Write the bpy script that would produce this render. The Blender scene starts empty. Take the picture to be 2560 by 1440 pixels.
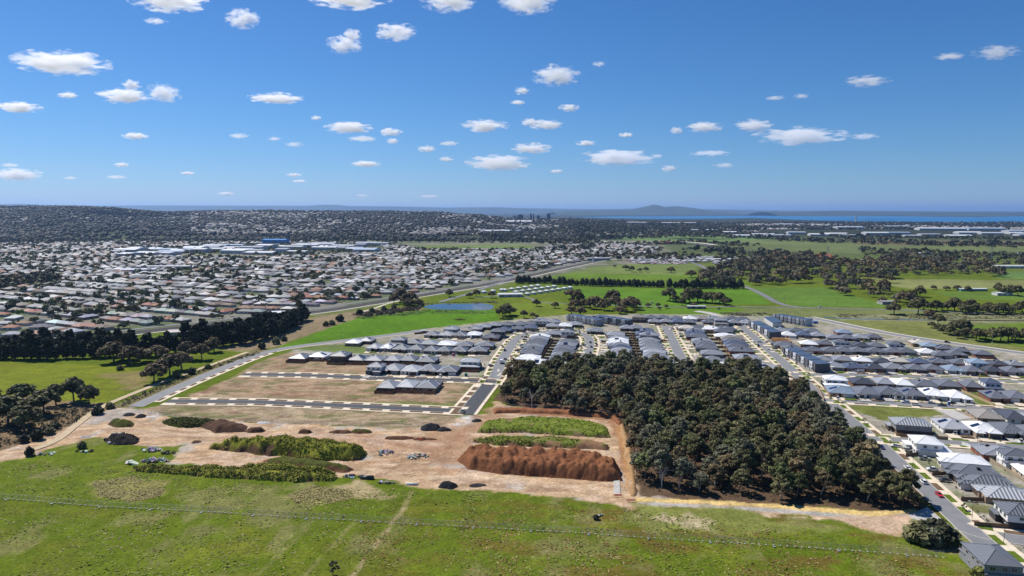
import bpy, bmesh, math, random
import numpy as np
from mathutils import Vector, Matrix
R = math.radians
random.seed(7); RNG = np.random.default_rng(7)
scene = bpy.context.scene
COL = scene.collection

# ---------------------------------------------------------------- camera
CAM_H = 120.0; LENS = 24.0; PITCH = math.atan((720 - 528) / 1706.67)
cam_d = bpy.data.cameras.new('camera'); cam_o = bpy.data.objects.new('camera', cam_d)
COL.objects.link(cam_o)
cam_d.sensor_width = 36.0; cam_d.lens = LENS; cam_d.clip_start = 1.0; cam_d.clip_end = 250000.0
cam_o.location = (0, 0, CAM_H); cam_o.rotation_euler = (math.pi / 2 - PITCH, 0, 0)
scene.camera = cam_o

# ---------------------------------------------------------------- world, sun, exposure
SUN_AZ, SUN_EL = -48.0, 51.0            # degrees from the view axis (negative: to the left), elevation
world = bpy.data.worlds.new('World'); scene.world = world; world.use_nodes = True
wn = world.node_tree.nodes; wl = world.node_tree.links; wn.clear()
w_out = wn.new('ShaderNodeOutputWorld'); w_bg = wn.new('ShaderNodeBackground'); w_sky = wn.new('ShaderNodeTexSky')
w_sky.sky_type = 'NISHITA'; w_sky.sun_disc = False
w_sky.sun_elevation = R(SUN_EL); w_sky.sun_rotation = R(SUN_AZ)
w_sky.altitude = 100.0; w_sky.air_density = 1.0; w_sky.dust_density = 0.0; w_sky.ozone_density = 3.0
w_bg.inputs[1].default_value = 0.081
# grade of the clear sky towards the photograph's deeper blue, the same over the whole dome
w_sep = wn.new('ShaderNodeSeparateColor'); w_com = wn.new('ShaderNodeCombineColor'); wl.new(w_sky.outputs[0], w_sep.inputs[0])
def _wm(op, a, b, c=None):
    n = wn.new('ShaderNodeMath'); n.operation = op
    for i, v in enumerate((a, b, c)):
        if v is None: continue
        if isinstance(v, float): n.inputs[i].default_value = v
        else: wl.new(v, n.inputs[i])
    return n.outputs[0]
wl.new(_wm('MULTIPLY', _wm('POWER', w_sep.outputs[0], 1.355), 0.226), w_com.inputs[0])
wl.new(_wm('MULTIPLY', _wm('POWER', w_sep.outputs[1], 1.086), 0.552), w_com.inputs[1])
wl.new(_wm('MULTIPLY_ADD', w_sep.outputs[0], 0.10, _wm('MULTIPLY', w_sep.outputs[2], 0.93)), w_com.inputs[2])
wl.new(w_com.outputs[0], w_bg.inputs[0]); wl.new(w_bg.outputs[0], w_out.inputs[0])
sun_d = bpy.data.lights.new('sun', 'SUN'); sun_d.energy = 4.8; sun_d.angle = R(0.53); sun_d.color = (1.0, 0.955, 0.88)
sun_o = bpy.data.objects.new('sun', sun_d); COL.objects.link(sun_o)
SUN_DIR = Vector((math.sin(R(SUN_AZ)) * math.cos(R(SUN_EL)), math.cos(R(SUN_AZ)) * math.cos(R(SUN_EL)), math.sin(R(SUN_EL))))
sun_o.rotation_euler = SUN_DIR.to_track_quat('Z', 'Y').to_euler(); sun_o.location = (0, 0, 600)
vs = scene.view_settings
vs.view_transform = 'Standard'; vs.look = 'None'; vs.exposure = 0.27; vs.gamma = 1.0; vs.use_curve_mapping = False
cy = scene.cycles
cy.use_denoising = True
try: cy.denoiser = 'OPENIMAGEDENOISE'; cy.denoising_input_passes = 'RGB_ALBEDO_NORMAL'; cy.denoising_prefilter = 'ACCURATE'
except Exception: pass
cy.max_bounces = 6; cy.diffuse_bounces = 2; cy.glossy_bounces = 2; cy.transmission_bounces = 4; cy.transparent_max_bounces = 16
cy.volume_bounces = 5; cy.sample_clamp_indirect = 4.0; cy.use_adaptive_sampling = False
cy.caustics_reflective = False; cy.caustics_refractive = False
# ---------------------------------------------------------------- helpers
F_PX = 1706.67; _C, _S = math.cos(PITCH), math.sin(PITCH)
def G(px, py, z=0.0):
    """point at height z on the sight line through a place of the photograph (2560 wide)"""
    u = (px - 1280) / F_PX; v = (720 - py) / F_PX
    t = (z - CAM_H) / (-_S + v * _C)
    return (u * t, (_C + v * _S) * t)
def GP(*pts): return [G(*p) for p in pts]

def _hash(ix, iy, s):
    n = (ix * 374761393 + iy * 668265263 + s * 974634777) & 0xFFFFFFFF
    n = ((n ^ (n >> 13)) * 1274126177) & 0xFFFFFFFF
    return ((n ^ (n >> 16)) & 0xFFFF) / 65535.0
def vnoise(x, y, s=0):
    x = np.asarray(x, float); y = np.asarray(y, float)
    ix = np.floor(x).astype(np.int64); iy = np.floor(y).astype(np.int64)
    fx = x - ix; fy = y - iy
    fx = fx * fx * (3 - 2 * fx); fy = fy * fy * (3 - 2 * fy)
    a = _hash(ix, iy, s); b = _hash(ix + 1, iy, s); c = _hash(ix, iy + 1, s); d = _hash(ix + 1, iy + 1, s)
    return (a * (1 - fx) + b * fx) * (1 - fy) + (c * (1 - fx) + d * fx) * fy
def fbm(x, y, scale, s=0, octs=4, rough=0.55):
    t = 0.0; a = 1.0; n = 0.0; x = np.asarray(x, float) / scale; y = np.asarray(y, float) / scale
    for o in range(octs):
        t = t + a * vnoise(x, y, s + o * 17); n += a; a *= rough; x = x * 2.03 + 11.3; y = y * 2.03 + 5.7
    return t / n
def sstep(a, b, x):
    t = np.clip((x - a) / (b - a), 0, 1); return t * t * (3 - 2 * t)
def sdist(X, Y, poly):
    """signed distance to a polygon, positive inside"""
    P = np.asarray(poly, float); n = len(P)
    d2 = np.full(X.shape, 1e18); ins = np.zeros(X.shape, bool)
    for i in range(n):
        ax, ay = P[i]; bx, by = P[(i + 1) % n]
        ex, ey = bx - ax, by - ay; L = ex * ex + ey * ey + 1e-12
        t = np.clip(((X - ax) * ex + (Y - ay) * ey) / L, 0, 1)
        dx = X - ax - t * ex; dy = Y - ay - t * ey
        d2 = np.minimum(d2, dx * dx + dy * dy)
        if ay != by:
            c = ((ay > Y) != (by > Y)) & (X < (bx - ax) * (Y - ay) / (by - ay) + ax)
            ins ^= c
    return np.where(ins, 1, -1) * np.sqrt(d2)
def inside(pt, poly):
    x, y = pt; r = False; n = len(poly)
    for i in range(n):
        ax, ay = poly[i]; bx, by = poly[(i + 1) % n]
        if (ay > y) != (by > y) and x < (bx - ax) * (y - ay) / (by - ay) + ax: r = not r
    return r
def srgb(r, g, b):
    f = lambda c: c / 12.92 if c <= 0.04045 else ((c + 0.055) / 1.055) ** 2.4
    return (f(r / 255), f(g / 255), f(b / 255))

# ---- materials
def N(t, kind, **kw):
    n = t.nodes.new(kind)
    for k, v in kw.items(): setattr(n, k, v)
    return n
def mat(name, col=(.5, .5, .5), rough=0.8, spec=0.3, objcol=False, attr=None, var=0.0, vscale=1.0, bump=0.0, bscale=4.0, metal=0.0, trans=0.0):
    """plain procedural surface: colour (fixed, per object, or by attribute) broken up by noise"""
    m = bpy.data.materials.new(name); m.use_nodes = True; t = m.node_tree
    b = t.nodes['Principled BSDF']
    b.inputs['Roughness'].default_value = rough; b.inputs['Specular IOR Level'].default_value = spec; b.inputs['Metallic'].default_value = metal
    src = None
    if objcol: src = N(t, 'ShaderNodeObjectInfo').outputs['Color']
    elif attr: src = N(t, 'ShaderNodeAttribute', attribute_name=attr).outputs['Color']
    if var > 0:
        tc = N(t, 'ShaderNodeTexCoord'); nz = N(t, 'ShaderNodeTexNoise'); nz.inputs['Scale'].default_value = vscale; nz.inputs['Detail'].default_value = 4
        t.links.new(tc.outputs['Object'], nz.inputs['Vector'])
        mr = N(t, 'ShaderNodeMapRange'); mr.inputs['From Min'].default_value = .25; mr.inputs['From Max'].default_value = .75
        mr.inputs['To Min'].default_value = 1 - var; mr.inputs['To Max'].default_value = 1 + var
        t.links.new(nz.outputs[0], mr.inputs['Value'])
        vm = N(t, 'ShaderNodeVectorMath', operation='SCALE')
        if src: t.links.new(src, vm.inputs[0])
        else: vm.inputs[0].default_value = col
        t.links.new(mr.outputs[0], vm.inputs['Scale']); src = vm.outputs[0]
    if src: t.links.new(src, b.inputs['Base Color'])
    else: b.inputs['Base Color'].default_value = (*col, 1)
    if bump > 0:
        tc = N(t, 'ShaderNodeTexCoord'); nz = N(t, 'ShaderNodeTexNoise'); nz.inputs['Scale'].default_value = bscale; nz.inputs['Detail'].default_value = 5
        t.links.new(tc.outputs['Object'], nz.inputs['Vector'])
        bp = N(t, 'ShaderNodeBump'); bp.inputs['Strength'].default_value = bump; bp.inputs['Distance'].default_value = 0.3
        t.links.new(nz.outputs[0], bp.inputs['Height']); t.links.new(bp.outputs[0], b.inputs['Normal'])
    if trans > 0:
        out = t.nodes['Material Output']; tl = N(t, 'ShaderNodeBsdfTranslucent'); mx = N(t, 'ShaderNodeMixShader'); mx.inputs[0].default_value = trans
        if src: t.links.new(src, tl.inputs[0])
        else: tl.inputs[0].default_value = (*col, 1)
        t.links.new(b.outputs[0], mx.inputs[1]); t.links.new(tl.outputs[0], mx.inputs[2]); t.links.new(mx.outputs[0], out.inputs['Surface'])
    return m

# ---- mesh collecting
class MB:
    def __init__(s): s.v = []; s.f = []; s.m = []; s.cur = 0
    def add(s, vs, fs):
        o = len(s.v); s.v += [tuple(v) for v in vs]; s.f += [tuple(i + o for i in f) for f in fs]; s.m += [s.cur] * len(fs); return s
    def box(s, x0, x1, y0, y1, z0, z1):
        return s.add([(x0, y0, z0), (x1, y0, z0), (x1, y1, z0), (x0, y1, z0), (x0, y0, z1), (x1, y0, z1), (x1, y1, z1), (x0, y1, z1)],
                     [(0, 3, 2, 1), (4, 5, 6, 7), (0, 1, 5, 4), (1, 2, 6, 5), (2, 3, 7, 6), (3, 0, 4, 7)])
    def prism(s, poly, z0, z1):
        n = len(poly)
        return s.add([(x, y, z0) for x, y in poly] + [(x, y, z1) for x, y in poly],
                     [tuple(range(n - 1, -1, -1)), tuple(range(n, 2 * n))] + [(i, (i + 1) % n, n + (i + 1) % n, n + i) for i in range(n)])
    def bar(s, p, q, w, h, up=(0, 0, 1)):
        p = Vector(p); q = Vector(q); d = (q - p).normalized(); a = d.cross(Vector(up))
        if a.length < 1e-4: a = d.cross(Vector((1, 0, 0)))
        a.normalize(); b = a.cross(d).normalized(); a = a * (w / 2); b = b * (h / 2)
        vs = [p - a - b, p + a - b, p + a + b, p - a + b, q - a - b, q + a - b, q + a + b, q - a + b]
        return s.add(vs, [(0, 1, 2, 3), (7, 6, 5, 4), (0, 4, 5, 1), (1, 5, 6, 2), (2, 6, 7, 3), (3, 7, 4, 0)])
    def tube(s, pts, rad, n=6):
        rings = []; base = len(s.v)
        P = [Vector(p) for p in pts]
        for i, p in enumerate(P):
            d = (P[min(i + 1, len(P) - 1)] - P[max(i - 1, 0)]).normalized()
            a = d.cross(Vector((0.13, 0.97, 0.2))).normalized(); b = d.cross(a)
            for k in range(n):
                t = 2 * math.pi * k / n; s.v.append(tuple(p + (a * math.cos(t) + b * math.sin(t)) * rad[i]))
        for i in range(len(P) - 1):
            for k in range(n):
                s.f.append((base + i * n + k, base + i * n + (k + 1) % n, base + (i + 1) * n + (k + 1) % n, base + (i + 1) * n + k)); s.m.append(s.cur)
        s.f.append(tuple(base + k for k in range(n - 1, -1, -1))); s.m.append(s.cur)
        s.f.append(tuple(base + (len(P) - 1) * n + k for k in range(n))); s.m.append(s.cur)
        return s
    def mesh(s, name, *mats, smooth=False):
        me = bpy.data.meshes.new(name); me.from_pydata(s.v, [], s.f)
        for m in mats: me.materials.append(m)
        if len(mats) > 1: me.polygons.foreach_set('material_index', s.m)
        if smooth: me.polygons.foreach_set('use_smooth', [True] * len(me.polygons))
        me.update(); return me
def np_mesh(name, V, Fc, mats, col=None, smooth=False, attr='tint', domain='POINT'):
    """mesh from numpy arrays: V n x 3, Fc m x k (all faces with k corners)"""
    me = bpy.data.meshes.new(name); nv = len(V); nf, k = Fc.shape
    me.vertices.add(nv); me.vertices.foreach_set('co', np.ascontiguousarray(V, np.float32).ravel())
    me.loops.add(nf * k); me.loops.foreach_set('vertex_index', np.ascontiguousarray(Fc, np.int32).ravel())
    me.polygons.add(nf); me.polygons.foreach_set('loop_start', np.arange(0, nf * k, k, dtype=np.int32))
    try: me.polygons.foreach_set('loop_total', np.full(nf, k, np.int32))
    except Exception: pass
    if col is not None:
        a = me.attributes.new(attr, 'FLOAT_COLOR', domain)
        c = np.ones((len(col), 4), np.float32); c[:, :3] = col; a.data.foreach_set('color', c.ravel())
    for m in mats: me.materials.append(m)
    me.update(calc_edges=True); me.validate()
    if smooth: me.polygons.foreach_set('use_smooth', np.ones(nf, bool))
    return me
def put(name, data, parent=None, loc=(0, 0, 0), rz=0.0, color=None, scale=None):
    o = bpy.data.objects.new(name, data); COL.objects.link(o)
    if parent is not None: o.parent = parent
    o.location = loc
    if rz: o.rotation_euler = (0, 0, rz)
    if color is not None: o.color = (*color, 1)
    if scale is not None: o.scale = scale
    return o
LABELS = {}
def tag(o, label, cat, group=None):
    if group is None:
        k = label; i = 2
        LABELS[k] = LABELS.get(k, 0) + 1
    o['label'] = label; o['category'] = cat
    if group: o['group'] = group
    return o
def thing(name, label, cat, loc=(0, 0, 0), rz=0.0, group=None, scale=None):
    return tag(put(name, None, None, loc, rz, None, scale), label, cat, group)
def struct(name, data, **kw):
    o = put(name, data, **kw); o['kind'] = 'structure'; return o
def stuff(name, data, label=None, **kw):
    o = put(name, data, **kw); o['kind'] = 'stuff'
    if label: o['label'] = label
    return o
ORD = ['zeroth', 'first', 'second', 'third', 'fourth', 'fifth', 'sixth', 'seventh', 'eighth', 'ninth', 'tenth', 'eleventh', 'twelfth', 'thirteenth', 'fourteenth', 'fifteenth', 'sixteenth', 'seventeenth', 'eighteenth', 'nineteenth', 'twentieth'][1:]
for _t, _w in enumerate(('twenty', 'thirty', 'forty', 'fifty', 'sixty')):
    if _t: ORD.append({'thirty': 'thirtieth', 'forty': 'fortieth', 'fifty': 'fiftieth', 'sixty': 'sixtieth'}[_w])
    ORD += [f'{_w}-{o}' for o in ORD[:9]]
def dens(line, step):
    """resample a polyline"""
    P = [Vector((*p, 0)) for p in line]; out = [P[0]]
    for a, b in zip(P, P[1:]):
        n = max(1, int((b - a).length / step))
        for i in range(1, n + 1): out.append(a.lerp(b, i / n))
    return out
def smooth_line(line, it=2):
    P = [tuple(p) for p in line]
    for _ in range(it):
        Q = [P[0]]
        for a, b in zip(P, P[1:]):
            Q.append((a[0] * .75 + b[0] * .25, a[1] * .75 + b[1] * .25)); Q.append((a[0] * .25 + b[0] * .75, a[1] * .25 + b[1] * .75))
        Q.append(P[-1]); P = Q
    return P
def offset(line, d):
    """polyline moved to its left by d"""
    out = []; n = len(line)
    for i, p in enumerate(line):
        a = line[max(i - 1, 0)]; b = line[min(i + 1, n - 1)]
        tx, ty = b[0] - a[0], b[1] - a[1]; L = math.hypot(tx, ty) or 1
        out.append((p[0] - ty / L * d, p[1] + tx / L * d))
    return out
def strip(name, line, d0, d1, z, m, h=0.0, uv=False):
    """ribbon between two offsets of a line; with h it is a raised slab"""
    A = offset(line, d0); B = offset(line, d1); n = len(line); mb = MB()
    if h == 0:
        mb.add([(x, y, z) for x, y in A] + [(x, y, z) for x, y in B], [(i, i + 1, n + i + 1, n + i) if d1 > d0 else (i + 1, i, n + i, n + i + 1) for i in range(n - 1)])
    else:
        mb.add([(x, y, z) for x, y in A] + [(x, y, z) for x, y in B] + [(x, y, z + h) for x, y in A] + [(x, y, z + h) for x, y in B],
               [f for i in range(n - 1) for f in ((2 * n + i, 2 * n + i + 1, 3 * n + i + 1, 3 * n + i), (i, i + 1, 2 * n + i + 1, 2 * n + i), (n + i + 1, n + i, 3 * n + i, 3 * n + i + 1))]
               + [(0, 2 * n, 3 * n, n), (n - 1, 2 * n - 1, 4 * n - 1, 3 * n - 1)])
    return mb.mesh(name, m)
# ---------------------------------------------------------------- terrain height and ground colour
def H(x, y):
    """ground height: flat country that climbs to a ridge of suburbs behind"""
    x = np.asarray(x, float); y = np.asarray(y, float)
    px = 1280 + F_PX * x / np.maximum(y, 1.0)
    A = np.interp(px, [-1200, 0, 200, 290, 340, 420, 640, 900, 1100, 1200, 1265, 1450, 1600, 1800, 2560, 4200],
                  [150, 158, 160, 150, 132, 114, 116, 112, 106, 86, 56, 44, 22, 10, 6, 6])
    up = sstep(2650, 5600, y); down = 1 - sstep(6000, 9000, y)
    wob = 1 + 0.16 * (fbm(x, y, 700, 91, 3) - .5) * 2 * sstep(2650, 3600, y)
    return A * up * down * wob

# grids of the ground sheet: x half width, y range, cell
GRIDS = [(384, 120, 480, 1.2), (768, 480, 1000, 3.2), (1760, 1000, 2400, 10.0), (7000, 2400, 9200, 50.0), (100000, 9200, 95200, 2000.0)]
def zone(px_poly, col, w=2.0, amp=4.0, nscale=9.0, seed=0, k=1.0): return (GP(*px_poly), col, w, amp, nscale, seed, k)
C_GRASS = (.112, .150, .011); C_GRASS2 = (.080, .116, .008); C_DRYG = (.20, .18, .07); C_DIRT = (.44, .30, .18); C_CLAY = (.30, .165, .09)
C_LOT = (.33, .23, .145); C_LITTER = (.10, .065, .04); C_EST = (.30, .27, .22)
ZONES = [
 # far country: paddocks, wetlands, suburbs
 zone([(-900, 900), (-900, 600), (300, 600), (1300, 600), (1650, 600), (1680, 650), (1420, 690), (1240, 715), (1030, 745), (800, 790), (500, 815), (200, 850), (-300, 905)], (.20, .19, .15), 20, 30, 60, 1),
 zone([(1040, 616), (1080, 611), (1330, 611), (1330, 622), (1060, 622)], (.13, .17, .05), 5, 8, 40, 2),
 zone([(1530, 587), (1760, 587), (1950, 594), (1900, 604), (1700, 606), (1500, 598)], (.12, .18, .06), 10, 20, 60, 3),
 zone([(1760, 605), (1950, 600), (2300, 612), (2700, 618), (3300, 640), (3300, 650), (2560, 628), (2250, 634), (2050, 632), (1900, 625)], (.12, .145, .055), 10, 30, 80, 4),
 zone([(2100, 597), (2600, 604), (3200, 612), (3200, 622), (2600, 617), (2150, 611)], (.15, .125, .07), 10, 30, 80, 5),
 zone([(1380, 694), (1480, 668), (1660, 655), (1760, 662), (1700, 690), (1560, 700)], (.14, .18, .05), 6, 10, 30, 6),
 zone([(1300, 706), (1420, 683), (1740, 688), (1860, 700), (1880, 722), (1420, 722)], (.105, .17, .018), 5, 6, 30, 7),
 zone([(1400, 722), (1900, 722), (1920, 760), (1660, 765), (1560, 770), (1420, 740)], (.088, .175, .014), 4, 5, 30, 8),
 zone([(1880, 718), (2060, 718), (2230, 768), (2000, 768), (1900, 735)], (.095, .165, .024), 4, 5, 30, 9),
 zone([(2150, 696), (2640, 702), (2900, 720), (2560, 722), (2260, 722)], (.19, .20, .07), 8, 12, 40, 10),
 zone([(2330, 728), (2600, 732), (3000, 745), (2600, 752), (2400, 747)], (.105, .165, .025), 5, 8, 30, 11),
 zone([(2480, 678), (2760, 682), (2800, 700), (2500, 697)], (.11, .18, .05), 5, 8, 30, 12),
 zone([(1280, 755), (1400, 752), (1440, 790), (1380, 802), (1260, 800)], (.125, .165, .016), 3, 5, 20, 13),
 zone([(1590, 764), (1860, 768), (1880, 783), (1700, 790), (1600, 786)], (.095, .17, .015), 3, 4, 20, 14),
 zone([(1860, 768), (2240, 770), (2700, 790), (3000, 830), (2560, 870), (2300, 842), (2080, 800), (1900, 795), (1820, 790)], (.145, .165, .055), 6, 16, 24, 15),
 zone([(2080, 788), (2560, 784), (2900, 795), (2900, 806), (2400, 806), (2100, 800)], (.19, .19, .10), 4, 10, 14, 16),
 zone([(2330, 815), (2560, 808), (2900, 815), (2900, 870), (2560, 876), (2440, 850)], (.105, .16, .018), 6, 14, 24, 17),
 zone([(2100, 802), (2330, 805), (2420, 855), (2560, 868), (2560, 884), (2280, 846), (2130, 815)], (.16, .17, .05), 4, 10, 14, 18),
 # lush paddock behind the estate
 zone([(690, 872), (780, 835), (900, 795), (1040, 774), (1120, 772), (1240, 775), (1250, 800), (1150, 812), (1000, 838), (850, 858), (760, 868)], (.082, .175, .009), 3, 6, 20, 19),
 zone([(520, 870), (640, 850), (740, 800), (900, 775), (1040, 765), (1060, 775), (900, 792), (790, 830), (690, 868), (600, 880)], (.22, .17, .10), 3, 6, 16, 20),
 zone([(320, 850), (400, 840), (440, 846), (400, 872), (350, 880)], (.13, .22, .03), 2, 4, 12, 21),
 # paddock on the west side
 zone([(-700, 960), (0, 905), (330, 915), (370, 945), (300, 990), (240, 1020), (0, 1000), (-700, 1080)], (.145, .168, .014), 2.5, 6, 16, 22),
 zone([(250, 935), (360, 930), (375, 965), (320, 975)], (.22, .16, .08), 4, 8, 12, 23, .7),
 # estate blocks
 zone([(700, 905), (740, 868), (880, 848), (1060, 822), (1220, 805), (1400, 788), (1600, 785), (1900, 788), (2040, 800), (2300, 848), (2600, 885), (3300, 960), (3600, 1250), (2600, 1420), (2440, 1370), (2300, 1200), (2080, 1030), (1960, 920), (1500, 915), (1250, 940), (960, 960), (700, 920)], C_EST, 1.5, 3, 8, 24),
 zone([(1500, 905), (1700, 915), (1980, 930), (2060, 1000), (1960, 1000), (1500, 930)], C_EST, 2, 3, 8, 25),
 # bare lots between the new streets
 zone([(640, 908), (720, 880), (840, 905), (960, 905), (1000, 935), (600, 938)], C_LOT, 1.5, 4, 10, 26),
 zone([(480, 985), (590, 940), (980, 948), (1200, 958), (1150, 1010), (480, 992)], C_LOT, 1.5, 4, 10, 27),
 zone([(380, 1018), (440, 1005), (1110, 1028), (1150, 1040), (1120, 1070), (800, 1060), (480, 1050), (340, 1030)], (.31, .235, .15), 1.5, 4, 10, 28),
 zone([(700, 868), (900, 858), (930, 885), (870, 882), (760, 875)], (.13, .17, .05), 1.5, 3, 9, 29),
 # verge along the western road
 zone([(240, 1030), (460, 945), (640, 872), (690, 876), (640, 900), (470, 958), (330, 1018)], (.15, .13, .06), 1.5, 3, 8, 30),
 # vacant lawns between the near houses
 zone([(2110, 1014), (2200, 1014), (2330, 1022), (2360, 1036), (2300, 1042), (2200, 1050), (2190, 1046)], (.145, .16, .04), 1, 2, 6, 46),
 zone([(2400, 985), (2440, 978), (2490, 1012), (2460, 1016)], (.12, .15, .035), 1, 2, 6, 47),
 zone([(2400, 1262), (2560, 1268), (2560, 1285), (2430, 1282)], (.17, .17, .07), 1, 2, 6, 48),
 zone([(-200, 1150), (-200, 1010), (40, 990), (150, 1000), (235, 1008), (285, 1010), (300, 1020), (240, 1040), (190, 1062), (120, 1100), (0, 1130)], (.20, .135, .085), 1.5, 4, 7, 49, .9),
 # woodland floor
 zone([(1235, 1000), (1270, 925), (1500, 902), (1800, 905), (1960, 930), (2090, 1040), (2290, 1200), (2330, 1275), (2100, 1275), (1600, 1250), (1570, 1180), (1545, 1060), (1420, 1030), (1300, 1018)], C_LITTER, 2, 5, 8, 31),
 # earthworks
 zone([(-60, 1140), (100, 1098), (190, 1058), (240, 1030), (330, 1016), (430, 1046), (600, 1052), (800, 1062), (1000, 1070), (1110, 1068), (1140, 1045), (1225, 1030), (1240, 1006), (1300, 1018), (1420, 1027), (1530, 1035), (1562, 1090), (1582, 1180), (1600, 1240), (1900, 1262), (2130, 1280), (2280, 1272), (2296, 1292), (2280, 1322), (2250, 1338), (2190, 1328), (2120, 1300), (2000, 1288), (1920, 1290), (1870, 1276), (1720, 1264), (1600, 1264), (1565, 1278), (1500, 1252), (1430, 1243), (1300, 1232), (1200, 1224), (1060, 1218), (960, 1196), (880, 1190), (700, 1178), (480, 1162), (425, 1158), (460, 1112), (380, 1116), (240, 1092), (150, 1116), (60, 1142), (-60, 1172)], C_DIRT, .9, 4.5, 7, 32),
 zone([(1080, 1075), (1200, 1050), (1240, 1012), (1300, 1022), (1200, 1070), (1150, 1140), (1120, 1180), (1040, 1150)], (.33, .20, .12), 3, 7, 9, 33, .8),
 zone([(260, 1028), (330, 1018), (370, 1030), (300, 1045), (240, 1062), (200, 1062)], (.34, .32, .29), 2, 4, 8, 34, .7),
 zone([(560, 1080), (900, 1085), (1100, 1100), (1100, 1125), (940, 1130), (560, 1095)], (.36, .22, .14), 3, 6, 9, 35, .6),
 zone([(1240, 1018), (1420, 1030), (1535, 1040), (1560, 1100), (1570, 1180), (1556, 1180), (1545, 1105), (1520, 1052), (1420, 1042), (1240, 1030)], C_CLAY, 1, 2, 5, 36),
 zone([(1590, 1243), (1760, 1250), (1980, 1262), (2180, 1278), (2290, 1272), (2290, 1280), (2180, 1290), (1980, 1272), (1760, 1259), (1590, 1252)], (.55, .40, .16), .6, 1.0, 4, 37),
 zone([(1590, 1254), (1760, 1261), (1980, 1274), (2100, 1284), (2100, 1292), (1980, 1282), (1760, 1268), (1590, 1262)], (.36, .34, .31), .6, 1.2, 5, 38),
 zone([(1940, 1290), (2100, 1292), (2280, 1290), (2290, 1310), (2250, 1336), (2190, 1326), (2110, 1300), (1990, 1296)], (.50, .36, .25), 1, 3, 5, 39),
 zone([(1600, 1262), (1900, 1272), (1930, 1300), (2120, 1310), (2200, 1335), (2000, 1330), (1800, 1335), (1600, 1320), (1540, 1290)], (.19, .20, .055), 2, 7, 8, 40, .75),
 # stripes and worn ground in the front paddock
 zone([(235, 1205), (300, 1190), (420, 1205), (400, 1240), (330, 1252), (250, 1240)], (.24, .21, .07), 2, 5, 6, 41, .8),
 zone([(715, 1238), (780, 1215), (870, 1225), (880, 1245), (800, 1262), (740, 1256)], (.27, .23, .085), 2, 4, 6, 42, .85),
 zone([(840, 1215), (900, 1200), (980, 1240), (960, 1250), (880, 1240)], (.34, .26, .15), 1.5, 4, 5, 43, .75),
 zone([(1600, 1290), (1720, 1285), (1800, 1300), (1760, 1330), (1700, 1310)], (.42, .33, .22), 1.0, 6, 5, 44, .6),
 zone([(2250, 1330), (2300, 1345), (2420, 1370), (2440, 1400), (2330, 1375)], (.25, .20, .12), 2, 4, 6, 45, .7),
]
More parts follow.
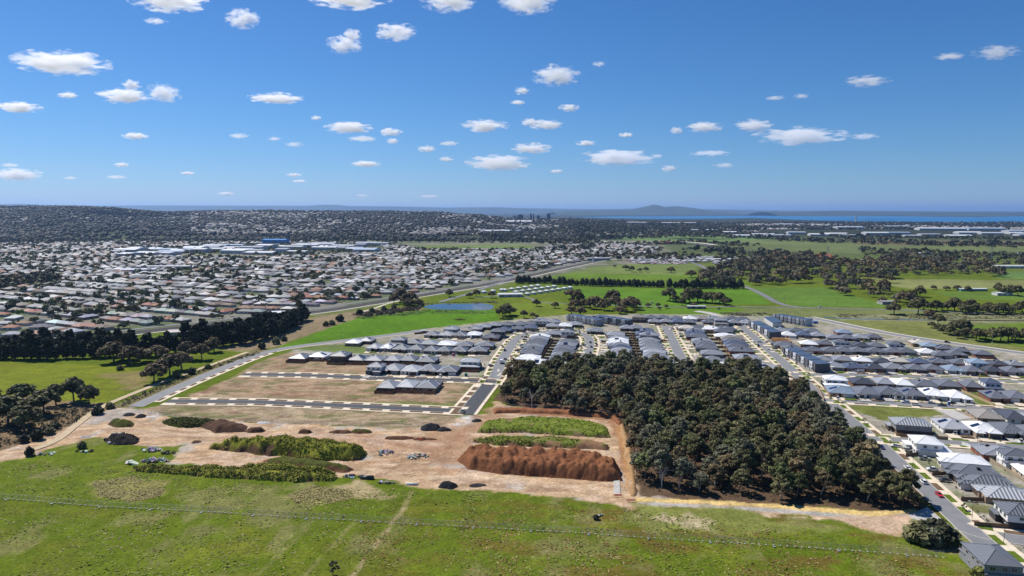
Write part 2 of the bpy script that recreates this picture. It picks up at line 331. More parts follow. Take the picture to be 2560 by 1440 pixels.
def ground_colour(X, Y):
    n = X.size
    big = fbm(X, Y, 46, 3, 4); mid = fbm(X, Y, 11, 5, 4); fine = fbm(X, Y, 3.2, 8, 3)
    col = np.empty((n, 3))
    base = np.array(C_GRASS) * (1 - big[:, None]) + np.array(C_GRASS2) * big[:, None]
    yel = sstep(.50, .72, mid * .6 + fbm(X, Y, 25, 12, 3) * .4)[:, None]
    base = base * (1 - .55 * yel) + np.array((.165, .18, .02)) * .55 * yel
    # red-brown seed heads and dry tufts through the front paddock
    near = 1 - sstep(330, 380, Y)
    red = sstep(.50, .64, fbm(X * .45 + Y * .2, Y, 9, 21, 5, .6)) * near * (0.25 + .75 * sstep(-70, 30, X)) * (1 - sstep(262, 285, Y))
    base = base * (1 - .72 * red[:, None]) + np.array((.135, .085, .022)) * .72 * red[:, None]
    dry = sstep(.58, .72, fbm(X, Y * .6, 14, 33, 4)) * near
    base = base * (1 - .6 * dry[:, None]) + np.array((.20, .18, .075)) * .6 * dry[:, None]
    # wheel lines
    for (a, b, w, k) in TRACKS:
        dx, dy = b[0] - a[0], b[1] - a[1]; L = math.hypot(dx, dy); t = np.clip(((X - a[0]) * dx + (Y - a[1]) * dy) / L ** 2, 0, 1)
        d = np.hypot(X - a[0] - t * dx, Y - a[1] - t * dy)
        f = k * np.exp(-(d / w) ** 2) * sstep(.3, .6, fbm(X, Y, 5, 55, 3))
        base = base * (1 - f[:, None]) + np.array((.40, .30, .18)) * f[:, None]
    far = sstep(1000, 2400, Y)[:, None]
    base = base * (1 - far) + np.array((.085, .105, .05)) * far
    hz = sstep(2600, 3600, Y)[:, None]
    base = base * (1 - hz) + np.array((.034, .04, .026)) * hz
    col[:] = base
    for poly, c, w, amp, ns, seed, k in ZONES:
        P = np.asarray(poly); m = amp + w + 2
        sel = np.nonzero((X > P[:, 0].min() - m) & (X < P[:, 0].max() + m) & (Y > P[:, 1].min() - m) & (Y < P[:, 1].max() + m))[0]
        if len(sel) == 0: continue
        x, y = X[sel], Y[sel]
        sd = sdist(x, y, poly) + (fbm(x, y, ns, 100 + seed, 4) - .5) * 2 * amp
        f = sstep(-w, w, sd)[:, None] * k
        v = (0.68 + .64 * fbm(x, y, ns * 1.5, 300 + seed, 5, .6))[:, None]
        cc = np.array(c) * v
        if c in (C_LOT,) or seed in (28, 26, 27):       # patchy weeds on the cleared lots
            g = sstep(.50, .66, fbm(x, y * 2.0, 13, 60, 4))[:, None]; cc = cc * (1 - .8 * g) + np.array((.12, .135, .045)) * .8 * g
            p = sstep(.55, .7, fbm(x, y * 2.2, 10, 66, 4))[:, None]; cc = cc * (1 - .6 * p) + np.array((.40, .30, .20)) * .6 * p
        if seed == 24 or seed == 25:
            g = sstep(.52, .64, fbm(x, y, 7, 61, 3))[:, None]; cc = cc * (1 - .6 * g) + np.array((.14, .17, .06)) * .6 * g
        if seed == 32:
            g = sstep(.52, .66, fbm(x, y * 2.4, 16, 62, 4))[:, None]; cc = cc * (1 - .55 * g) + np.array((.30, .19, .12)) * .55 * g
            p = sstep(.55, .68, fbm(x, y * 1.8, 9, 67, 4))[:, None]; cc = cc * (1 - .5 * p) + np.array((.55, .42, .31)) * .5 * p
            st = sstep(.50, .64, fbm(x * .22 + y * .05, y, 2.6, 68, 4, .65))[:, None]; cc = cc * (1 - .45 * st) + np.array((.24, .15, .095)) * .45 * st
            st = sstep(.56, .68, fbm(x * .3, y, 2.2, 69, 4, .65))[:, None]; cc = cc * (1 - .5 * st) + np.array((.60, .46, .31)) * .5 * st
            st = sstep(.60, .72, fbm(x, y, 12, 71, 4))[:, None]; cc = cc * (1 - .6 * st) + np.array((.38, .36, .33)) * .6 * st
        if seed in (26, 27, 28):
            st = sstep(.50, .62, fbm(x * .25, y, 2.8, 72, 4, .65))[:, None]; cc = cc * (1 - .45 * st) + np.array((.15, .11, .065)) * .45 * st
            st = sstep(.60, .70, fbm(x * .5, y, 6, 73, 4))[:, None]; cc = cc * (1 - .6 * st) + np.array((.20, .11, .07)) * .6 * st
        if seed == 1:
            g = sstep(.45, .62, fbm(x, y, 45, 63, 3))[:, None]; cc = cc * (1 - .8 * g) + np.array((.09, .12, .045)) * .8 * g
        col[sel] = col[sel] * (1 - f) + cc * f
    for pts, w, k, c in RUTS:
        L = smooth_line(GP(*pts), 2); P = np.asarray(L); m = 4 * w
        sel = np.nonzero((X > P[:, 0].min() - m) & (X < P[:, 0].max() + m) & (Y > P[:, 1].min() - m) & (Y < P[:, 1].max() + m))[0]
        if len(sel) == 0: continue
        x, y = X[sel], Y[sel]; d = np.full(len(sel), 1e9)
        for a, b in zip(L, L[1:]):
            ex, ey = b[0] - a[0], b[1] - a[1]; t = np.clip(((x - a[0]) * ex + (y - a[1]) * ey) / (ex * ex + ey * ey + 1e-9), 0, 1); d = np.minimum(d, np.hypot(x - a[0] - t * ex, y - a[1] - t * ey))
        f = (k * np.exp(-(d / w) ** 2) * (.35 + .65 * sstep(.35, .6, fbm(x, y, 4, 57, 3))))[:, None]; col[sel] = col[sel] * (1 - f) + np.array(c) * f
    col *= (0.80 + .40 * fine)[:, None]
    return np.clip(col, .004, .9)
TRACKS = [(G(880, 1440), G(1010, 1270), 1.0, .75), (G(1010, 1270), G(1030, 1225), .9, .5), (G(760, 1440), G(900, 1290), .8, .28),
          (G(1830, 1320), G(1700, 1440), .8, .15), (G(640, 1440), G(770, 1320), .8, .2), (G(860, 1215), G(960, 1245), 1.2, .7), (G(890, 1205), G(985, 1240), 1.2, .6)]
DKR = (.20, .125, .08); PLR = (.58, .45, .33); RDR = (.30, .16, .09)
RUTS = [([(150, 1085), (260, 1060), (330, 1075), (480, 1090), (700, 1085), (900, 1092), (1100, 1112)], 2.2, .55, PLR), ([(200, 1075), (300, 1070), (420, 1085), (520, 1098), (560, 1100)], 1.0, .6, DKR), ([(260, 1075), (285, 1085), (330, 1090)], .9, .7, DKR), ([(400, 1060), (390, 1070), (420, 1078), (520, 1080)], 1.0, .5, DKR),
        ([(880, 1085), (1000, 1112), (1080, 1130), (1130, 1120), (1160, 1070), (1185, 1040)], 3.2, .55, RDR), ([(900, 1160), (1000, 1150), (1090, 1140), (1140, 1100), (1180, 1045)], 2.6, .45, RDR), ([(940, 1190), (1000, 1165), (1010, 1135), (1050, 1122), (1100, 1135), (1080, 1160), (1030, 1165)], 1.0, .55, DKR), ([(920, 1120), (945, 1140), (990, 1145), (1010, 1125)], 1.0, .6, DKR), ([(925, 1112), (950, 1130), (985, 1135)], .8, .6, DKR),
        ([(1150, 1185), (1300, 1205), (1450, 1218), (1560, 1232)], 2.0, .5, PLR), ([(1100, 1195), (1250, 1210), (1400, 1225), (1540, 1245)], 1.0, .4, DKR), ([(1120, 1165), (1180, 1170), (1230, 1178)], 3.0, .7, (.33, .31, .29)), ([(620, 1140), (760, 1175), (860, 1180), (960, 1180)], 1.6, .5, PLR), ([(450, 1135), (560, 1120), (640, 1145), (720, 1170)], 1.2, .35, DKR), ([(1545, 1070), (1558, 1120), (1568, 1180), (1570, 1220)], 1.0, .8, (.42, .22, .07)),
        ([(690, 1060), (720, 1035), (735, 1018)], 1.2, .6, (.40, .33, .24)), ([(1010, 1034), (1040, 1045), (1060, 1060)], 1.4, .6, (.40, .32, .23)), ([(830, 950), (860, 930), (870, 925)], 1.2, .5, PLR), ([(840, 965), (980, 948)], 1.4, .4, RDR), ([(500, 985), (700, 995), (900, 1003), (1140, 1012)], 1.6, .35, (.42, .33, .24)), ([(600, 975), (800, 985), (1000, 993), (1150, 998)], 1.4, .4, RDR),
        ([(1160, 1040), (1172, 1050), (1150, 1062)], 4.0, .8, (.55, .55, .54)), ([(1650, 1290), (1750, 1310), (1790, 1335)], 1.4, .4, PLR), ([(1900, 1300), (2000, 1312), (2200, 1320)], 1.2, .4, DKR)]
def ground_sheet():
    V = []; Fc = []; o = 0
    for hw, y0, y1, c in GRIDS:
        nx = int(round(2 * hw / c)) + 1; ny = int(round((y1 - y0) / c)) + 1
        xs = np.linspace(-hw, hw, nx); ys = np.linspace(y0, y1, ny)
        X, Y = np.meshgrid(xs, ys); V.append(np.stack([X.ravel(), Y.ravel(), np.zeros(X.size)], 1))
        i = np.arange(nx - 1)[None, :] + (np.arange(ny - 1) * nx)[:, None] + o
        Fc.append(np.stack([i, i + 1, i + 1 + nx, i + nx], -1).reshape(-1, 4)); o += X.size
    # the land either side of the finer grids and behind the camera
    def quad(x0, x1, y0, y1):
        nonlocal o
        V.append(np.array([(x0, y0, 0), (x1, y0, 0), (x1, y1, 0), (x0, y1, 0)], float)); Fc.append(np.arange(4)[None] + o); o += 4
    W = 100000
    quad(-W, W, -20000, 120)
    for hw, y0, y1, c in GRIDS[:4]: quad(-W, -hw, y0, y1); quad(hw, W, y0, y1)
    V = np.concatenate(V); Fc = np.concatenate(Fc)
    V[:, 2] = H(V[:, 0], V[:, 1])
    n_side = 4 * 9
    V[-n_side:, 2] = 0
    col = ground_colour(V[:, 0], V[:, 1])
    # small relief: hummocks in the paddock, ruts in the dirt
    nearf = (1 - sstep(440, 480, V[:, 1]))
    V[:, 2] += nearf * (fbm(V[:, 0], V[:, 1], 6, 70, 3) - .75) * .45 * (V[:, 1] > 121)
    t = bpy.data.materials.new('ground_soil_and_grass'); t.use_nodes = True; nt = t.node_tree
    b = nt.nodes['Principled BSDF']; b.inputs['Roughness'].default_value = 1.0; b.inputs['Specular IOR Level'].default_value = 0.05
    at = N(nt, 'ShaderNodeAttribute', attribute_name='tint'); geo = N(nt, 'ShaderNodeNewGeometry')
    n1 = N(nt, 'ShaderNodeTexNoise'); n1.inputs['Scale'].default_value = 0.75; n1.inputs['Detail'].default_value = 5; n1.inputs['Roughness'].default_value = .65
    n2 = N(nt, 'ShaderNodeTexNoise'); n2.inputs['Scale'].default_value = 0.16; n2.inputs['Detail'].default_value = 4
    nt.links.new(geo.outputs['Position'], n1.inputs['Vector']); nt.links.new(geo.outputs['Position'], n2.inputs['Vector'])
    mr = N(nt, 'ShaderNodeMapRange'); mr.inputs['From Min'].default_value = .28; mr.inputs['From Max'].default_value = .72; mr.inputs['To Min'].default_value = .62; mr.inputs['To Max'].default_value = 1.38
    nt.links.new(n1.outputs[0], mr.inputs['Value'])
    mr2 = N(nt, 'ShaderNodeMapRange'); mr2.inputs['From Min'].default_value = .3; mr2.inputs['From Max'].default_value = .7; mr2.inputs['To Min'].default_value = .85; mr2.inputs['To Max'].default_value = 1.15
    nt.links.new(n2.outputs[0], mr2.inputs['Value'])
    mm = N(nt, 'ShaderNodeMath', operation='MULTIPLY'); nt.links.new(mr.outputs[0], mm.inputs[0]); nt.links.new(mr2.outputs[0], mm.inputs[1])
    vm = N(nt, 'ShaderNodeVectorMath', operation='SCALE'); nt.links.new(at.outputs['Color'], vm.inputs[0]); nt.links.new(mm.outputs[0], vm.inputs['Scale'])
    nt.links.new(vm.outputs[0], b.inputs['Base Color'])
    bp = N(nt, 'ShaderNodeBump'); bp.inputs['Strength'].default_value = .6; bp.inputs['Distance'].default_value = .5
    nt.links.new(n1.outputs[0], bp.inputs['Height']); nt.links.new(bp.outputs[0], b.inputs['Normal'])
    me = np_mesh('ground', V, Fc, [t], col, smooth=True)
    return struct('ground', me)
ground_sheet()
# ---------------------------------------------------------------- roads, kerbs, footpaths, verges
M_ASPH_NEW = mat('asphalt_new', (.058, .061, .067), .8, .3, var=.18, vscale=.25)
M_ASPH = mat('asphalt_old', (.20, .20, .205), .8, .3, var=.12, vscale=.15)
M_CONC = mat('concrete_cream', (.66, .56, .42), .85, .25, var=.14, vscale=.35)
M_CONC_G = mat('concrete_grey', (.42, .40, .37), .85, .25, var=.16, vscale=.35)
M_KERB = mat('kerb_concrete', (.50, .46, .39), .85, .25, var=.12, vscale=.5)
M_STRIP = mat('bare_verge', (.15, .10, .065), 1, .05, var=.35, vscale=.8)
M_LAWN = mat('verge_lawn', (.10, .145, .018), 1, .05, var=.4, vscale=.7)
M_GRAVEL = mat('gravel_track', (.48, .38, .25), 1, .1, var=.2, vscale=.3)
M_BALLAST = mat('rail_ballast', (.10, .095, .09), 1, .1, var=.25, vscale=.1)
M_PATHW = mat('path_pale', (.52, .48, .42), .9, .2, var=.12, vscale=.3)
M_ROADFAR = mat('road_far', (.17, .17, .175), .85, .25, var=.15, vscale=.05)
Z = [0.02]
def layer():
    Z[0] += 0.0012; return 0.055 + Z[0]
NEAR_LINES = []
def road(line, w, new=False, kerb=True, name='road', far=False):
    z = layer(); m = M_ASPH_NEW if new else (M_ROADFAR if far else M_ASPH)
    struct(name, strip(name, line, -w / 2, w / 2, z, m))
    if kerb:
        for s in (1, -1):
            a, b = sorted((s * w / 2, s * (w / 2 + .34)))
            struct('kerb', strip('kerb', line, a, b, -.05, M_KERB, h=.17))
    NEAR_LINES.append((line, w / 2 + 4))
def path(line, d0, d1, m=None, name='footpath', h=.0):
    struct(name, strip(name, line, min(d0, d1), max(d0, d1), layer(), m or M_CONC))
def verge_blocks(line, d0, d1, step, gap, m, base=None, phase=0.0, skip=()):
    """strips of verge between driveway crossings, each its own slab; the crossings are a concrete sheet below"""
    L = [0.0]
    for a, b in zip(line, line[1:]): L.append(L[-1] + math.hypot(b[0] - a[0], b[1] - a[1]))
    def at(s):
        s = min(max(s, 0), L[-1] - 1e-6)
        for i in range(len(line) - 1):
            if L[i + 1] >= s:
                t = (s - L[i]) / (L[i + 1] - L[i]); a, b = line[i], line[i + 1]
                dx, dy = b[0] - a[0], b[1] - a[1]; k = math.hypot(dx, dy)
                return (a[0] + dx * t, a[1] + dy * t, -dy / k, dx / k)
    path(line, d0, d1, base or M_CONC, 'crossover')
    z = layer(); s = gap * .5 + phase; k = 0
    while s + step - gap < L[-1]:
        mb = MB(); q = []; e = s + step - gap
        pts = [s] + [x for x in np.arange(math.ceil(s / 3) * 3, e, 3) if s + .5 < x < e - .5] + [e]
        A = []; B = []
        for x in pts:
            px_, py_, nx, ny = at(x); A.append((px_ + nx * d0, py_ + ny * d0)); B.append((px_ + nx * d1, py_ + ny * d1))
        poly = A + B[::-1]
        if d1 < d0: poly = poly[::-1]
        poly = poly[::-1] if d1 > d0 else poly
        # top only, a shallow bed
        n = len(poly); a2 = sum(poly[i][0] * poly[(i + 1) % n][1] - poly[(i + 1) % n][0] * poly[i][1] for i in range(n))
        if a2 < 0: poly = poly[::-1]
        mb.prism(poly, z - .03, z + .03)
        mm = m if not callable(m) else m(k)
        struct('verge', mb.mesh('verge', mm)); s += step; k += 1
# estate axes
U = (0.139, 0.990); V_ = (0.990, -0.139)
R_FRONT = GP((418, 1003), (640, 1005), (900, 1016), (1165, 1028))
R_MID = GP((606, 936), (760, 938), (960, 946), (1180, 951), (1240, 955))
R_WEST = smooth_line(GP((338, 1017), (470, 957), (560, 920), (640, 888), (700, 872), (780, 861), (900, 846), (1000, 835), (1070, 824)), 2)
R_CENT_NEW = GP((1163, 1036), (1185, 1008), (1222, 962))
R_CENT = smooth_line(GP((1222, 962), (1240, 938), (1247, 920), (1252, 905), (1275, 868), (1292, 845), (1318, 833), (1370, 829), (1430, 826), (1480, 828)), 2)
R_B = smooth_line(GP((1458, 925), (1466, 890), (1476, 862), (1472, 842), (1450, 830), (1440, 826)), 2)
R_C = GP((1722, 935), (1692, 872), (1664, 816))
R_TOP = smooth_line(GP((1610, 812), (1664, 812), (1760, 810), (1850, 813), (1880, 806), (1905, 798)), 1)
R_EAST = [(166, 195), (173, 245), (190, 343), (206, 467), (217, 537), (241, 709)]
R_E1 = GP((1990, 936), (2200, 938), (2400, 947), (2700, 962), (3000, 978))
R_E2 = GP((2062, 1000), (2220, 1008), (2420, 1019), (2600, 1031), (2900, 1052))
R_E3 = GP((2180, 1097), (2330, 1103), (2560, 1119), (2800, 1140))
R_E4 = smooth_line(GP((2400, 1315), (2450, 1335), (2560, 1352), (2800, 1378)), 2)
R_E0 = GP((1925, 876), (2060, 884), (2300, 893), (2500, 905), (2700, 918))
R_EM1 = GP((1890, 846), (2000, 846), (2200, 851), (2290, 853))
R_BY = smooth_line(GP((2020, 793), (2070, 803), (2130, 816), (2240, 838), (2400, 862), (2560, 884), (2800, 915), (3200, 960)), 1)
road(R_WEST, 9.0)
road(R_TOP, 7.0); road(R_E0, 6.5); road(R_EM1, 6.5)
road(R_EAST, 8.2); road(R_E1, 7.0); road(R_E2, 7.4); road(R_E3, 7.0); road(R_E4, 8.0)
road(R_C, 8.6); road(R_B, 8.0)
road(R_CENT, 8.2); road(R_CENT_NEW, 9.8, new=True); road(R_FRONT, 7.6, new=True); road(R_MID, 7.2, new=True)
road(R_BY, 8.5)
path(R_BY, 5.5, 9.0, M_PATHW, 'shared_path'); path(R_BY, -5.3, -7.2, M_PATHW)
# new streets: cream paths with bare verges between the crossings
for line, w in ((R_FRONT, 3.8), (R_MID, 3.6)):
    for s in (1, -1):
        verge_blocks(line, s * (w + .45), s * (w + 3.4), 12.6, 4.6, M_STRIP, phase=2.0 if s > 0 else 6.0)
        path(line, s * (w + 3.4), s * (w + 5.0))
verge_blocks(R_CENT_NEW, 5.3, 9.0, 13.0, 4.2, M_STRIP); path(R_CENT_NEW, 9.0, 10.8)
path(R_CENT_NEW, -5.3, -7.0)
verge_blocks(R_WEST[2:16], -4.9, -7.6, 12.6, 5.0, M_STRIP); path(R_WEST[2:16], -7.6, -9.4); path(R_WEST[16:], -5.6, -7.2)
lawn = lambda k: [M_LAWN, M_STRIP, M_LAWN][k % 3]
for line, w, left, right in ((R_CENT, 4.1, 1, 1), (R_B, 4.0, 1, 1), (R_C, 4.3, 1, 1), (R_EAST, 4.1, 0, 1), (R_E1, 3.5, 1, 1), (R_E2, 3.7, 1, 1), (R_E3, 3.5, 1, 1), (R_E4, 4.0, 1, 0), (R_E0, 3.2, 1, 1)):
    for s, on in ((1, left), (-1, right)):
        if not on: continue
        verge_blocks(line, s * (w + .45), s * (w + 3.1), 12.4, 4.4, lawn, M_CONC if line is not R_E0 else M_CONC_G, phase=1.5)
        path(line, s * (w + 3.1), s * (w + 5.1))
verge_blocks(R_EAST[3:], 4.6, 7.2, 12.4, 4.4, lawn); path(R_EAST[3:], 7.2, 9.2)
# island at the bend of the middle road, forecourt by the wood
for pts in ([(1240, 941), (1248, 934), (1256, 930), (1250, 940)], [(1242, 926), (1246, 922), (1250, 926), (1246, 931)]):
    struct('kerb', MB().prism(GP(*pts)[::-1], -.02, .18).mesh('kerb', M_KERB))
struct('forecourt', MB().prism(GP((2272, 1288), (2318, 1268), (2345, 1290), (2382, 1320), (2370, 1330), (2330, 1325), (2300, 1318)), -.05, .1).mesh('forecourt', M_CONC_G))
struct('pavement', MB().prism(GP((1216, 975), (1246, 948), (1252, 952), (1236, 975), (1213, 1012), (1206, 1010)), -.05, .085).mesh('pavement', M_STRIP))
# tracks and the railway
TRK_W = smooth_line(GP((-60, 1160), (60, 1132), (140, 1105), (190, 1062), (250, 1018), (330, 985), (395, 960), (520, 915), (620, 880)), 2)
path(TRK_W[6:], -2.2, 2.2, M_GRAVEL, 'gravel_track')
R_RAIL = smooth_line(GP((-400, 905), (0, 868), (200, 848), (400, 824), (560, 806), (780, 782), (930, 758), (1030, 742), (1250, 706), (1380, 676), (1480, 655), (1560, 640), (1610, 630)), 1)
path(R_RAIL, -9, 9, M_BALLAST, 'rail_bed'); path(R_RAIL, -16, -12.5, M_PATHW, 'shared_path')
path(R_RAIL, 17, 25, M_ROADFAR, 'road')
for ofs in (-3.2, -1.7, 2.2, 3.7): struct('rail', strip('rail', R_RAIL, ofs, ofs + .16, .06, mat('rail_steel', (.22, .2, .19), .4, .5, metal=.6) if ofs == -3.2 else bpy.data.materials['rail_steel'], h=.3))
for pts, w in (([(1860, 715), (1905, 735), (1950, 762), (2010, 770)], 9), ([(1700, 768), (1860, 767), (2010, 769), (2230, 774), (2600, 790)], 6), ([(1680, 640), (1730, 655), (1775, 675)], 12), ([(1280, 694), (1240, 710), (1170, 735), (1100, 755)], 8), ([(1460, 622), (1640, 608), (1760, 610), (1780, 618)], 16),
               ([(1185, 745), (1270, 737), (1330, 745), (1340, 757), (1500, 763), (1700, 768)], 5)):
    path(smooth_line(GP(*pts), 1), -w / 2, w / 2, M_ROADFAR, 'road')
path(smooth_line(GP((900, 781), (935, 772), (965, 760), (1000, 752)), 1), -2, 2, M_PATHW, 'shared_path')
path(smooth_line(GP((1740, 778), (1770, 782), (1800, 790)), 1), -6, 6, M_CONC_G, 'driveway')

# ---------------------------------------------------------------- water
def water_mat(name, col, rough):
    m = bpy.data.materials.new(name); m.use_nodes = True; t = m.node_tree; b = t.nodes['Principled BSDF']
    b.inputs['Base Color'].default_value = (*col, 1); b.inputs['Roughness'].default_value = rough; b.inputs['IOR'].default_value = 1.33
    nz = N(t, 'ShaderNodeTexNoise'); nz.inputs['Scale'].default_value = .35; nz.inputs['Detail'].default_value = 3; geo = N(t, 'ShaderNodeNewGeometry')
    t.links.new(geo.outputs['Position'], nz.inputs['Vector'])
    bp = N(t, 'ShaderNodeBump'); bp.inputs['Strength'].default_value = .15; bp.inputs['Distance'].default_value = .1
    t.links.new(nz.outputs[0], bp.inputs['Height']); t.links.new(bp.outputs[0], b.inputs['Normal']); return m
M_POND = water_mat('pond_water', (.03, .04, .04), .06)
M_SEA = water_mat('bay_water', (.010, .13, .30), .4)
def flat(poly, z): 
    n = len(poly); a2 = sum(poly[i][0] * poly[(i + 1) % n][1] - poly[(i + 1) % n][0] * poly[i][1] for i in range(n))
    if a2 < 0: poly = poly[::-1]
    return MB().add([(x, y, z) for x, y in poly], [tuple(range(n))])
struct('pond_water', flat(smooth_line(GP((1056, 767), (1075, 762), (1110, 759), (1160, 760), (1200, 758), (1232, 762), (1236, 770), (1222, 776), (1180, 775), (1120, 774), (1075, 773), (1056, 767)), 1)[:-1], .12).mesh('pond_water', M_POND))
struct('creek_water', strip('creek_water', smooth_line(GP((2060, 793), (2120, 797), (2200, 798), (2300, 800), (2420, 801), (2560, 802), (2800, 806)), 1), -2.6, 2.6, .1, M_POND))
sea = GP((1425, 543.2), (1500, 545.5), (1640, 548.3), (1800, 547.5), (1880, 545.8), (1960, 549), (2060, 552.5), (2200, 554.5), (2400, 556), (2700, 558), (3600, 562), (4200, 548), (2700, 541.4), (2560, 541.2), (2450, 543), (2350, 542.5), (2250, 541), (2000, 540.8), (1900, 539.8), (1760, 540.6), (1650, 541), (1560, 541.5))
struct('bay_water', flat(sea, 4.0).mesh('bay_water', M_SEA))
# ---------------------------------------------------------------- houses of the new estate
M_WALL = mat('house_wall', rough=.9, spec=.2, objcol=True, var=.10, vscale=.6)
M_ROOF = mat('roof_tile', rough=.38, spec=.7, objcol=True, var=.07, vscale=.5)
def roof_sheet_mat():
    """ribbed steel sheeting: sheen of the ribs painted into the colour as stripes down each slope"""
    m = bpy.data.materials.new('roof_ribbed_steel'); m.use_nodes = True; t = m.node_tree; b = t.nodes['Principled BSDF']
    b.inputs['Roughness'].default_value = .33; b.inputs['Specular IOR Level'].default_value = .6
    oi = N(t, 'ShaderNodeObjectInfo'); tc = N(t, 'ShaderNodeTexCoord'); geo = N(t, 'ShaderNodeNewGeometry')
    vt = N(t, 'ShaderNodeVectorTransform', vector_type='NORMAL', convert_from='WORLD', convert_to='OBJECT'); t.links.new(geo.outputs['True Normal'], vt.inputs[0])
    sn = N(t, 'ShaderNodeSeparateXYZ'); t.links.new(vt.outputs[0], sn.inputs[0]); sp = N(t, 'ShaderNodeSeparateXYZ'); t.links.new(tc.outputs['Object'], sp.inputs[0])
    ax = N(t, 'ShaderNodeMath', operation='ABSOLUTE'); t.links.new(sn.outputs[0], ax.inputs[0]); ay = N(t, 'ShaderNodeMath', operation='ABSOLUTE'); t.links.new(sn.outputs[1], ay.inputs[0])
    gt = N(t, 'ShaderNodeMath', operation='GREATER_THAN'); t.links.new(ax.outputs[0], gt.inputs[0]); t.links.new(ay.outputs[0], gt.inputs[1])
    mx = N(t, 'ShaderNodeMix'); t.links.new(gt.outputs[0], mx.inputs[0]); t.links.new(sp.outputs[0], mx.inputs[2]); t.links.new(sp.outputs[1], mx.inputs[3])
    fr = N(t, 'ShaderNodeMath', operation='PINGPONG'); fr.inputs[1].default_value = .62; t.links.new(mx.outputs[0], fr.inputs[0])
    st = N(t, 'ShaderNodeMapRange'); st.inputs['From Min'].default_value = .26; st.inputs['From Max'].default_value = .34; st.inputs['To Min'].default_value = .55; st.inputs['To Max'].default_value = 1.7
    t.links.new(fr.outputs[0], st.inputs['Value'])
    vm = N(t, 'ShaderNodeVectorMath', operation='SCALE'); t.links.new(oi.outputs['Color'], vm.inputs[0]); t.links.new(st.outputs[0], vm.inputs['Scale'])
    t.links.new(vm.outputs[0], b.inputs['Base Color']); return m
M_ROOFS = roof_sheet_mat()
M_CAP = mat('ridge_cap', rough=.35, spec=.5, objcol=True)
M_GLASS = mat('window_glass', (.02, .025, .03), .12, .6); M_FRAME = mat('window_frame', (.55, .55, .53), .5, .4)
M_GAR = mat('garage_door', rough=.5, spec=.4, objcol=True); M_DOOR = mat('front_door', (.05, .035, .03), .5, .4)
M_SOLAR = mat('solar_cell', (.012, .018, .05), .15, .7); M_COOL = mat('cooler_black', (.02, .02, .022), .6, .3)
M_FENCE = mat('timber_fence', rough=.95, spec=.1, objcol=True, var=.18, vscale=.8)
def hip(mb, x0, x1, y0, y1, z, pitch=23, ov=.5, th=.18, caps=None):
    """hipped roof over a rectangle with eaves, fascia edge and soffit"""
    x0 -= ov; x1 += ov; y0 -= ov; y1 += ov; w = x1 - x0; d = y1 - y0; h = min(w, d) / 2 * math.tan(R(pitch))
    if d >= w: r0 = ((x0 + x1) / 2, y0 + w / 2, z + th + h); r1 = ((x0 + x1) / 2, y1 - w / 2, z + th + h)
    else: r0 = (x0 + d / 2, (y0 + y1) / 2, z + th + h); r1 = (x1 - d / 2, (y0 + y1) / 2, z + th + h)
    A = [(x0, y0, z), (x1, y0, z), (x1, y1, z), (x0, y1, z)]; B = [(x, y, z + th) for x, y, _ in A]
    v = A + B + [r0, r1]
    f = [(0, 3, 2, 1), (0, 1, 5, 4), (1, 2, 6, 5), (2, 3, 7, 6), (3, 0, 4, 7)]
    if d >= w: f += [(4, 5, 8), (5, 6, 9, 8), (6, 7, 9), (7, 4, 8, 9)]; c = [(B[0], r0), (B[1], r0), (B[2], r1), (B[3], r1), (r0, r1)]
    else: f += [(4, 5, 9, 8), (5, 6, 9), (6, 7, 8, 9), (7, 4, 8)]; c = [(B[0], r0), (B[3], r0), (B[1], r1), (B[2], r1), (r0, r1)]
    mb.add(v, f)
    if caps is not None:
        for p, q in c: caps.bar((p[0], p[1], p[2] + .04), (q[0], q[1], q[2] + .04), .46, .1)
    return r0, r1
def gable(mb, x0, x1, y0, y1, z, h, th=.18):
    xm = (x0 + x1) / 2
    mb.add([(x0, y0, z), (x1, y0, z), (xm, y0, z + h), (x0, y1, z), (x1, y1, z), (xm, y1, z + h)], [(0, 1, 2), (4, 3, 5), (0, 2, 5, 3), (1, 4, 5, 2), (0, 3, 4, 1)])
def window(w, h, axis):
    """window set in a wall: frame bars around a pane; axis names the wall normal"""
    mb = MB(); t = .06
    def b(u0, u1, z0, z1, d):
        if axis in '-+': mb.box(u0, u1, -d, .02, z0, z1)
        else: mb.box(-d, .02, u0, u1, z0, z1)
    mb.cur = 0; b(-w / 2 + .04, w / 2 - .04, .04, h - .04, .03)
    mb.cur = 1
    for u0, u1, z0, z1 in ((-w / 2, w / 2, 0, t), (-w / 2, w / 2, h - t, h), (-w / 2, -w / 2 + t, t, h - t), (w / 2 - t, w / 2, t, h - t), (-.03, .03, t, h - t)): b(u0, u1, z0, z1, t)
    return mb.mesh('window', M_GLASS, M_FRAME)
WIN = {k: window(*k) for k in ((1.8, 1.4, '-'), (1.2, 1.2, '-'), (2.6, 1.9, '-'), (1.5, 1.2, 'x'), (.9, 1.2, 'x'), (2.4, 2.0, '-'))}
BOXDOOR = MB().box(-.5, .5, -.05, .02, 0, 2.1).mesh('door', M_DOOR)
def _gd(w):
    mb = MB()
    for i in range(4): mb.box(-w / 2, w / 2, -.05 - .012 * (i % 2), .02, i * .54 + .01, i * .54 + .53)
    return mb.mesh('garage_door', M_GAR)
GDOOR = {4.8: _gd(4.8), 2.6: _gd(2.6)}
SOLAR = None
def _solar():
    mb = MB()
    for i in range(4):
        for j in range(2): mb.box(i * 1.06 - 2.1, i * 1.06 - 1.08, j * 1.72 - 1.7, j * 1.72 - .02, 0, .05)
    return mb.mesh('solar_panel', M_SOLAR)
SOLAR = _solar()
COOL = MB().box(-.55, .55, -.55, .55, -.3, .7).mesh('roof_cooler', M_COOL)
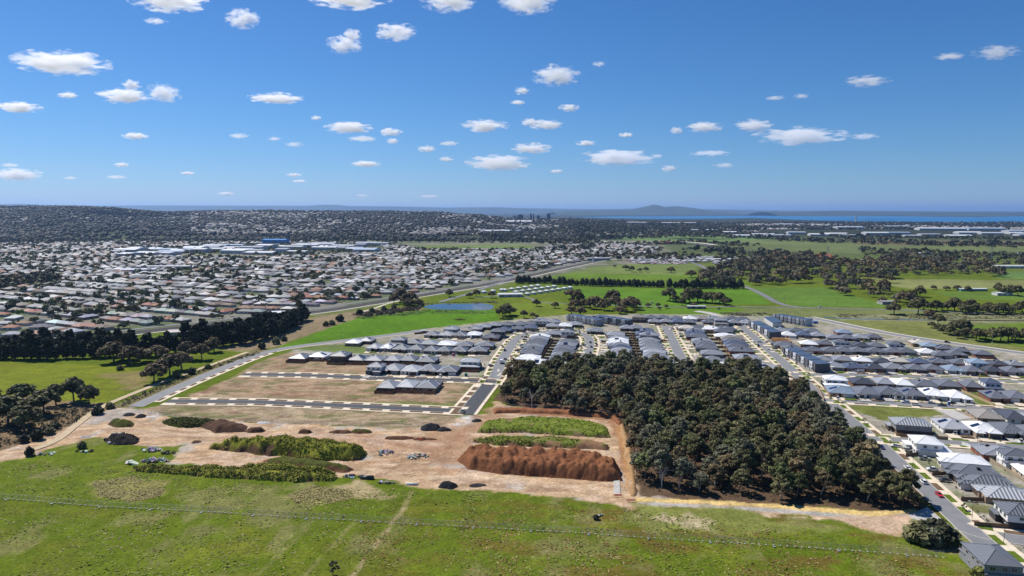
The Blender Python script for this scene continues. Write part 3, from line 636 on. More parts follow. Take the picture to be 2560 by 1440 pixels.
SKYL = MB().box(-.5, .5, -1.3, 1.3, 0, .12).mesh('skylight', mat('skylight_glass', (.45, .52, .58), .15, .6))
# each plan: dict of meshes made once; front of the house faces local -y, 12 wide, 18 deep
def plan_single(kind, mir=1):
    wall = MB(); roof = MB(); caps = MB(); P = []
    hw = 2.65; sx = lambda a, b: (min(a * mir, b * mir), max(a * mir, b * mir))
    def wb(x0, x1, y0, y1, z1=hw): a, b = sx(x0, x1); wall.box(a, b, y0, y1, 0, z1)
    def hp(x0, x1, y0, y1, pt=23): a, b = sx(x0, x1); hip(roof, a, b, y0, y1, hw, pt, .5, .18, caps)
    wb(-6, 6, -6.2, 9); hp(-6, 6, -6.4, 9)
    if kind == 0:      # garage one side, hipped room forward on the other
        wb(-5.96, -.3, -8.2, -6.2); hp(-5.9, -.3, -8.2, -1, 21); wb(2.6, 5.96, -9, -6.2); hp(2.2, 5.9, -9.2, -2, 22)
        P += [('garage_door', GDOOR[4.8], (-3.1, -8.21, .1)), ('window', WIN[(2.6, 1.9, '-')], (4.3, -9.01, .5)), ('door', BOXDOOR, (1.1, -6.21, .1))]
    elif kind == 1:    # garage under the main roof, shallow porch
        wb(-5.96, .2, -7.4, -6.2); hp(-5.9, .3, -7.4, -1.5, 21); wb(2.0, 5.96, -7.0, -6.2)
        P += [('garage_door', GDOOR[4.8], (-2.9, -7.41, .1)), ('window', WIN[(1.8, 1.4, '-')], (4.1, -7.01, .9)), ('door', BOXDOOR, (1.2, -6.21, .1))]
        wall.box(*sx(2.0, 2.3), -7.9, -7.6, 0, hw)
    else:              # plain hip with a verandah post front
        wb(-5.96, -1.2, -7.0, -6.2); wb(1.4, 5.96, -8.4, -6.2); hp(1.2, 5.9, -8.4, -2, 23)
        P += [('garage_door', GDOOR[4.8], (-3.5, -7.01, .1)), ('window', WIN[(2.4, 2.0, '-')], (3.6, -8.41, .5)), ('door', BOXDOOR, (.2, -6.21, .1))]
    for y in (-2.5, 2.0, 6.2):
        P += [('window', WIN[(1.5, 1.2, 'x')] if y != 2.0 else WIN[(.9, 1.2, 'x')], (-6.01, y, 1.0))]
    for y in (-1.0, 4.5): P += [('window_east', WIN[(1.5, 1.2, 'x')], (6.01, y, 1.0))]
    P += [('window_back', WIN[(2.4, 2.0, '-')], (-2.6, 9.01, .3)), ('window_back', WIN[(1.8, 1.4, '-')], (3.0, 9.01, .9))]
    return dict(wall=wall.mesh('wall', M_WALL), roof=roof.mesh('roof', M_ROOF), caps=caps.mesh('ridge_cap', M_CAP), P=P, mir=mir, top=hw)
def plan_double(kind, mir=1):
    lo = MB(); up = MB(); roof = MB(); lr = MB(); caps = MB(); P = []
    sx = lambda a, b: (min(a * mir, b * mir), max(a * mir, b * mir))
    a, b = sx(-6, 6); lo.box(a, b, -6.5, 8.5, 0, 2.8); a, b = sx(-5.9, -.2); lo.box(a, b, -8.6, -6.5, 0, 2.8)
    ux = (-5.6, 5.2) if kind == 0 else (-5.96, 5.96); uy = (-6.2, 4.8) if kind == 0 else (-7.2, 7.8)
    a, b = sx(*ux); up.box(a, b, uy[0], uy[1], 2.82, 5.7); hip(roof, a, b, uy[0], uy[1], 5.72, 22, .5, .18, caps)
    if kind == 0: a, b = sx(-6, 6); hip(lr, a, b, 3.2, 8.5, 2.82, 18, .45, .15)
    pr = MB(); a, b = sx(-5.9, -.2); hip(pr, a, b, -8.6, -5.0, 2.82, 20, .45, .15)
    if kind == 1: lr, pr = pr, None
    P += [('garage_door', GDOOR[4.8], (-3.0, -8.61, .1)), ('door', BOXDOOR, (1.2, -6.51, .1)), ('window', WIN[(1.8, 1.4, '-')], (3.9, -6.51, .9))]
    for x in (-3.4, .2, 3.6): P.append(('window', WIN[(1.8, 1.4, '-')] if x else WIN[(1.2, 1.2, '-')], (x, uy[0] - .01, 3.7)))
    for y in (-3.5, 0.5, 3.6): P.append(('window', WIN[(1.5, 1.2, 'x')], (ux[0] - .01, y, 3.8)))
    for y in (-2.0, 4.0): P.append(('window', WIN[(.9, 1.2, 'x')], (-6.01, y, 1.0)))
    for y in (-2.5, 2.0): P.append(('window_east', WIN[(1.5, 1.2, 'x')], (ux[1] + .01, y, 3.8)))
    for x in (-3.4, 0.4, 3.4): P.append(('window_back', WIN[(1.8, 1.4, '-')], (x, uy[1] + .01, 3.7)))
    P += [('window_back', WIN[(2.4, 2.0, '-')], (-2.0, 8.51, .3)), ('window_back', WIN[(1.8, 1.4, '-')], (2.8, 8.51, .9))]
    return dict(wall=lo.mesh('wall', M_WALL), upper=up.mesh('upper_wall', M_WALL), roof=roof.mesh('roof', M_ROOF), low=lr.mesh('lower_roof', M_ROOF), porch=pr.mesh('porch_roof', M_ROOF) if pr else None, caps=caps.mesh('ridge_cap', M_CAP), P=P, mir=mir, top=5.7)
PLANS = [plan_single(k, m) for k in (0, 1, 2) for m in (1, -1)]; PLANS2 = [plan_double(k, m) for k in (0, 1) for m in (1, -1)]
def ribbed(me):
    c = me.copy(); c.materials.clear(); c.materials.append(M_ROOFS); return c
RIB = {}
ROOFC = dict(d=(.145, .15, .167), g=(.265, .273, .293), l=(.39, .395, .41), w=(.80, .80, .79), b=(.095, .115, .17), t=(.30, .265, .225), n=(.07, .072, .082), c=(.62, .57, .48), s=(.24, .30, .37), m=(.30, .31, .32), k=(.13, .135, .147), o=(.45, .24, .12))
ROOFW = dict(d='charcoal', g='grey', l='light grey', w='white', b='blue-black', t='taupe', n='near-black', c='cream', s='pale blue', m='striped pale steel', k='striped dark steel', o='bare timber')
WALLC = dict(r=(.24, .085, .055), c=(.50, .40, .29), w=(.72, .71, .69), d=(.045, .045, .05), g=(.24, .24, .245), t=(.36, .26, .18), n=(.11, .075, .06))
WALLW = dict(r='red brick', c='cream', w='white', d='black', g='grey', t='tan brick', n='brown brick')
HOUSES = []
def house(x, y, rz, w=12.5, d=18.0, roof='d', wall=None, storeys=1, plan=None, where='', extra='', cap=None, solar=None, upper=None, cooler=None):
    rnd = random.Random(int(x * 31 + y * 57)); i = len(HOUSES)
    pl = (PLANS2 if storeys == 2 else PLANS)[(plan if plan is not None else rnd.randrange(6)) % (4 if storeys == 2 else 6)]
    wall = wall or rnd.choice('rcwgtdntcg')
    lab = f"{ROOFW[roof]}-roofed {'two-storey ' if storeys == 2 else ''}{WALLW[upper or wall]} house, {where}"
    h = thing('house', lab, 'house', (x, y, .05), rz, 'houses of the new estate', (w / 12.0, d / 18.0, 1))
    jit = 1 + (rnd.random() - .5) * .24; rc = tuple(min(.85, c * jit) for c in ROOFC[roof])
    def rm(me):
        if roof in 'mk':
            if me.name not in RIB: RIB[me.name] = ribbed(me)
            return RIB[me.name]
        return me
    put('wall', pl['wall'], h, color=WALLC[wall])
    if storeys == 2: put('upper_wall', pl['upper'], h, color=WALLC[upper or rnd.choice('wwgdc')]); put('lower_roof', rm(pl['low']), h, color=rc); pl['porch'] and put('porch_roof', rm(pl['porch']), h, color=rc)
    rf = put('roof', rm(pl['roof']), h, color=rc)
    put('ridge_cap', pl['caps'], rf, color=cap or tuple(min(.8, c * 1.25) for c in rc))
    gcol = rnd.choice(((.05, .05, .055), (.3, .3, .3), (.6, .6, .58), (.09, .06, .05), (.2, .2, .21)))
    for nm, me, (px, py, pz) in pl['P']:
        o = put(nm.split('_')[0] if nm.startswith('window') else nm, me, h, (px * pl['mir'], py, pz), color=gcol if nm == 'garage_door' else None)
        flip = (nm == 'window_back') or ((nm == 'window_east') != (pl['mir'] < 0) and me in (WIN[(1.5, 1.2, 'x')], WIN[(.9, 1.2, 'x')]))
        if flip: o.rotation_euler = (0, 0, math.pi)
    # things on the roof sit on its slope: the east and west planes have pitch 23 (22 upstairs)
    px0 = 5.9 if storeys == 1 else 5.6; zt = pl['top'] + .18; tn = math.tan(R(23 if storeys == 1 else 22))
    def on_roof(nm, me, sx, frac, yy, tilt=True):
        xx = sx * (px0 * (1 - frac)); zz = zt + (6.5 - abs(xx)) * tn + .05
        o = put(nm, me, rf, (xx, yy, zz)); 
        if tilt: o.rotation_euler = (0, sx * R(23), 0)
        return o
    if solar if solar is not None else rnd.random() < .22: on_roof('solar_panel', SOLAR, rnd.choice((-1, 1)), .42, rnd.uniform(-1, 3.5))
    if cooler if cooler is not None else rnd.random() < .30: on_roof('roof_cooler', COOL, rnd.choice((-1, 1)), .55, rnd.uniform(-2, 3), False)
    elif rnd.random() < .12: on_roof('skylight', SKYL, rnd.choice((-1, 1)), .5, rnd.uniform(-2, 3))
    HOUSES.append((x, y, rz, w, d, where)); return h
M_DRIVE = M_CONC
def rect(name, x, y, rz, x0, x1, y0, y1, z, m):
    c, s = math.cos(rz), math.sin(rz)
    return struct(name, flat([(x + a * c - b * s, y + a * s + b * c) for a, b in ((x0, y0), (x1, y0), (x1, y1), (x0, y1))], z).mesh(name, m))
PALING = {}
def yard_fence(x, y, rz, w, d, back, where, col=(.20, .125, .075)):
    """paling fence round three sides of a back yard"""
    f = thing('paling_fence', f'brown paling fence behind house {where}', 'fence', (x, y, .02), rz, 'paling fences round the back yards')
    for nm, (x0, x1, y0, y1) in (('fence_side', (-w / 2, -w / 2 + .08, d / 2 - 3, d / 2 + back)), ('fence_side', (w / 2 - .08, w / 2, d / 2 - 3, d / 2 + back)), ('fence_back', (-w / 2, w / 2, d / 2 + back, d / 2 + back + .08))):
        mb = MB(); mb.box(x0, x1, y0, y1, 0, 1.85)
        put(nm, mb.mesh(nm, M_FENCE), f, color=tuple(c * random.uniform(.8, 1.25) for c in col))
def row(pts, rz, where, end, w=None, d=18.0, z=3.6, drive=7.0, fence=0.0, flipn=False):
    """a row of houses: pts = (photo x, photo y, code); code = roof letter [+ '2'] [+ wall letter after ':'] """
    W = []
    for px, py, code in pts:
        two = '2' in code; W.append(G(px, py, 7.0 if two else z))
    n = len(pts)
    for i, (px, py, code) in enumerate(pts):
        if 'x' in code: continue
        rf = code[0]; two = '2' in code; wl_ = code.split(':')[1][0] if ':' in code else None; up = ([q for q in code.split(':')[1][1:] if q.islower()] or [None])[0] if ':' in code else None
        x, y = W[i]
        if w is None:
            ds = [math.hypot(W[j][0] - x, W[j][1] - y) for j in (i - 1, i + 1) if 0 <= j < n]; ww = min(max(min(ds) * .93, 10), 15.2) if ds else 12
        else: ww = w
        where_i = f"{ORD[i]} from {end.replace('the ', '')} in {where.replace('the ', '')}" if n > 1 else where
        h = house(x, y, rz + random.uniform(-.02, .02), ww, d, rf, wl_, 2 if two else 1, None, where_i, upper=up, solar=True if 'S' in code else None, cap=(.62, .62, .60) if 'C' in code else None)
        if drive:
            mir = -1 if (i % 2) else 1; k = ww / 12
            rect('driveway', x, y, rz, -5.6 * k if mir > 0 else -5.6 * k, -.3 * k, -d / 2 - drive, -d / 2 + .6, layer(), random.choice((M_CONC, M_CONC_G, M_CONC)))
            lx0, lx1 = (.4 * k, 5.8 * k)
            if random.random() < .75: rect('front_lawn', x, y, rz, lx0, lx1, -d / 2 - drive * .62, -d / 2 - .6, layer(), random.choice((M_LAWN, M_LAWN, M_STRIP, M_CONC_G)))
        if fence: yard_fence(x, y, rz, ww / .93 * .99, d, fence, where_i)
A_S = math.atan2(-0.139, 0.990)            # front looks to the camera, along the estate axis
A_N = A_S + math.pi
A_E = A_S + math.pi / 2; A_W = A_S - math.pi / 2   # fronts towards the east / west
row([(975, 958, 'g:nC'), (1022, 956, 'l:tC'), (1073, 958, 'd:tC')], A_N, 'front row beside bare lots', 'the west end', d=19, fence=5)
row([(941, 909, 'g2:dwC'), (985, 917, 'g:dC'), (1029, 920, 'l:wC'), (1075, 918, 'd:dC'), (1122, 921, 'd:dC')], A_S, 'the row facing the new mid street', 'the bare-lot end', d=19)
row([(754, 888, 'd:rSC'), (801, 884, 'w:wC'), (853, 882, 'd2:nnSC'), (897, 892, 'd:nSC'), (941, 893, 'g:nC'), (987, 893, 'g:dC'), (1026, 893, 'd:dC'), (1070, 896, 'd:dC'), (1124, 900, 'x'), (1177, 898, 'l2:nwC')], A_N, 'second row of western block', 'open end', d=18, fence=4)
row([(937, 864, 'g:dC'), (969, 864, 'w:wC'), (1005, 867, 'd:dC'), (1041, 868, 'd:wC'), (1079, 871, 'd:wC'), (1112, 872, 'd:cC'), (1150, 872, 'd:dC'), (1197, 872, 'd:nC')], A_S, 'the third row of the western block', 'the paddock end', d=17)
row([(997, 845, 'd2:dgC'), (1037, 852, 'd:dC'), (1076, 854, 'g:cC'), (1119, 856, 'w:cC'), (1162, 858, 'd:dC'), (1214, 858, 'd:dC')], A_N, 'the fourth row of the western block', 'the paddock end', d=17, fence=3)
row([(886, 852, 'w:tC'), (918, 847, 'g:n')], A_N, 'pair by curving western road', 'the west', d=14, drive=0)
row([(1081, 833, 'd:dC'), (1116, 833, 'l:wC'), (1150, 834, 'd:cC'), (1186, 833, 'w:wC'), (1229, 839, 'd:r')], A_S, 'the fifth row of the western block', 'the paddock end', d=16)
row([(1130, 818, 'g2:wg'), (1166, 821, 't:c'), (1190, 818, 'g:r'), (1212, 813, 'g:r'), (1239, 809, 'g:d'), (1269, 808, 'd:g'), (1300, 807, 'd:n'), (1327, 806, 'd:c'), (1354, 798, 'g2:nw'), (1385, 801, 'g:c')], A_N, 'the arc along the lush paddock', 'the west end', d=15, drive=0, w=13)
row([(1246, 824, 'd2:gd'), (1262, 822, 'b:d'), (1295, 818, 'd:g'), (1326, 816, 'b:c'), (1382, 812, 'g:c'), (1414, 811, 'w:w'), (1439, 808, 'g:d')], A_S, 'the arc inside the curving street', 'the west end', d=15, w=13)
row([(1384, 831, 'g:g'), (1420, 825, 'g2:rw'), (1487, 824, 'g:n')], A_S, 'trio above fenced yards', 'the west', d=14, drive=4)
row([(1349, 838, 'w:w'), (1346, 844, 'g:g'), (1342, 851, 'd:d'), (1339, 857, 'd:g'), (1333, 863, 'g:d'), (1329, 870, 'd:n'), (1325, 878, 'd:d'), (1321, 891, 'w:r'), (1341, 902, 'w:t')], A_W, 'the column east of the central road', 'the far end', d=19)
row([(1424, 852, 'd:d'), (1420, 859, 'g:g'), (1415, 868, 'd:d'), (1411, 877, 'd:g'), (1409, 884, 'g:d'), (1405, 893, 'd:d'), (1421, 903, 'w:g')], A_E, 'column west of bending street', 'the far end', d=19)
row([(1536, 833, 'g:c'), (1545, 843, 'g:g'), (1544, 848, 'w:w'), (1544, 854, 'w:w'), (1546, 861, 'g:g'), (1550, 867, 'b:d'), (1550, 873, 'l:g'), (1545, 882, 'g:d'), (1530, 892, 's:w')], A_W, 'the column east of the bending street', 'the far end', d=19)
row([(1615, 823, 'b2:gd'), (1624, 833, 'g2:gg'), (1619, 842, 'd:d'), (1626, 848, 'g:g'), (1627, 856, 'g:g'), (1629, 862, 'g:d'), (1632, 871, 'g:g'), (1640, 878, 'l:g'), (1640, 886, 'g:g'), (1654, 894, 'g:g'), (1661, 903, 'g:g')], A_E, 'the column west of the straight street', 'the far end', d=20)
row([(1567, 817, 'g:n'), (1588, 816, 'g:g')], A_S, 'the pair behind the tall townhouses', 'the west', d=13, drive=0, w=13)
row([(1714, 817, 'c:c'), (1742, 817, 'd:g'), (1735, 824, 'g:g'), (1735, 829, 'b:d'), (1740, 837, 'd:d'), (1751, 849, 'g:g'), (1759, 857, 'd:d'), (1764, 865, 'd:g'), (1776, 879, 'g:g'), (1783, 893, 'g2:gw'), (1795, 903, 'g:g')], A_W, 'the column east of the straight street', 'the far end', d=19)
row([(1780, 819, 'w:c'), (1814, 819, 'd:g'), (1812, 825, 'd:d'), (1814, 837, 'w:c'), (1830, 843, 't:r'), (1835, 849, 'd:r'), (1840, 857, 'b:w'), (1845, 863, 'd:r'), (1852, 872, 'd:r'), (1867, 890, 'g:r'), (1884, 901, 'l2:ww'), (1820, 911, 'w:w'), (1916, 916, 'l:g')], A_E, 'the column west of the eastern street', 'the far end', d=20)
row([(1596, 788, 't2:nc'), (1626, 791, 'd:g'), (1657, 791, 'd:c'), (1689, 793, 'd:g'), (1725, 793, 'w:w'), (1757, 793, 't:g'), (1782, 793, 'g:c'), (1802, 797, 'g2:cg'), (1828, 794, 'd:d'), (1856, 796, 'd:g')], A_N, 'the back row along the creek paddock', 'the west end', d=15, drive=0, w=14)
row([(1637, 801, 'g:g'), (1666, 801, 'g:d'), (1695, 801, 'b:g'), (1721, 802, 'd:d'), (1772, 802, 'd:g'), (1835, 803, 'g:g'), (1867, 804, 'l:w')], A_S, 'the row facing the top street', 'the west end', d=14, w=13, drive=5)
A_R = math.atan2(-0.235, 0.972); A_RN = A_R + math.pi
row([(1951, 823, 'g:g'), (1989, 823, 'd:c'), (2026, 824, 'd:d'), (2108, 827, 's:r')], A_RN, 'the row along the bypass', 'the townhouse end', d=16, drive=0, w=14)
row([(1970, 834, 'w:w'), (2008, 833, 'b:g'), (2044, 835, 'g:d'), (2084, 840, 'g:g'), (2118, 841, 'd:d'), (2150, 840, 'g:c'), (2183, 839, 'd:c')], A_R, 'the second row below the bypass', 'the townhouse end', d=15, w=13, drive=5)
row([(2020, 855, 'w:t'), (2060, 855, 'd:r'), (2104, 851, 'd2:gw'), (2150, 860, 'n:r'), (2187, 860, 'd:n'), (2240, 856, 'd2:dw'), (2297, 853, 'c:t'), (2322, 860, 's:g'), (2360, 866, 'd:g'), (2400, 872, 'd:d'), (2452, 880, 'd:n')], A_RN, 'the third row below the bypass', 'the townhouse end', d=15, w=14, drive=0, fence=3)
row([(1956, 858, 'd:g'), (1976, 867, 'd:t')], A_W, 'the pair beside the timber-framed house', 'the far side', d=17)
row([(2032, 872, 'd:r'), (2076, 873, 'd:c'), (2107, 873, 'd:d'), (2144, 873, 'd:d'), (2189, 874, 'd:g'), (2231, 875, 'd:r'), (2264, 875, 'd:g'), (2317, 877, 'w:w'), (2352, 883, 'd:g'), (2388, 881, 'd:n')], A_R, 'the fourth row below the bypass', 'the townhouse end', d=15, w=14, drive=5)
row([(2056, 894, 'g:r'), (2104, 894, 'g:t'), (2153, 896, 'w:c'), (2202, 899, 'n:r'), (2242, 897, 'c:c'), (2293, 900, 'b:r'), (2344, 900, 'd:r'), (2397, 902, 'd:r'), (2441, 900, 's2:ww'), (2493, 905, 'n:r'), (2535, 906, 'g:r'), (2585, 910, 'd:g')], A_RN, 'the fifth row below the bypass', 'the townhouse end', d=15, drive=0)
row([(2083, 911, 'g:c'), (2133, 913, 'b:r'), (2183, 915, 'n:r'), (2231, 914, 'g:t'), (2287, 917, 'd:d'), (2330, 917, 'd:r'), (2382, 919, 's:w'), (2430, 921, 'd:t'), (2480, 921, 'n:r'), (2530, 923, 'd:g'), (2580, 926, 'd:g')], A_R, 'garage row facing wood corner', 'the townhouse end', d=16)
row([(2087, 942, 'w2:dw'), (2152, 949, 'n:r'), (2206, 949, 'g:t'), (2253, 952, 'w:w'), (2307, 954, 'd:w'), (2365, 955, 'd:t'), (2424, 957, 'd:r'), (2476, 950, 'b2:dw')], A_RN, 'row behind parked-car street', 'the wood end', d=18, drive=0, fence=2)
row([(2100, 973, 's:t'), (2164, 975, 'd:w'), (2220, 975, 'k:w'), (2279, 978, 'd:w'), (2333, 979, 'w:w'), (2391, 985, 'w:w'), (2440, 985, 'x'), (2487, 985, 'd:r'), (2540, 986, 'd:t')], A_R, 'the row facing the parked-car street', 'the wood end', d=20)
row([(2459, 1030, 't:t'), (2526, 1032, 'n:w'), (2590, 1040, 'g:g')], A_RN, 'row south of parked cars', 'slab side', d=21)
row([(2378, 1058, 'l:w'), (2455, 1066, 'w:t'), (2521, 1068, 'k:d'), (2590, 1075, 'd:r')], A_R, 'row by grey two-storey house', 'the wood side', d=20)
A_ES = math.atan2(0.99, 0.146) - math.pi / 2
AW2 = A_ES - math.pi / 2
def solo(px, py, z, rz, w, d, roof, wall, storeys, plan, where, **kw):
    x, y = G(px, py, z); return house(x, y, rz, w, d, roof, wall, storeys, plan, where, **kw), x, y
solo(2274, 1052, 6.5, AW2 - .10, 13, 21, 'm', 'n', 2, 2, 'standing alone at the corner lot by the wood', upper='g', solar=False, cooler=False)
solo(2318, 1098, 6.5, AW2 - .10, 14, 19, 'w', 'w', 2, 0, 'all white, on the street corner facing the wood', upper='w', solar=False, cooler=False)
solo(2400, 1142, 3.8, AW2 - .10, 12, 21, 'w', 'w', 1, 4, 'low, next to the all-white two-storey house', solar=False, cooler=False)
solo(2425, 1170, 3.8, AW2 - .10, 13, 21, 'd', 'd', 1, 0, 'between the low white house and the ribbed roofs', solar=False)
solo(2458, 1196, 3.8, AW2 - .10, 11.5, 21, 'k', 'w', 1, 0, 'with a dark ribbed roof, behind the red car', solar=False, cooler=False)
solo(2505, 1226, 3.8, AW2 - .10, 12.5, 21, 'm', 't', 1, 2, 'with a pale ribbed roof, above the vacant lawn', solar=False, cooler=False)
solo(2556, 1272, 6.2, AW2 - .10, 12, 18, 'k', 'd', 2, 2, 'black and white, cut by the edge beside the corner', upper='w', solar=False, cooler=False)
solo(2492, 1122, 3.8, A_RN, 17, 15, 'g', 'r', 1, 0, 'behind the all-white two-storey house', solar=False)
solo(2540, 1132, 6.2, A_RN, 13, 14, 'd', 'w', 2, 1, 'behind the low white house', upper='w', solar=False)
solo(2590, 1172, 3.8, A_RN, 14, 14, 'w', 'c', 1, 0, 'cut by the edge behind the ribbed roofs', solar=False)
solo(2478, 1384, 6.0, A_ES + math.pi, 11.5, 17.5, 'd', 'g', 2, 3, 'nearest, at the bottom corner by the round shrubs', upper='g', solar=False, cooler=False)
# the timber frame of a house being built
def timber_frame(px, py, rz):
    x, y = G(px, py, 3); t = thing('unfinished_house', 'orange timber frame of an unfinished house by the eastern street', 'house frame', (x, y, .05), rz)
    M = mat('raw_timber', (.50, .27, .12), .9, .15, var=.15)
    mb = MB(); mb.box(-6.2, 6.2, -8, 8, 0, .15); put('slab', mb.mesh('slab', M_CONC_G), t)
    for k in range(9):
        yy = -7.6 + k * 1.9; mb = MB()
        for xx in (-6, 0, 6): mb.bar((xx, yy, .1), (xx, yy, 2.5), .12, .12, (0, 1, 0))
        mb.bar((-6.3, yy, 2.5), (6.3, yy, 2.5), .1, .16); mb.bar((-6.3, yy, 2.5), (0, yy, 4.9), .1, .16); mb.bar((6.3, yy, 2.5), (0, yy, 4.9), .1, .16)
        put('roof_truss', mb.mesh('roof_truss', M), t)
    for xx in (-6, 6):
        mb = MB(); mb.box(xx - .06, xx + .06, -7.6, 7.6, .15, 2.4); put('wall_panel', mb.mesh('wall_panel', M), t)
    for s in (-1, 1):
        mb = MB()
        for k in range(9): f = k / 8; mb.bar((s * 6.2 * (1 - f), -7.7, 2.55 + 2.4 * f), (s * 6.2 * (1 - f), 7.7, 2.55 + 2.4 * f), .22, .06)
        put('roof_batten', mb.mesh('roof_batten', M), t)
timber_frame(1954, 849, A_W)
# ---------------------------------------------------------------- townhouse terraces
M_THR = mat('terrace_roof', (.06, .085, .13), .4, .55, var=.1)
def unit_mesh(k):
    wall = MB(); wall.box(-2.7, 2.7, -5.5, 5.5, 0, 6.2); wall.box(-2.7, 2.7, -5.5, -5.2, 6.2, 6.9)
    pop = MB(); pop.box(-2.6, .3, -6.4, -5.5, 2.7, 7.1)
    roof = MB(); roof.add([(-2.75, -5.2, 6.35), (2.75, -5.2, 6.35), (2.75, 5.8, 6.95), (-2.75, 5.8, 6.95), (-2.75, -5.2, 6.2), (2.75, -5.2, 6.2), (2.75, 5.8, 6.2), (-2.75, 5.8, 6.2)], [(0, 1, 2, 3), (4, 7, 6, 5), (0, 4, 5, 1), (1, 5, 6, 2), (2, 6, 7, 3), (3, 7, 4, 0)])
    return wall.mesh('wall', M_WALL), pop.mesh('bay', M_WALL), roof.mesh('roof', M_THR)
TH = unit_mesh(0)
def terrace(p0, p1, n, side, where, cols, z=3.0, sc=1.0):
    a = Vector((*G(*p0, z), 0)); b = Vector((*G(*p1, z), 0)); d = (b - a).normalized(); rz = math.atan2(d.y, d.x) + (0 if side > 0 else math.pi)
    for i in range(n):
        p = a.lerp(b, (i + .5) / n); L = (b - a).length / n
        t = thing('townhouse', f'{cols[1][i % 2]} townhouse, {ORD[i]} from far end of {where}', 'townhouse', (p.x, p.y, .05), rz, 'townhouse terraces', (L / 5.4, sc, sc * (1 + .03 * (i % 2))))
        c = cols[0][i % 2]; put('wall', TH[0], t, color=c); put('bay', TH[1], t, color=cols[0][(i + 1) % 2]); put('roof', TH[2], t)
        for (wx, wy, wz) in ((-1.2, -6.41, 3.9), (1.5, -5.51, 3.9)): put('window', WIN[(1.2, 1.2, '-')], t, (wx, wy, wz))
        put('garage_door', GDOOR[2.6], t, (-1.0, -5.51, .1), color=(.3, .3, .31)); put('door', BOXDOOR, t, (1.5, -5.51, .1))
        for wx in (-1.2, 1.2): o = put('window', WIN[(1.2, 1.2, '-')], t, (wx, 5.51, 3.9)); o.rotation_euler = (0, 0, math.pi)
GW = ([(.55, .56, .58), (.10, .105, .12)], ['white', 'dark grey']); GD = ([(.30, .31, .33), (.48, .49, .5)], ['mid grey', 'pale grey'])
terrace((1426, 794), (1500, 808), 7, 1, 'the terrace below the gum trees', GD)
terrace((1490, 797), (1575, 809), 8, 1, 'the terrace beside the gums', GW)
terrace((1886, 812), (1938, 840), 6, 1, 'the upper eastern-street terrace', GW)
terrace((1942, 794), (2022, 808), 8, 1, 'the long grey terrace by the creek', GD)
terrace((1974, 880), (2056, 922), 8, 1, 'the white terrace by the wood', GW)
def long_shed():
    x, y = G(1932, 803, 3); t = thing('long_building', 'long white row of units with blue-black roof beside the creek terrace', 'building', (x, y, .05), A_W + .0)
    mb = MB(); mb.box(-20, 20, -4.5, 4.5, 0, 4.2); put('wall', mb.mesh('wall', M_WALL), t, color=(.7, .7, .68))
    mb = MB(); gable(mb, -20.4, 20.4, -5, 5, 4.22, .1); mb = MB(); mb.add([(-20.4, -5, 4.3), (20.4, -5, 4.3), (20.4, 5, 5.4), (-20.4, 5, 5.4), (-20.4, -5, 4.15), (20.4, -5, 4.15), (20.4, 5, 4.15), (-20.4, 5, 4.15)], [(0, 1, 2, 3), (4, 7, 6, 5), (0, 4, 5, 1), (1, 5, 6, 2), (2, 6, 7, 3), (3, 7, 4, 0)])
    put('roof', mb.mesh('roof', M_THR), t)
    for i in range(9): put('window', WIN[(1.8, 1.4, '-')], t, (-17.6 + 4.4 * i, -4.51, 1.0))
long_shed()
# ---------------------------------------------------------------- trees
def leaf_mat(name, rough=.75, trans=.18):
    """leaf colour = object colour x the clump's own tone"""
    m = bpy.data.materials.new(name); m.use_nodes = True; t = m.node_tree; b = t.nodes['Principled BSDF']; out = t.nodes['Material Output']
    b.inputs['Roughness'].default_value = rough; b.inputs['Specular IOR Level'].default_value = .25
    oi = N(t, 'ShaderNodeObjectInfo'); at = N(t, 'ShaderNodeAttribute', attribute_name='tint')
    vm = N(t, 'ShaderNodeVectorMath', operation='MULTIPLY'); t.links.new(oi.outputs['Color'], vm.inputs[0]); t.links.new(at.outputs['Color'], vm.inputs[1])
    t.links.new(vm.outputs[0], b.inputs['Base Color'])
    tl = N(t, 'ShaderNodeBsdfTranslucent'); t.links.new(vm.outputs[0], tl.inputs[0]); mx = N(t, 'ShaderNodeMixShader'); mx.inputs[0].default_value = trans
    t.links.new(b.outputs[0], mx.inputs[1]); t.links.new(tl.outputs[0], mx.inputs[2]); t.links.new(mx.outputs[0], out.inputs['Surface']); return m
M_LEAF = leaf_mat('leaves', .7, .14); M_WEED = leaf_mat('weeds', .9, .04); M_BARK = mat('bark', rough=.9, spec=.15, objcol=True, var=.25, vscale=1.5)
def cards(centres, radii, counts, size, tones, rng, flat_=.55):
    """leaf cards spread through ellipsoid clumps"""
    V = []; C = []
    for c, r, n, tn in zip(centres, radii, counts, tones):
        d = rng.normal(size=(n, 3)); d /= np.linalg.norm(d, axis=1)[:, None]
        p = c + d * r * (rng.random((n, 1)) ** .33) 
        nrm = d * .7 + rng.normal(size=(n, 3)) * .45 + np.array([0, 0, flat_]); nrm /= np.linalg.norm(nrm, axis=1)[:, None]
        a = np.cross(nrm, rng.normal(size=(n, 3))); a /= np.linalg.norm(a, axis=1)[:, None] + 1e-9; b = np.cross(nrm, a)
        s = size * (.6 + .8 * rng.random((n, 1))); q = np.stack([p - a * s - b * s * .7, p + a * s - b * s * .5, p + a * s * .8 + b * s * .7, p - a * s * .7 + b * s * .6], 1)
        V.append(q.reshape(-1, 3)); tt = tn * (.75 + .5 * rng.random((n, 1))); C.append(np.repeat(tt, 4, axis=0) * np.ones((1, 3)))
    V = np.concatenate(V); C = np.concatenate(C); return V, np.arange(len(V)).reshape(-1, 4), C
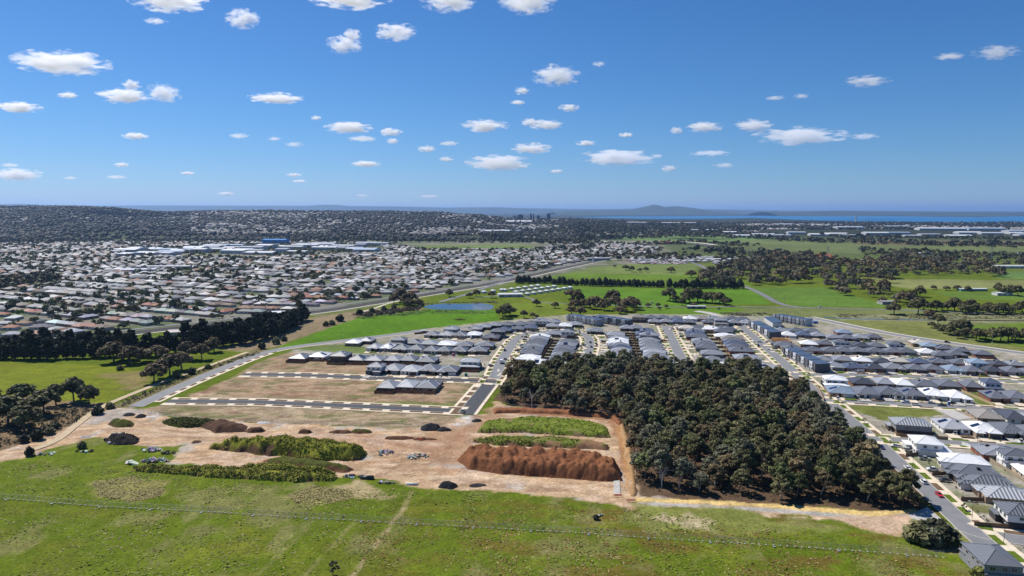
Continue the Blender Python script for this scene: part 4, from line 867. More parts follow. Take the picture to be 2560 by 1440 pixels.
def gum_proto(seed, R_, Ht, clumps=26, per=70, size=.42, droop=.0):
    """eucalypt: forked trunk, limbs to separate domed leaf clumps"""
    rng = np.random.default_rng(seed); cen = []; rad = []; cnt = []; ton = []
    mb = MB(); th = Ht * rng.uniform(.30, .42); lean = rng.normal(size=2) * .05 * Ht
    mb.tube([(0, 0, -.3), (lean[0] * .4, lean[1] * .4, th * .5), (lean[0], lean[1], th)], [R_ * .075, R_ * .06, R_ * .05], 6)
    for k in range(clumps):
        az = k * 2.399 + rng.normal() * .3; f = math.sqrt((k + .5) / clumps); rr = f * R_ * .86
        zz = Ht * (.94 - .42 * f ** 2.2 - .14 * rng.random()) 
        c = np.array([math.cos(az) * rr + lean[0], math.sin(az) * rr + lean[1], zz]); cr = R_ * rng.uniform(.14, .34)
        cen.append(c); rad.append(np.array([cr, cr, cr * .72])); cnt.append(int(per * rng.uniform(.7, 1.3))); ton.append(rng.uniform(.5, 1.45))
        if k % 3 == 0 and k < clumps * .9:
            m = (c + np.array([lean[0], lean[1], th])) / 2 + np.array([0, 0, .04 * Ht]) 
            mb.tube([(lean[0], lean[1], th * .92), tuple(m), tuple(c)], [R_ * .04, R_ * .026, R_ * .012], 5)
    # inner and hanging foliage
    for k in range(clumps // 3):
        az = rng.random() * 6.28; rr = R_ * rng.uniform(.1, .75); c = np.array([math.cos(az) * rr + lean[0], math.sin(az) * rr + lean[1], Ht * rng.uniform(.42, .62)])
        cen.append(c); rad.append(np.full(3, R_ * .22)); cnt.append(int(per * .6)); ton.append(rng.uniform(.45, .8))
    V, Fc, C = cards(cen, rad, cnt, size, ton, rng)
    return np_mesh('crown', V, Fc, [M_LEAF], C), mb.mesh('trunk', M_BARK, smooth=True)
def conifer_proto(seed, R_, Ht, per=46, size=.5):
    """dark pine or cypress: shaggy tapered crown almost to the ground"""
    rng = np.random.default_rng(seed); cen = []; rad = []; cnt = []; ton = []; n = 30
    for k in range(n):
        t = (k + .5) / n; az = k * 2.399; prof = (math.sin(min(t * 1.25 + .25, 1.57) * 1.0) if t < .4 else 1) * (1 - max(0, t - .35) ** 1.6 * 1.35)
        rr = R_ * .62 * max(prof, .12) * rng.uniform(.7, 1.1); c = np.array([math.cos(az) * rr, math.sin(az) * rr, Ht * (.12 + .86 * t)])
        cen.append(c); rad.append(np.array([R_ * .36, R_ * .36, Ht * .085]) * (1.15 - .6 * t)); cnt.append(per); ton.append(rng.uniform(.6, 1.25))
    V, Fc, C = cards(cen, rad, cnt, size, ton, rng, .25)
    mb = MB(); mb.tube([(0, 0, -.3), (0, 0, Ht * .4), (0, 0, Ht * .85)], [R_ * .09, R_ * .06, R_ * .02], 6)
    return np_mesh('crown', V, Fc, [M_LEAF], C), mb.mesh('trunk', M_BARK, smooth=True)
def shrub_proto(seed, R_, Ht, n=16, per=60, size=.3):
    rng = np.random.default_rng(seed); cen = []; rad = []; cnt = []; ton = []
    for k in range(n):
        az = k * 2.399; f = math.sqrt((k + .5) / n); cen.append(np.array([math.cos(az) * f * R_ * .7, math.sin(az) * f * R_ * .7, Ht * (.75 - .45 * f * f) * rng.uniform(.85, 1.1)])); rad.append(np.array([R_ * .36, R_ * .36, Ht * .3])); cnt.append(per); ton.append(rng.uniform(.65, 1.3))
    V, Fc, C = cards(cen, rad, cnt, size, ton, rng)
    mb = MB()
    for k in range(3): a = k * 2.1; mb.tube([(0, 0, -.2), (math.cos(a) * R_ * .2, math.sin(a) * R_ * .2, Ht * .4), (math.cos(a) * R_ * .45, math.sin(a) * R_ * .45, Ht * .7)], [R_ * .06, R_ * .04, R_ * .02], 5)
    return np_mesh('crown', V, Fc, [M_LEAF], C), mb.mesh('trunk', M_BARK, smooth=True)
GUM = [gum_proto(100 + k, 5.6, 13.5 + (k % 4) * 1.1, 24 + (k % 3) * 3, 95, .34) for k in range(9)]
HED = [shrub_proto(450 + k, 5.0, 11.0, 26, 60, .6) for k in range(4)]
GUMB = [gum_proto(200 + k, 6.6, 11.0, 26, 80, .55) for k in range(5)]
CON = [conifer_proto(300 + k, 6.2, 14.5, 62, .55) for k in range(5)]
SHR = [shrub_proto(400 + k, 1.6, 2.4) for k in range(4)]
SAP = [gum_proto(500 + k, 1.5, 4.2, 8, 26, .24) for k in range(3)]
def dead_proto(seed, Ht):
    rng = np.random.default_rng(seed); mb = MB(); mb.tube([(0, 0, -.3), (.2, .1, Ht * .35), (.1, -.2, Ht * .6)], [.22, .17, .11], 6)
    for k in range(11):
        a = rng.random() * 6.28; z0 = Ht * rng.uniform(.35, .6); L = Ht * rng.uniform(.25, .42); p = Vector((math.cos(a) * .15, math.sin(a) * .15, z0)); q = p + Vector((math.cos(a) * L * .6, math.sin(a) * L * .6, L * .75)); m = (p + q) / 2 + Vector((rng.normal() * .3, rng.normal() * .3, .2))
        mb.tube([p, m, q], [.09, .06, .03], 5)
        for j in range(3):
            t = q + Vector(tuple(rng.normal(size=3) * .9)) + Vector((0, 0, .5)); s = m.lerp(q, rng.uniform(.3, .9)); mb.tube([s, (s + t) / 2 + Vector((0, 0, .15)), t], [.045, .035, .018], 4)
    return mb.mesh('trunk', M_BARK)
OLIVE = (.155, .148, .062); BROWN = (.190, .145, .072); GREENG = (.138, .158, .056); DARKP = (.042, .050, .028); GREYG = (.165, .166, .100)
BARKG = (.16, .13, .11); BARKD = (.06, .045, .035); BARKW = (.42, .38, .33)
def plant(name, proto, x, y, s, col, label, cat='tree', group=None, bark=BARKG, sz=None, z=0.0):
    rz = random.uniform(0, 6.28); k = random.uniform(.82, 1.2)
    t = thing(name, label, cat, (x, y, z), rz, group, (s * random.uniform(.86, 1.14), s * random.uniform(.86, 1.14), (sz or s) * random.uniform(.82, 1.18)))
    put('crown', proto[0], t, color=tuple(c * k for c in col)); put('trunk', proto[1], t, color=bark); return t
# ---- the wood: spaced by rejection inside its outline
WOOD = GP((1243, 1010), (1262, 968), (1275, 942), (1330, 932), (1420, 926), (1490, 916), (1600, 920), (1720, 938), (1800, 936), (1880, 935), (1960, 955), (2020, 1005), (2070, 1050), (2110, 1090), (2165, 1142), (2215, 1190), (2262, 1240), (2290, 1268), (2240, 1262), (2100, 1262), (1900, 1248), (1760, 1240), (1640, 1232), (1592, 1205), (1578, 1150), (1560, 1080), (1530, 1045), (1420, 1030), (1300, 1015))
wx = [p[0] for p in WOOD]; wy = [p[1] for p in WOOD]; spots = []
rw = random.Random(11); tries = 0
while len(spots) < 325 and tries < 60000:
    tries += 1; p = (rw.uniform(min(wx), max(wx)), rw.uniform(min(wy), max(wy)))
    if not inside(p, WOOD): continue
    dmin = 7.3
    if all((p[0] - q[0]) ** 2 + (p[1] - q[1]) ** 2 > dmin * dmin for q in spots): spots.append(p)
print('wood trees', len(spots))
WOODT = [('olive-crowned eucalypt in the dense wood', OLIVE), ('brown-tipped eucalypt in the dense wood', BROWN), ('greener eucalypt in the dense wood', GREENG), ('grey-green eucalypt in the dense wood', GREYG)]
def wood_edge(p):
    e = sdist(np.array([p[0]]), np.array([p[1]]), WOOD)[0]
    if e > 5.5: return None
    c = (110.0, 380.0); ang = math.degrees(math.atan2(p[1] - c[1], p[0] - c[0]))
    return 'paddock edge' if -125 < ang < -40 else 'street edge' if -40 <= ang < 50 else 'house edge' if 50 <= ang < 140 else 'earthworks edge'
EDGE = {}
for p in sorted(spots, key=lambda q: (q[0] if wood_edge(q) in ('paddock edge', 'house edge') else q[1])):
    e = wood_edge(p)
    if e: EDGE.setdefault(e, []).append(p)
for i, (x, y) in enumerate(spots):
    k = fbm(np.array([x]), np.array([y]), 40, 7, 2)[0] + rw.uniform(-.25, .25)
    lab, col = WOODT[0 if k < .5 else 2 if k < .6 else 1 if k < .72 else 3] if rw.random() < .9 else WOODT[3]
    edge = sdist(np.array([x]), np.array([y]), WOOD)[0]
    s = rw.uniform(.80, 1.16) * (.86 if edge < 6 else 1)
    e = wood_edge((x, y)); grp = lab + 's'
    sc = (x - .139 * y); dp = y
    lab = lab.replace('in the dense wood', f"deep in the {'front' if dp < 345 else 'middle' if dp < 425 else 'back'} {'western' if sc < 55 else 'central' if sc < 105 else 'eastern'} part of the wood") if not e else lab
    if e: lab = lab.replace('in the dense wood', f"on the wood's {e}, {ORD[EDGE[e].index((x, y))]} from the {'west' if e in ('paddock edge', 'house edge') else 'near end'}")
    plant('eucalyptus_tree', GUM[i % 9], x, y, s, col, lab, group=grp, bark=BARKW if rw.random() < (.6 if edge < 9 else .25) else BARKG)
for k, (px, py) in enumerate([(1660, 1110), (1806, 1055), (1330, 985), (1640, 930), (2010, 985), (1655, 1170)]):
    x, y = G(px, py, 9); t = thing('dead_tree', ['bare white dead tree in the western part of the wood', 'bare grey dead tree in the middle of the wood', 'bare dead tree near the new road edge of the wood', 'bare dead tree at the back of the wood', 'bare dead tree by the eastern street', 'bare dead tree behind the red earth heap'][k], 'tree', (x, y, 0), k)
    put('trunk', dead_proto(50 + k, 13), t, color=(.50, .46, .42))
# undergrowth under the wood: loose low scrub
def scrub(name, poly, n, col, size, hgt, seed, per=10, label=None, card=.35, z=0.0):
    rng = np.random.default_rng(seed); P = np.asarray(poly); c = []
    while len(c) < n:
        q = rng.uniform(P.min(0), P.max(0), (n * 2, 2)); sd = sdist(q[:, 0], q[:, 1], poly); q = q[sd > 0]; c += list(q)
    c = np.array(c[:n]); cen = [np.array([x, y, z + hgt * .4]) for x, y in c]
    V, Fc, C = cards(cen, [np.array([size, size, hgt * .55]) * rng.uniform(.5, 1.3) for _ in cen], [per] * n, card, rng.uniform(.6, 1.35, n), rng)
    o = stuff(name, np_mesh(name, V, Fc, [M_LEAF], C), label); o.color = (*col, 1); return o
scrub('undergrowth', WOOD, 2600, (.10, .082, .045), 1.3, 1.6, 5, 9, 'low scrub on the floor of the wood')
scrub('undergrowth', GP((-150, 1128), (-150, 1040), (40, 1030), (160, 1020), (235, 1025), (190, 1055), (120, 1090), (0, 1120)), 420, (.10, .088, .042), 1.8, 2.0, 6, 14, 'olive roadside scrub under the western gums', .4)
scrub('undergrowth', GP((290, 1010), (400, 962), (520, 918), (640, 878), (650, 884), (520, 926), (410, 970), (310, 1016)), 300, (.11, .10, .045), 1.0, 1.0, 7, 10, 'low weeds along the western road verge', .3)
# ---- western shelter belts
def belt(pts, protos, s, col, name, label, group, bark=BARKD, jit=3.0, sz=None):
    for i, p in enumerate(pts):
        x, y = G(*p); plant(name, protos[i % len(protos)], x + random.uniform(-jit, jit), y + random.uniform(-jit, jit), s * random.uniform(.85, 1.18), col, label, group=group, bark=bark)
def along(pts, step, jit=1.5):
    L = smooth_line(GP(*pts), 0); out = []
    for p in dens(L, step): out.append((p.x + random.uniform(-jit, jit), p.y + random.uniform(-jit, jit)))
    return out
def plant_line(pts, step, protos, s, col, name, label, group, bark=BARKD, jit=1.5):
    for i, (x, y) in enumerate(along(pts, step, jit)): plant(name, protos[i % len(protos)], x, y, s * random.uniform(.82, 1.2), col, f'{label}, {ORD[i]} from the west', group=group, bark=bark)
plant_line([(-120, 905), (0, 897), (120, 898), (250, 893), (330, 885)], 6.2, CON, 1.2, DARKP, 'pine_tree', 'dark pine in the front belt behind the western paddock', 'pines behind the western paddock')
plant_line([(-120, 885), (0, 880), (150, 878), (300, 872)], 7.0, CON, 1.15, DARKP, 'pine_tree', 'dark pine in the rear belt behind the western paddock', 'pines behind the western paddock')
plant_line([(300, 900), (420, 884), (520, 870), (600, 858)], 6.6, CON, 1.1, DARKP, 'pine_tree', 'dark pine along the lane to the estate', 'pines along the lane')
plant_line([(470, 868), (560, 852), (640, 838), (700, 820), (765, 800)], 6.2, CON, 1.25, DARKP, 'pine_tree', 'tall dark pine in the belt before the railway', 'pines before the railway')
plant_line([(600, 862), (680, 842), (740, 815)], 6.5, CON, 1.1, DARKP, 'pine_tree', 'tall dark pine on the lane side of the railway belt', 'pines before the railway')
for p, s, lab in (((285, 905), 1.25, 'spreading brown gum at the paddock corner'), ((325, 910), 1.1, 'spreading brown gum beside the paddock corner'), ((385, 955), 1.15, 'leaning brown gum by the gravel track'), ((425, 940), 1.1, 'brown gum behind the leaning gum'), ((455, 925), 1.05, 'brown gum second behind the leaning gum'), ((350, 905), .95, 'small gum behind the paddock corner'), ((505, 900), .9, 'gum at the foot of the lane pines'), ((535, 880), .9, 'gum second along the lane pines'),
                  ((470, 900), 1.0, 'gum half hidden by the lane pines'), ((395, 905), 1.1, 'bushy gum between the paddock and lane')):
    plant('eucalyptus_tree', GUMB[int(p[0]) % 5], *G(*p), s * 1.25, BROWN, lab, bark=BARKG)
for p, s, lab in (((185, 1005), 1.1, 'round-topped gum in the roadside clump'), ((222, 1010), .85, 'forked gum with bare trunk by the paddock'), ((55, 1010), 1.15, 'pale domed gum at the western edge'), ((110, 1035), 1.05, 'low dark gum of the roadside clump'), ((20, 1060), 1.2, 'dark gum cut by the western edge'), ((60, 1075), 1.0, 'dark low gum beside the western edge'), ((140, 1012), .9, 'gum behind the roadside clump'), ((-30, 1030), 1.1, 'gum beyond the western edge')):
    plant('eucalyptus_tree', GUMB[int(p[0]) % 5], *G(*p), s * 1.2, OLIVE if 'pale' not in lab else GREENG, lab, bark=BARKG)
for i, (px, py, s) in enumerate([(245, 1035), (272, 1022), (290, 1015)] and [(245, 1035, 2.0), (275, 1020, 1.6), (95, 1098, 2.0), (125, 1085, 1.8), (60, 1105, 1.5), (440, 945, 1.7), (480, 935, 2.0), (520, 922, 1.4), (75, 1138, 1.6), (300, 925, 1.8), (140, 1070, 1.6), (205, 1120, 1.3), (710, 852, 2.2), (690, 860, 2.4), (655, 872, 2.2), (830, 812, 2.6), (850, 803, 3.2), (815, 815, 2.2), (900, 787, 2.5), (930, 782, 2.3), (960, 778, 2.5), (985, 772, 2.2), (1490, 1298, .8)]):
    plant('shrub', SHR[i % 4], *G(px, py), s, OLIVE if i % 2 else DARKP, 'shrub ' + ['by the gravel track bend', 'beside the bend shrub', 'on the western track verge', 'second on the western verge', 'low on the western verge', 'below the leaning gum', 'along the western road', 'small along the western road', 'in the front paddock corner', 'at the paddock shade', 'behind the track verge', 'on the rubble edge', 'at the lane end', 'round at the lane end', 'below the lane pines', 'before the railway gate', 'tall before the railway gate', 'low before the railway gate', 'first of the railway thicket', 'second of the railway thicket', 'third of the railway thicket', 'last of the railway thicket', 'alone in the grass by the fence'][i], 'shrub', bark=BARKD)
for px, py, s, c, lab in ((2300, 1352, 3.4, OLIVE, 'big round shrub left of the shrub pair at the street corner'), (2345, 1352, 3.7, (.05, .055, .026), 'biggest round shrub by the street corner'), (2330, 1362, 2.5, GREYG, 'smaller grey shrub in front of the big pair'), (2272, 1338, 1.0, DARKP, 'little dark bush beside the big shrubs'), (2448, 1446, 1.6, (.16, .17, .035), 'yellow-green bush before the nearest house')):
    plant('shrub', SHR[int(px) % 4], *G(px, py), s, c, lab, 'shrub', bark=BARKD)
plant('eucalyptus_tree', SAP[0], *G(832, 1438), 1.35, (.06, .065, .03), 'lone small tree at the bottom of the front paddock')
for px, py, s, lab in ((2225, 1262, 1.0, 'forked gum at the road corner of the wood'), (2270, 1258, .9, 'gum with bare limbs overhanging the street'), (2292, 1272, .5, 'little dark tree by the street kerb'), (2255, 1275, .75, 'low gum at the tip of the wood')):
    plant('eucalyptus_tree', GUM[int(px) % 9], *G(px, py), s, OLIVE, lab, bark=BARKD)
# ---- mid paddocks
def plant_many(L, protos, col, name, labels, bark=BARKD):
    for i, (px, py, s) in enumerate(sorted(L)): plant(name, protos[i % len(protos)], *G(px, py), s, col, f'{labels}, {ORD[i]} from the west', group=labels + ' group', bark=bark)
plant_line([(1298, 709), (1372, 708)], 7.5, HED, 1.15, DARKP, 'cypress_tree', 'dark cypress in the short hedge by the retirement units', 'cypress hedges across the paddock')
plant_line([(1386, 711), (1466, 714)], 7.5, HED, 1.0, DARKP, 'cypress_tree', 'dark cypress in the second hedge across the paddock', 'cypress hedges across the paddock')
plant_line([(1482, 715), (1512, 716)], 8, HED, 1.2, DARKP, 'cypress_tree', 'dark cypress in the pair of the hedge gap', 'cypress hedges across the paddock')
plant_line([(1524, 716), (1645, 718)], 7, HED, 1.05, DARKP, 'cypress_tree', 'dark cypress in the longest hedge across the paddock', 'cypress hedges across the paddock')
plant_line([(1655, 719), (1705, 720)], 8, HED, 1.2, DARKP, 'cypress_tree', 'dark cypress at the end of the hedge line', 'cypress hedges across the paddock')
plant_line([(1716, 721), (1850, 722)], 8, HED, 1.3, DARKP, 'cypress_tree', 'dark cypress where the hedge meets the scrub', 'cypress hedges across the paddock')
plant_many([(1428, 748, 1.6), (1445, 760, 1.5), (1440, 775, 1.3), (1460, 768, 1.2), (1475, 772, 1.3), (1495, 766, 1.4), (1510, 776, 1.3), (1530, 758, 1.6), (1540, 772, 1.3), (1560, 778, 1.5), (1578, 768, 1.4), (1590, 774, 1.3), (1550, 784, 1.0), (1430, 786, 1.0), (1450, 790, .9)], GUMB, BROWN, 'paddock_tree', 'gum in the grove behind the townhouses')
plant_many([(1675, 752, 1.6), (1690, 756, 1.1), (1710, 758, 1.2), (1725, 756, 1.6), (1745, 755, 1.6), (1762, 757, 1.5), (1780, 758, 1.6), (1800, 760, 1.4), (1815, 764, 1.2), (1705, 764, .8), (1735, 768, .7)], GUMB, OLIVE, 'paddock_tree', 'gum in the grove behind the dark shed')
plant_many([(1262, 790, 1.5), (1258, 796, 1.2), (1275, 788, 1.2)], GUMB, OLIVE, 'paddock_tree', 'gum in the dark clump beside the pond')
plant_many([(985, 760, 1.2), (1000, 755, 1.6), (1015, 762, 1.5), (1032, 758, 1.4), (1045, 765, 1.0), (1022, 768, 1.2)], GUMB, BROWN, 'paddock_tree', 'gum in the clump west of the pond')
for px, py, s, lab in ((1342, 766, .75, 'young gum alone in the pale paddock, western'), (1388, 770, .8, 'young gum alone in the pale paddock, eastern'), (1310, 795, .75, 'dark bush-tree first beside the arc houses'), (1330, 795, .65, 'dark bush-tree second beside the arc houses'), (1342, 797, .4, 'dark little tree third beside the arc houses'), (1123, 742, 1.0, 'round dark tree by the railway crossing'), (1175, 745, .8, 'slim gum by the retirement units'), (1190, 742, .9, 'gum among the retirement units'), (1230, 745, .8, 'gum before the white hall'), (1620, 768, .6, 'small paddock tree first by the lane'), (1645, 768, .6, 'small paddock tree second by the lane'), (1664, 771, .45, 'small round tree in the green field'), (1648, 775, .4, 'smaller round tree in the green field'), (1400, 700, .5, 'tree by the railway fence'),
                        (1565, 676, 1.2, 'gum in the middle of the dry paddock'), (1580, 680, 1.1, 'gum beside the dry paddock gum'), (1600, 680, .9, 'low gum of the dry paddock row'), (1615, 680, .9, 'low gum ending the dry paddock row'), (1678, 682, 1.2, 'round gum alone in the dry paddock'), (1536, 668, .6, 'small tree behind the car yard'), (1740, 660, .8, 'dark tree at the road fork'), (1728, 694, 1.4, 'reddish gum before the scrub'),
                        (2235, 786, 1.5, 'broad gum by the creek'), (2295, 786, 1.7, 'double gum by the creek'), (2320, 796, .9, 'small tree on the creek bank'), (2345, 812, 1.1, 'reddish tree below the creek'), (2310, 775, 1.4, 'gum behind the double gum')):
    plant('paddock_tree', GUMB[int(px) % 5], *G(px, py), s, OLIVE if int(px) % 2 else BROWN, lab, bark=BARKG)
plant_many([(2330, 820, .7), (2345, 826, .75), (2360, 834, .7), (2375, 838, .8), (2388, 835, 1.2), (2402, 832, 1.2), (2395, 846, .7), (2412, 842, 1.0)], GUMB, OLIVE, 'paddock_tree', 'round dark tree in the diagonal row past the bypass')
plant_many([(2440, 852, 1.1), (2462, 850, 1.1), (2480, 853, 1.1), (2500, 852, 1.15), (2520, 854, 1.1), (2540, 853, 1.15), (2560, 856, 1.1), (2580, 856, 1.1), (2450, 846, .9), (2530, 848, 1.1)], GUMB, OLIVE, 'paddock_tree', 'gum in the windbreak by the eastern edge')
plant_many([(2330 + 14 * i + random.uniform(-4, 4), 778 + random.uniform(-3, 6) + i * .3, random.uniform(.9, 1.5)) for i in range(18)], GUMB, OLIVE, 'paddock_tree', 'gum in the tree line beyond the creek')
plant_many([(2495, 732, 1.2), (2510, 737, 1.4), (2525, 738, 1.3), (2545, 740, 1.3), (2420, 728, .8), (2395, 726, .8), (2365, 726, .8), (2335, 724, .7), (2300, 742, 1.3), (2280, 746, 1.2), (2265, 750, 1.2), (2250, 755, 1.1)], GUMB, OLIVE, 'paddock_tree', 'tree among the eastern paddock sheds')
# ---- street trees on the verges
for line, w, lab in ((R_CENT, 5.8, 'the central road'), (R_B, 5.7, 'the bending street'), (R_C, 6.0, 'the straight street'), (R_EAST, 5.9, 'the eastern street')):
    for s in (1, -1):
        if line is R_EAST and s > 0: continue
        for p in dens(offset(line, s * w), 17)[1::2]:
            if random.random() < .8: plant('street_tree', SAP[random.randrange(3)], p.x, p.y, random.uniform(.55, 1.0), GREENG, 'young street tree staked in the verge of ' + lab, group='street trees of ' + lab, bark=BARKD)
# ---- tree masses too far or dense to pick apart
def mass(name, spots, col, label, cards_n=70, size=1.3, R_=5.0, Ht=11.0, seed=0):
    """many crowns as one mass: each a dome of leaf cards"""
    rng = np.random.default_rng(seed); n = len(spots); S = np.asarray(spots)
    d = rng.normal(size=(n, cards_n, 3)); d /= np.linalg.norm(d, axis=2)[..., None]; d[..., 2] = np.abs(d[..., 2]) * 1.0 - .25
    s = (rng.uniform(.65, 1.3, (n, 1, 1))) * S[:, 2].reshape(n, 1, 1)
    lob = 1 + .35 * np.sin(d[..., :1] * 4 + rng.uniform(0, 6, (n, 1, 1))) * np.cos(d[..., 1:2] * 5 + rng.uniform(0, 6, (n, 1, 1)))
    p = d * np.array([R_, R_, Ht * .5]) * s * lob * (rng.random((n, cards_n, 1)) ** .25); p[..., 2] += Ht * .5 * s[..., 0]
    p[..., 0] += S[:, 0:1]; p[..., 1] += S[:, 1:2]; p[..., 2] += H(S[:, 0], S[:, 1])[:, None]
    nr = d + rng.normal(size=d.shape) * .5; nr[..., 2] += .4; nr /= np.linalg.norm(nr, axis=2)[..., None]
    a = np.cross(nr, rng.normal(size=d.shape)); a /= np.linalg.norm(a, axis=2)[..., None] + 1e-9; b = np.cross(nr, a); z = size * s * rng.uniform(.6, 1.4, (n, cards_n, 1))
    q = np.stack([p - a * z - b * z, p + a * z - b * z, p + a * z + b * z, p - a * z + b * z], 2).reshape(-1, 3)
    tone = (rng.uniform(.6, 1.35, (n, 1)) * rng.uniform(.7, 1.3, (n, cards_n)))[..., None] * np.array([1, 1, 1]); hue = rng.normal(size=(n, 1, 1)) * .12; tone = tone * np.concatenate([1 + hue, np.ones_like(hue), 1 - hue], 2)
    C = np.repeat(tone.reshape(-1, 3), 4, axis=0)
    o = stuff(name, np_mesh(name, q, np.arange(len(q)).reshape(-1, 4), [M_LEAF], C), label); o.color = (*col, 1); return o
def spread_in(polys, n, seed, smin=.7, smax=1.3):
    rng = np.random.default_rng(seed); out = []; P = [GP(*p) for p in polys]; A = [abs(sum(p[i][0] * p[(i + 1) % len(p)][1] - p[(i + 1) % len(p)][0] * p[i][1] for i in range(len(p)))) for p in P]
    for p, a in zip(P, A):
        k = int(round(n * a / sum(A))); q = np.asarray(p); got = 0; it = 0
        while got < k and it < 60:
            it += 1; r = rng.uniform(q.min(0), q.max(0), (k * 3 + 8, 2)); r = r[sdist(r[:, 0], r[:, 1], p) > 0][:k - got]; out += [(x, y, rng.uniform(smin, smax)) for x, y in r]; got += len(r)
    return out
SCRUB_E = [[(1740, 690), (1800, 668), (1960, 655), (2080, 652), (2180, 668), (2240, 690), (2220, 720), (2130, 712), (2060, 705), (1960, 715), (1860, 718), (1760, 712)], [(2060, 712), (2200, 722), (2250, 742), (2300, 748), (2330, 768), (2240, 766), (2160, 748), (2090, 735)], [(1850, 660), (1960, 640), (2100, 645), (2080, 660)], [(2150, 655), (2300, 648), (2480, 662), (2520, 695), (2400, 690), (2200, 690)]]
mass('scrub_trees', spread_in(SCRUB_E, 620, 1, .8, 1.5), (.125, .105, .058), 'dark mass of gums east of the paddocks', 90, 1.0, 6.5, 12, 1)

# garden plants along the house walls and fences of the estate
_rg = np.random.default_rng(91); _gc = []; _gr = []
for (hx, hy, hr, hw_, hd_, _w) in HOUSES:
    c_, s_ = math.cos(hr), math.sin(hr)
    for k in range(_rg.integers(4, 11)):
        a_, b_ = (_rg.uniform(-.62, .62) * hw_, (-.5 * hd_ - _rg.uniform(.8, 4.5)) if _rg.random() < .6 else (.5 * hd_ + _rg.uniform(.8, 3.5)))
        r_ = _rg.uniform(.25, .7); _gc.append(np.array([hx + a_ * c_ - b_ * s_, hy + a_ * s_ + b_ * c_, .1 + r_ * .7])); _gr.append(np.array([r_, r_, r_]))
gv_, gf_, gt_ = cards(_gc, _gr, [9] * len(_gc), .26, _rg.uniform(.6, 1.4, len(_gc)), _rg)
_o = stuff('garden_plants', np_mesh('garden_plants', gv_, gf_, [M_LEAF], gt_), 'small garden plants round the estate houses'); _o.color = (.10, .125, .04, 1)
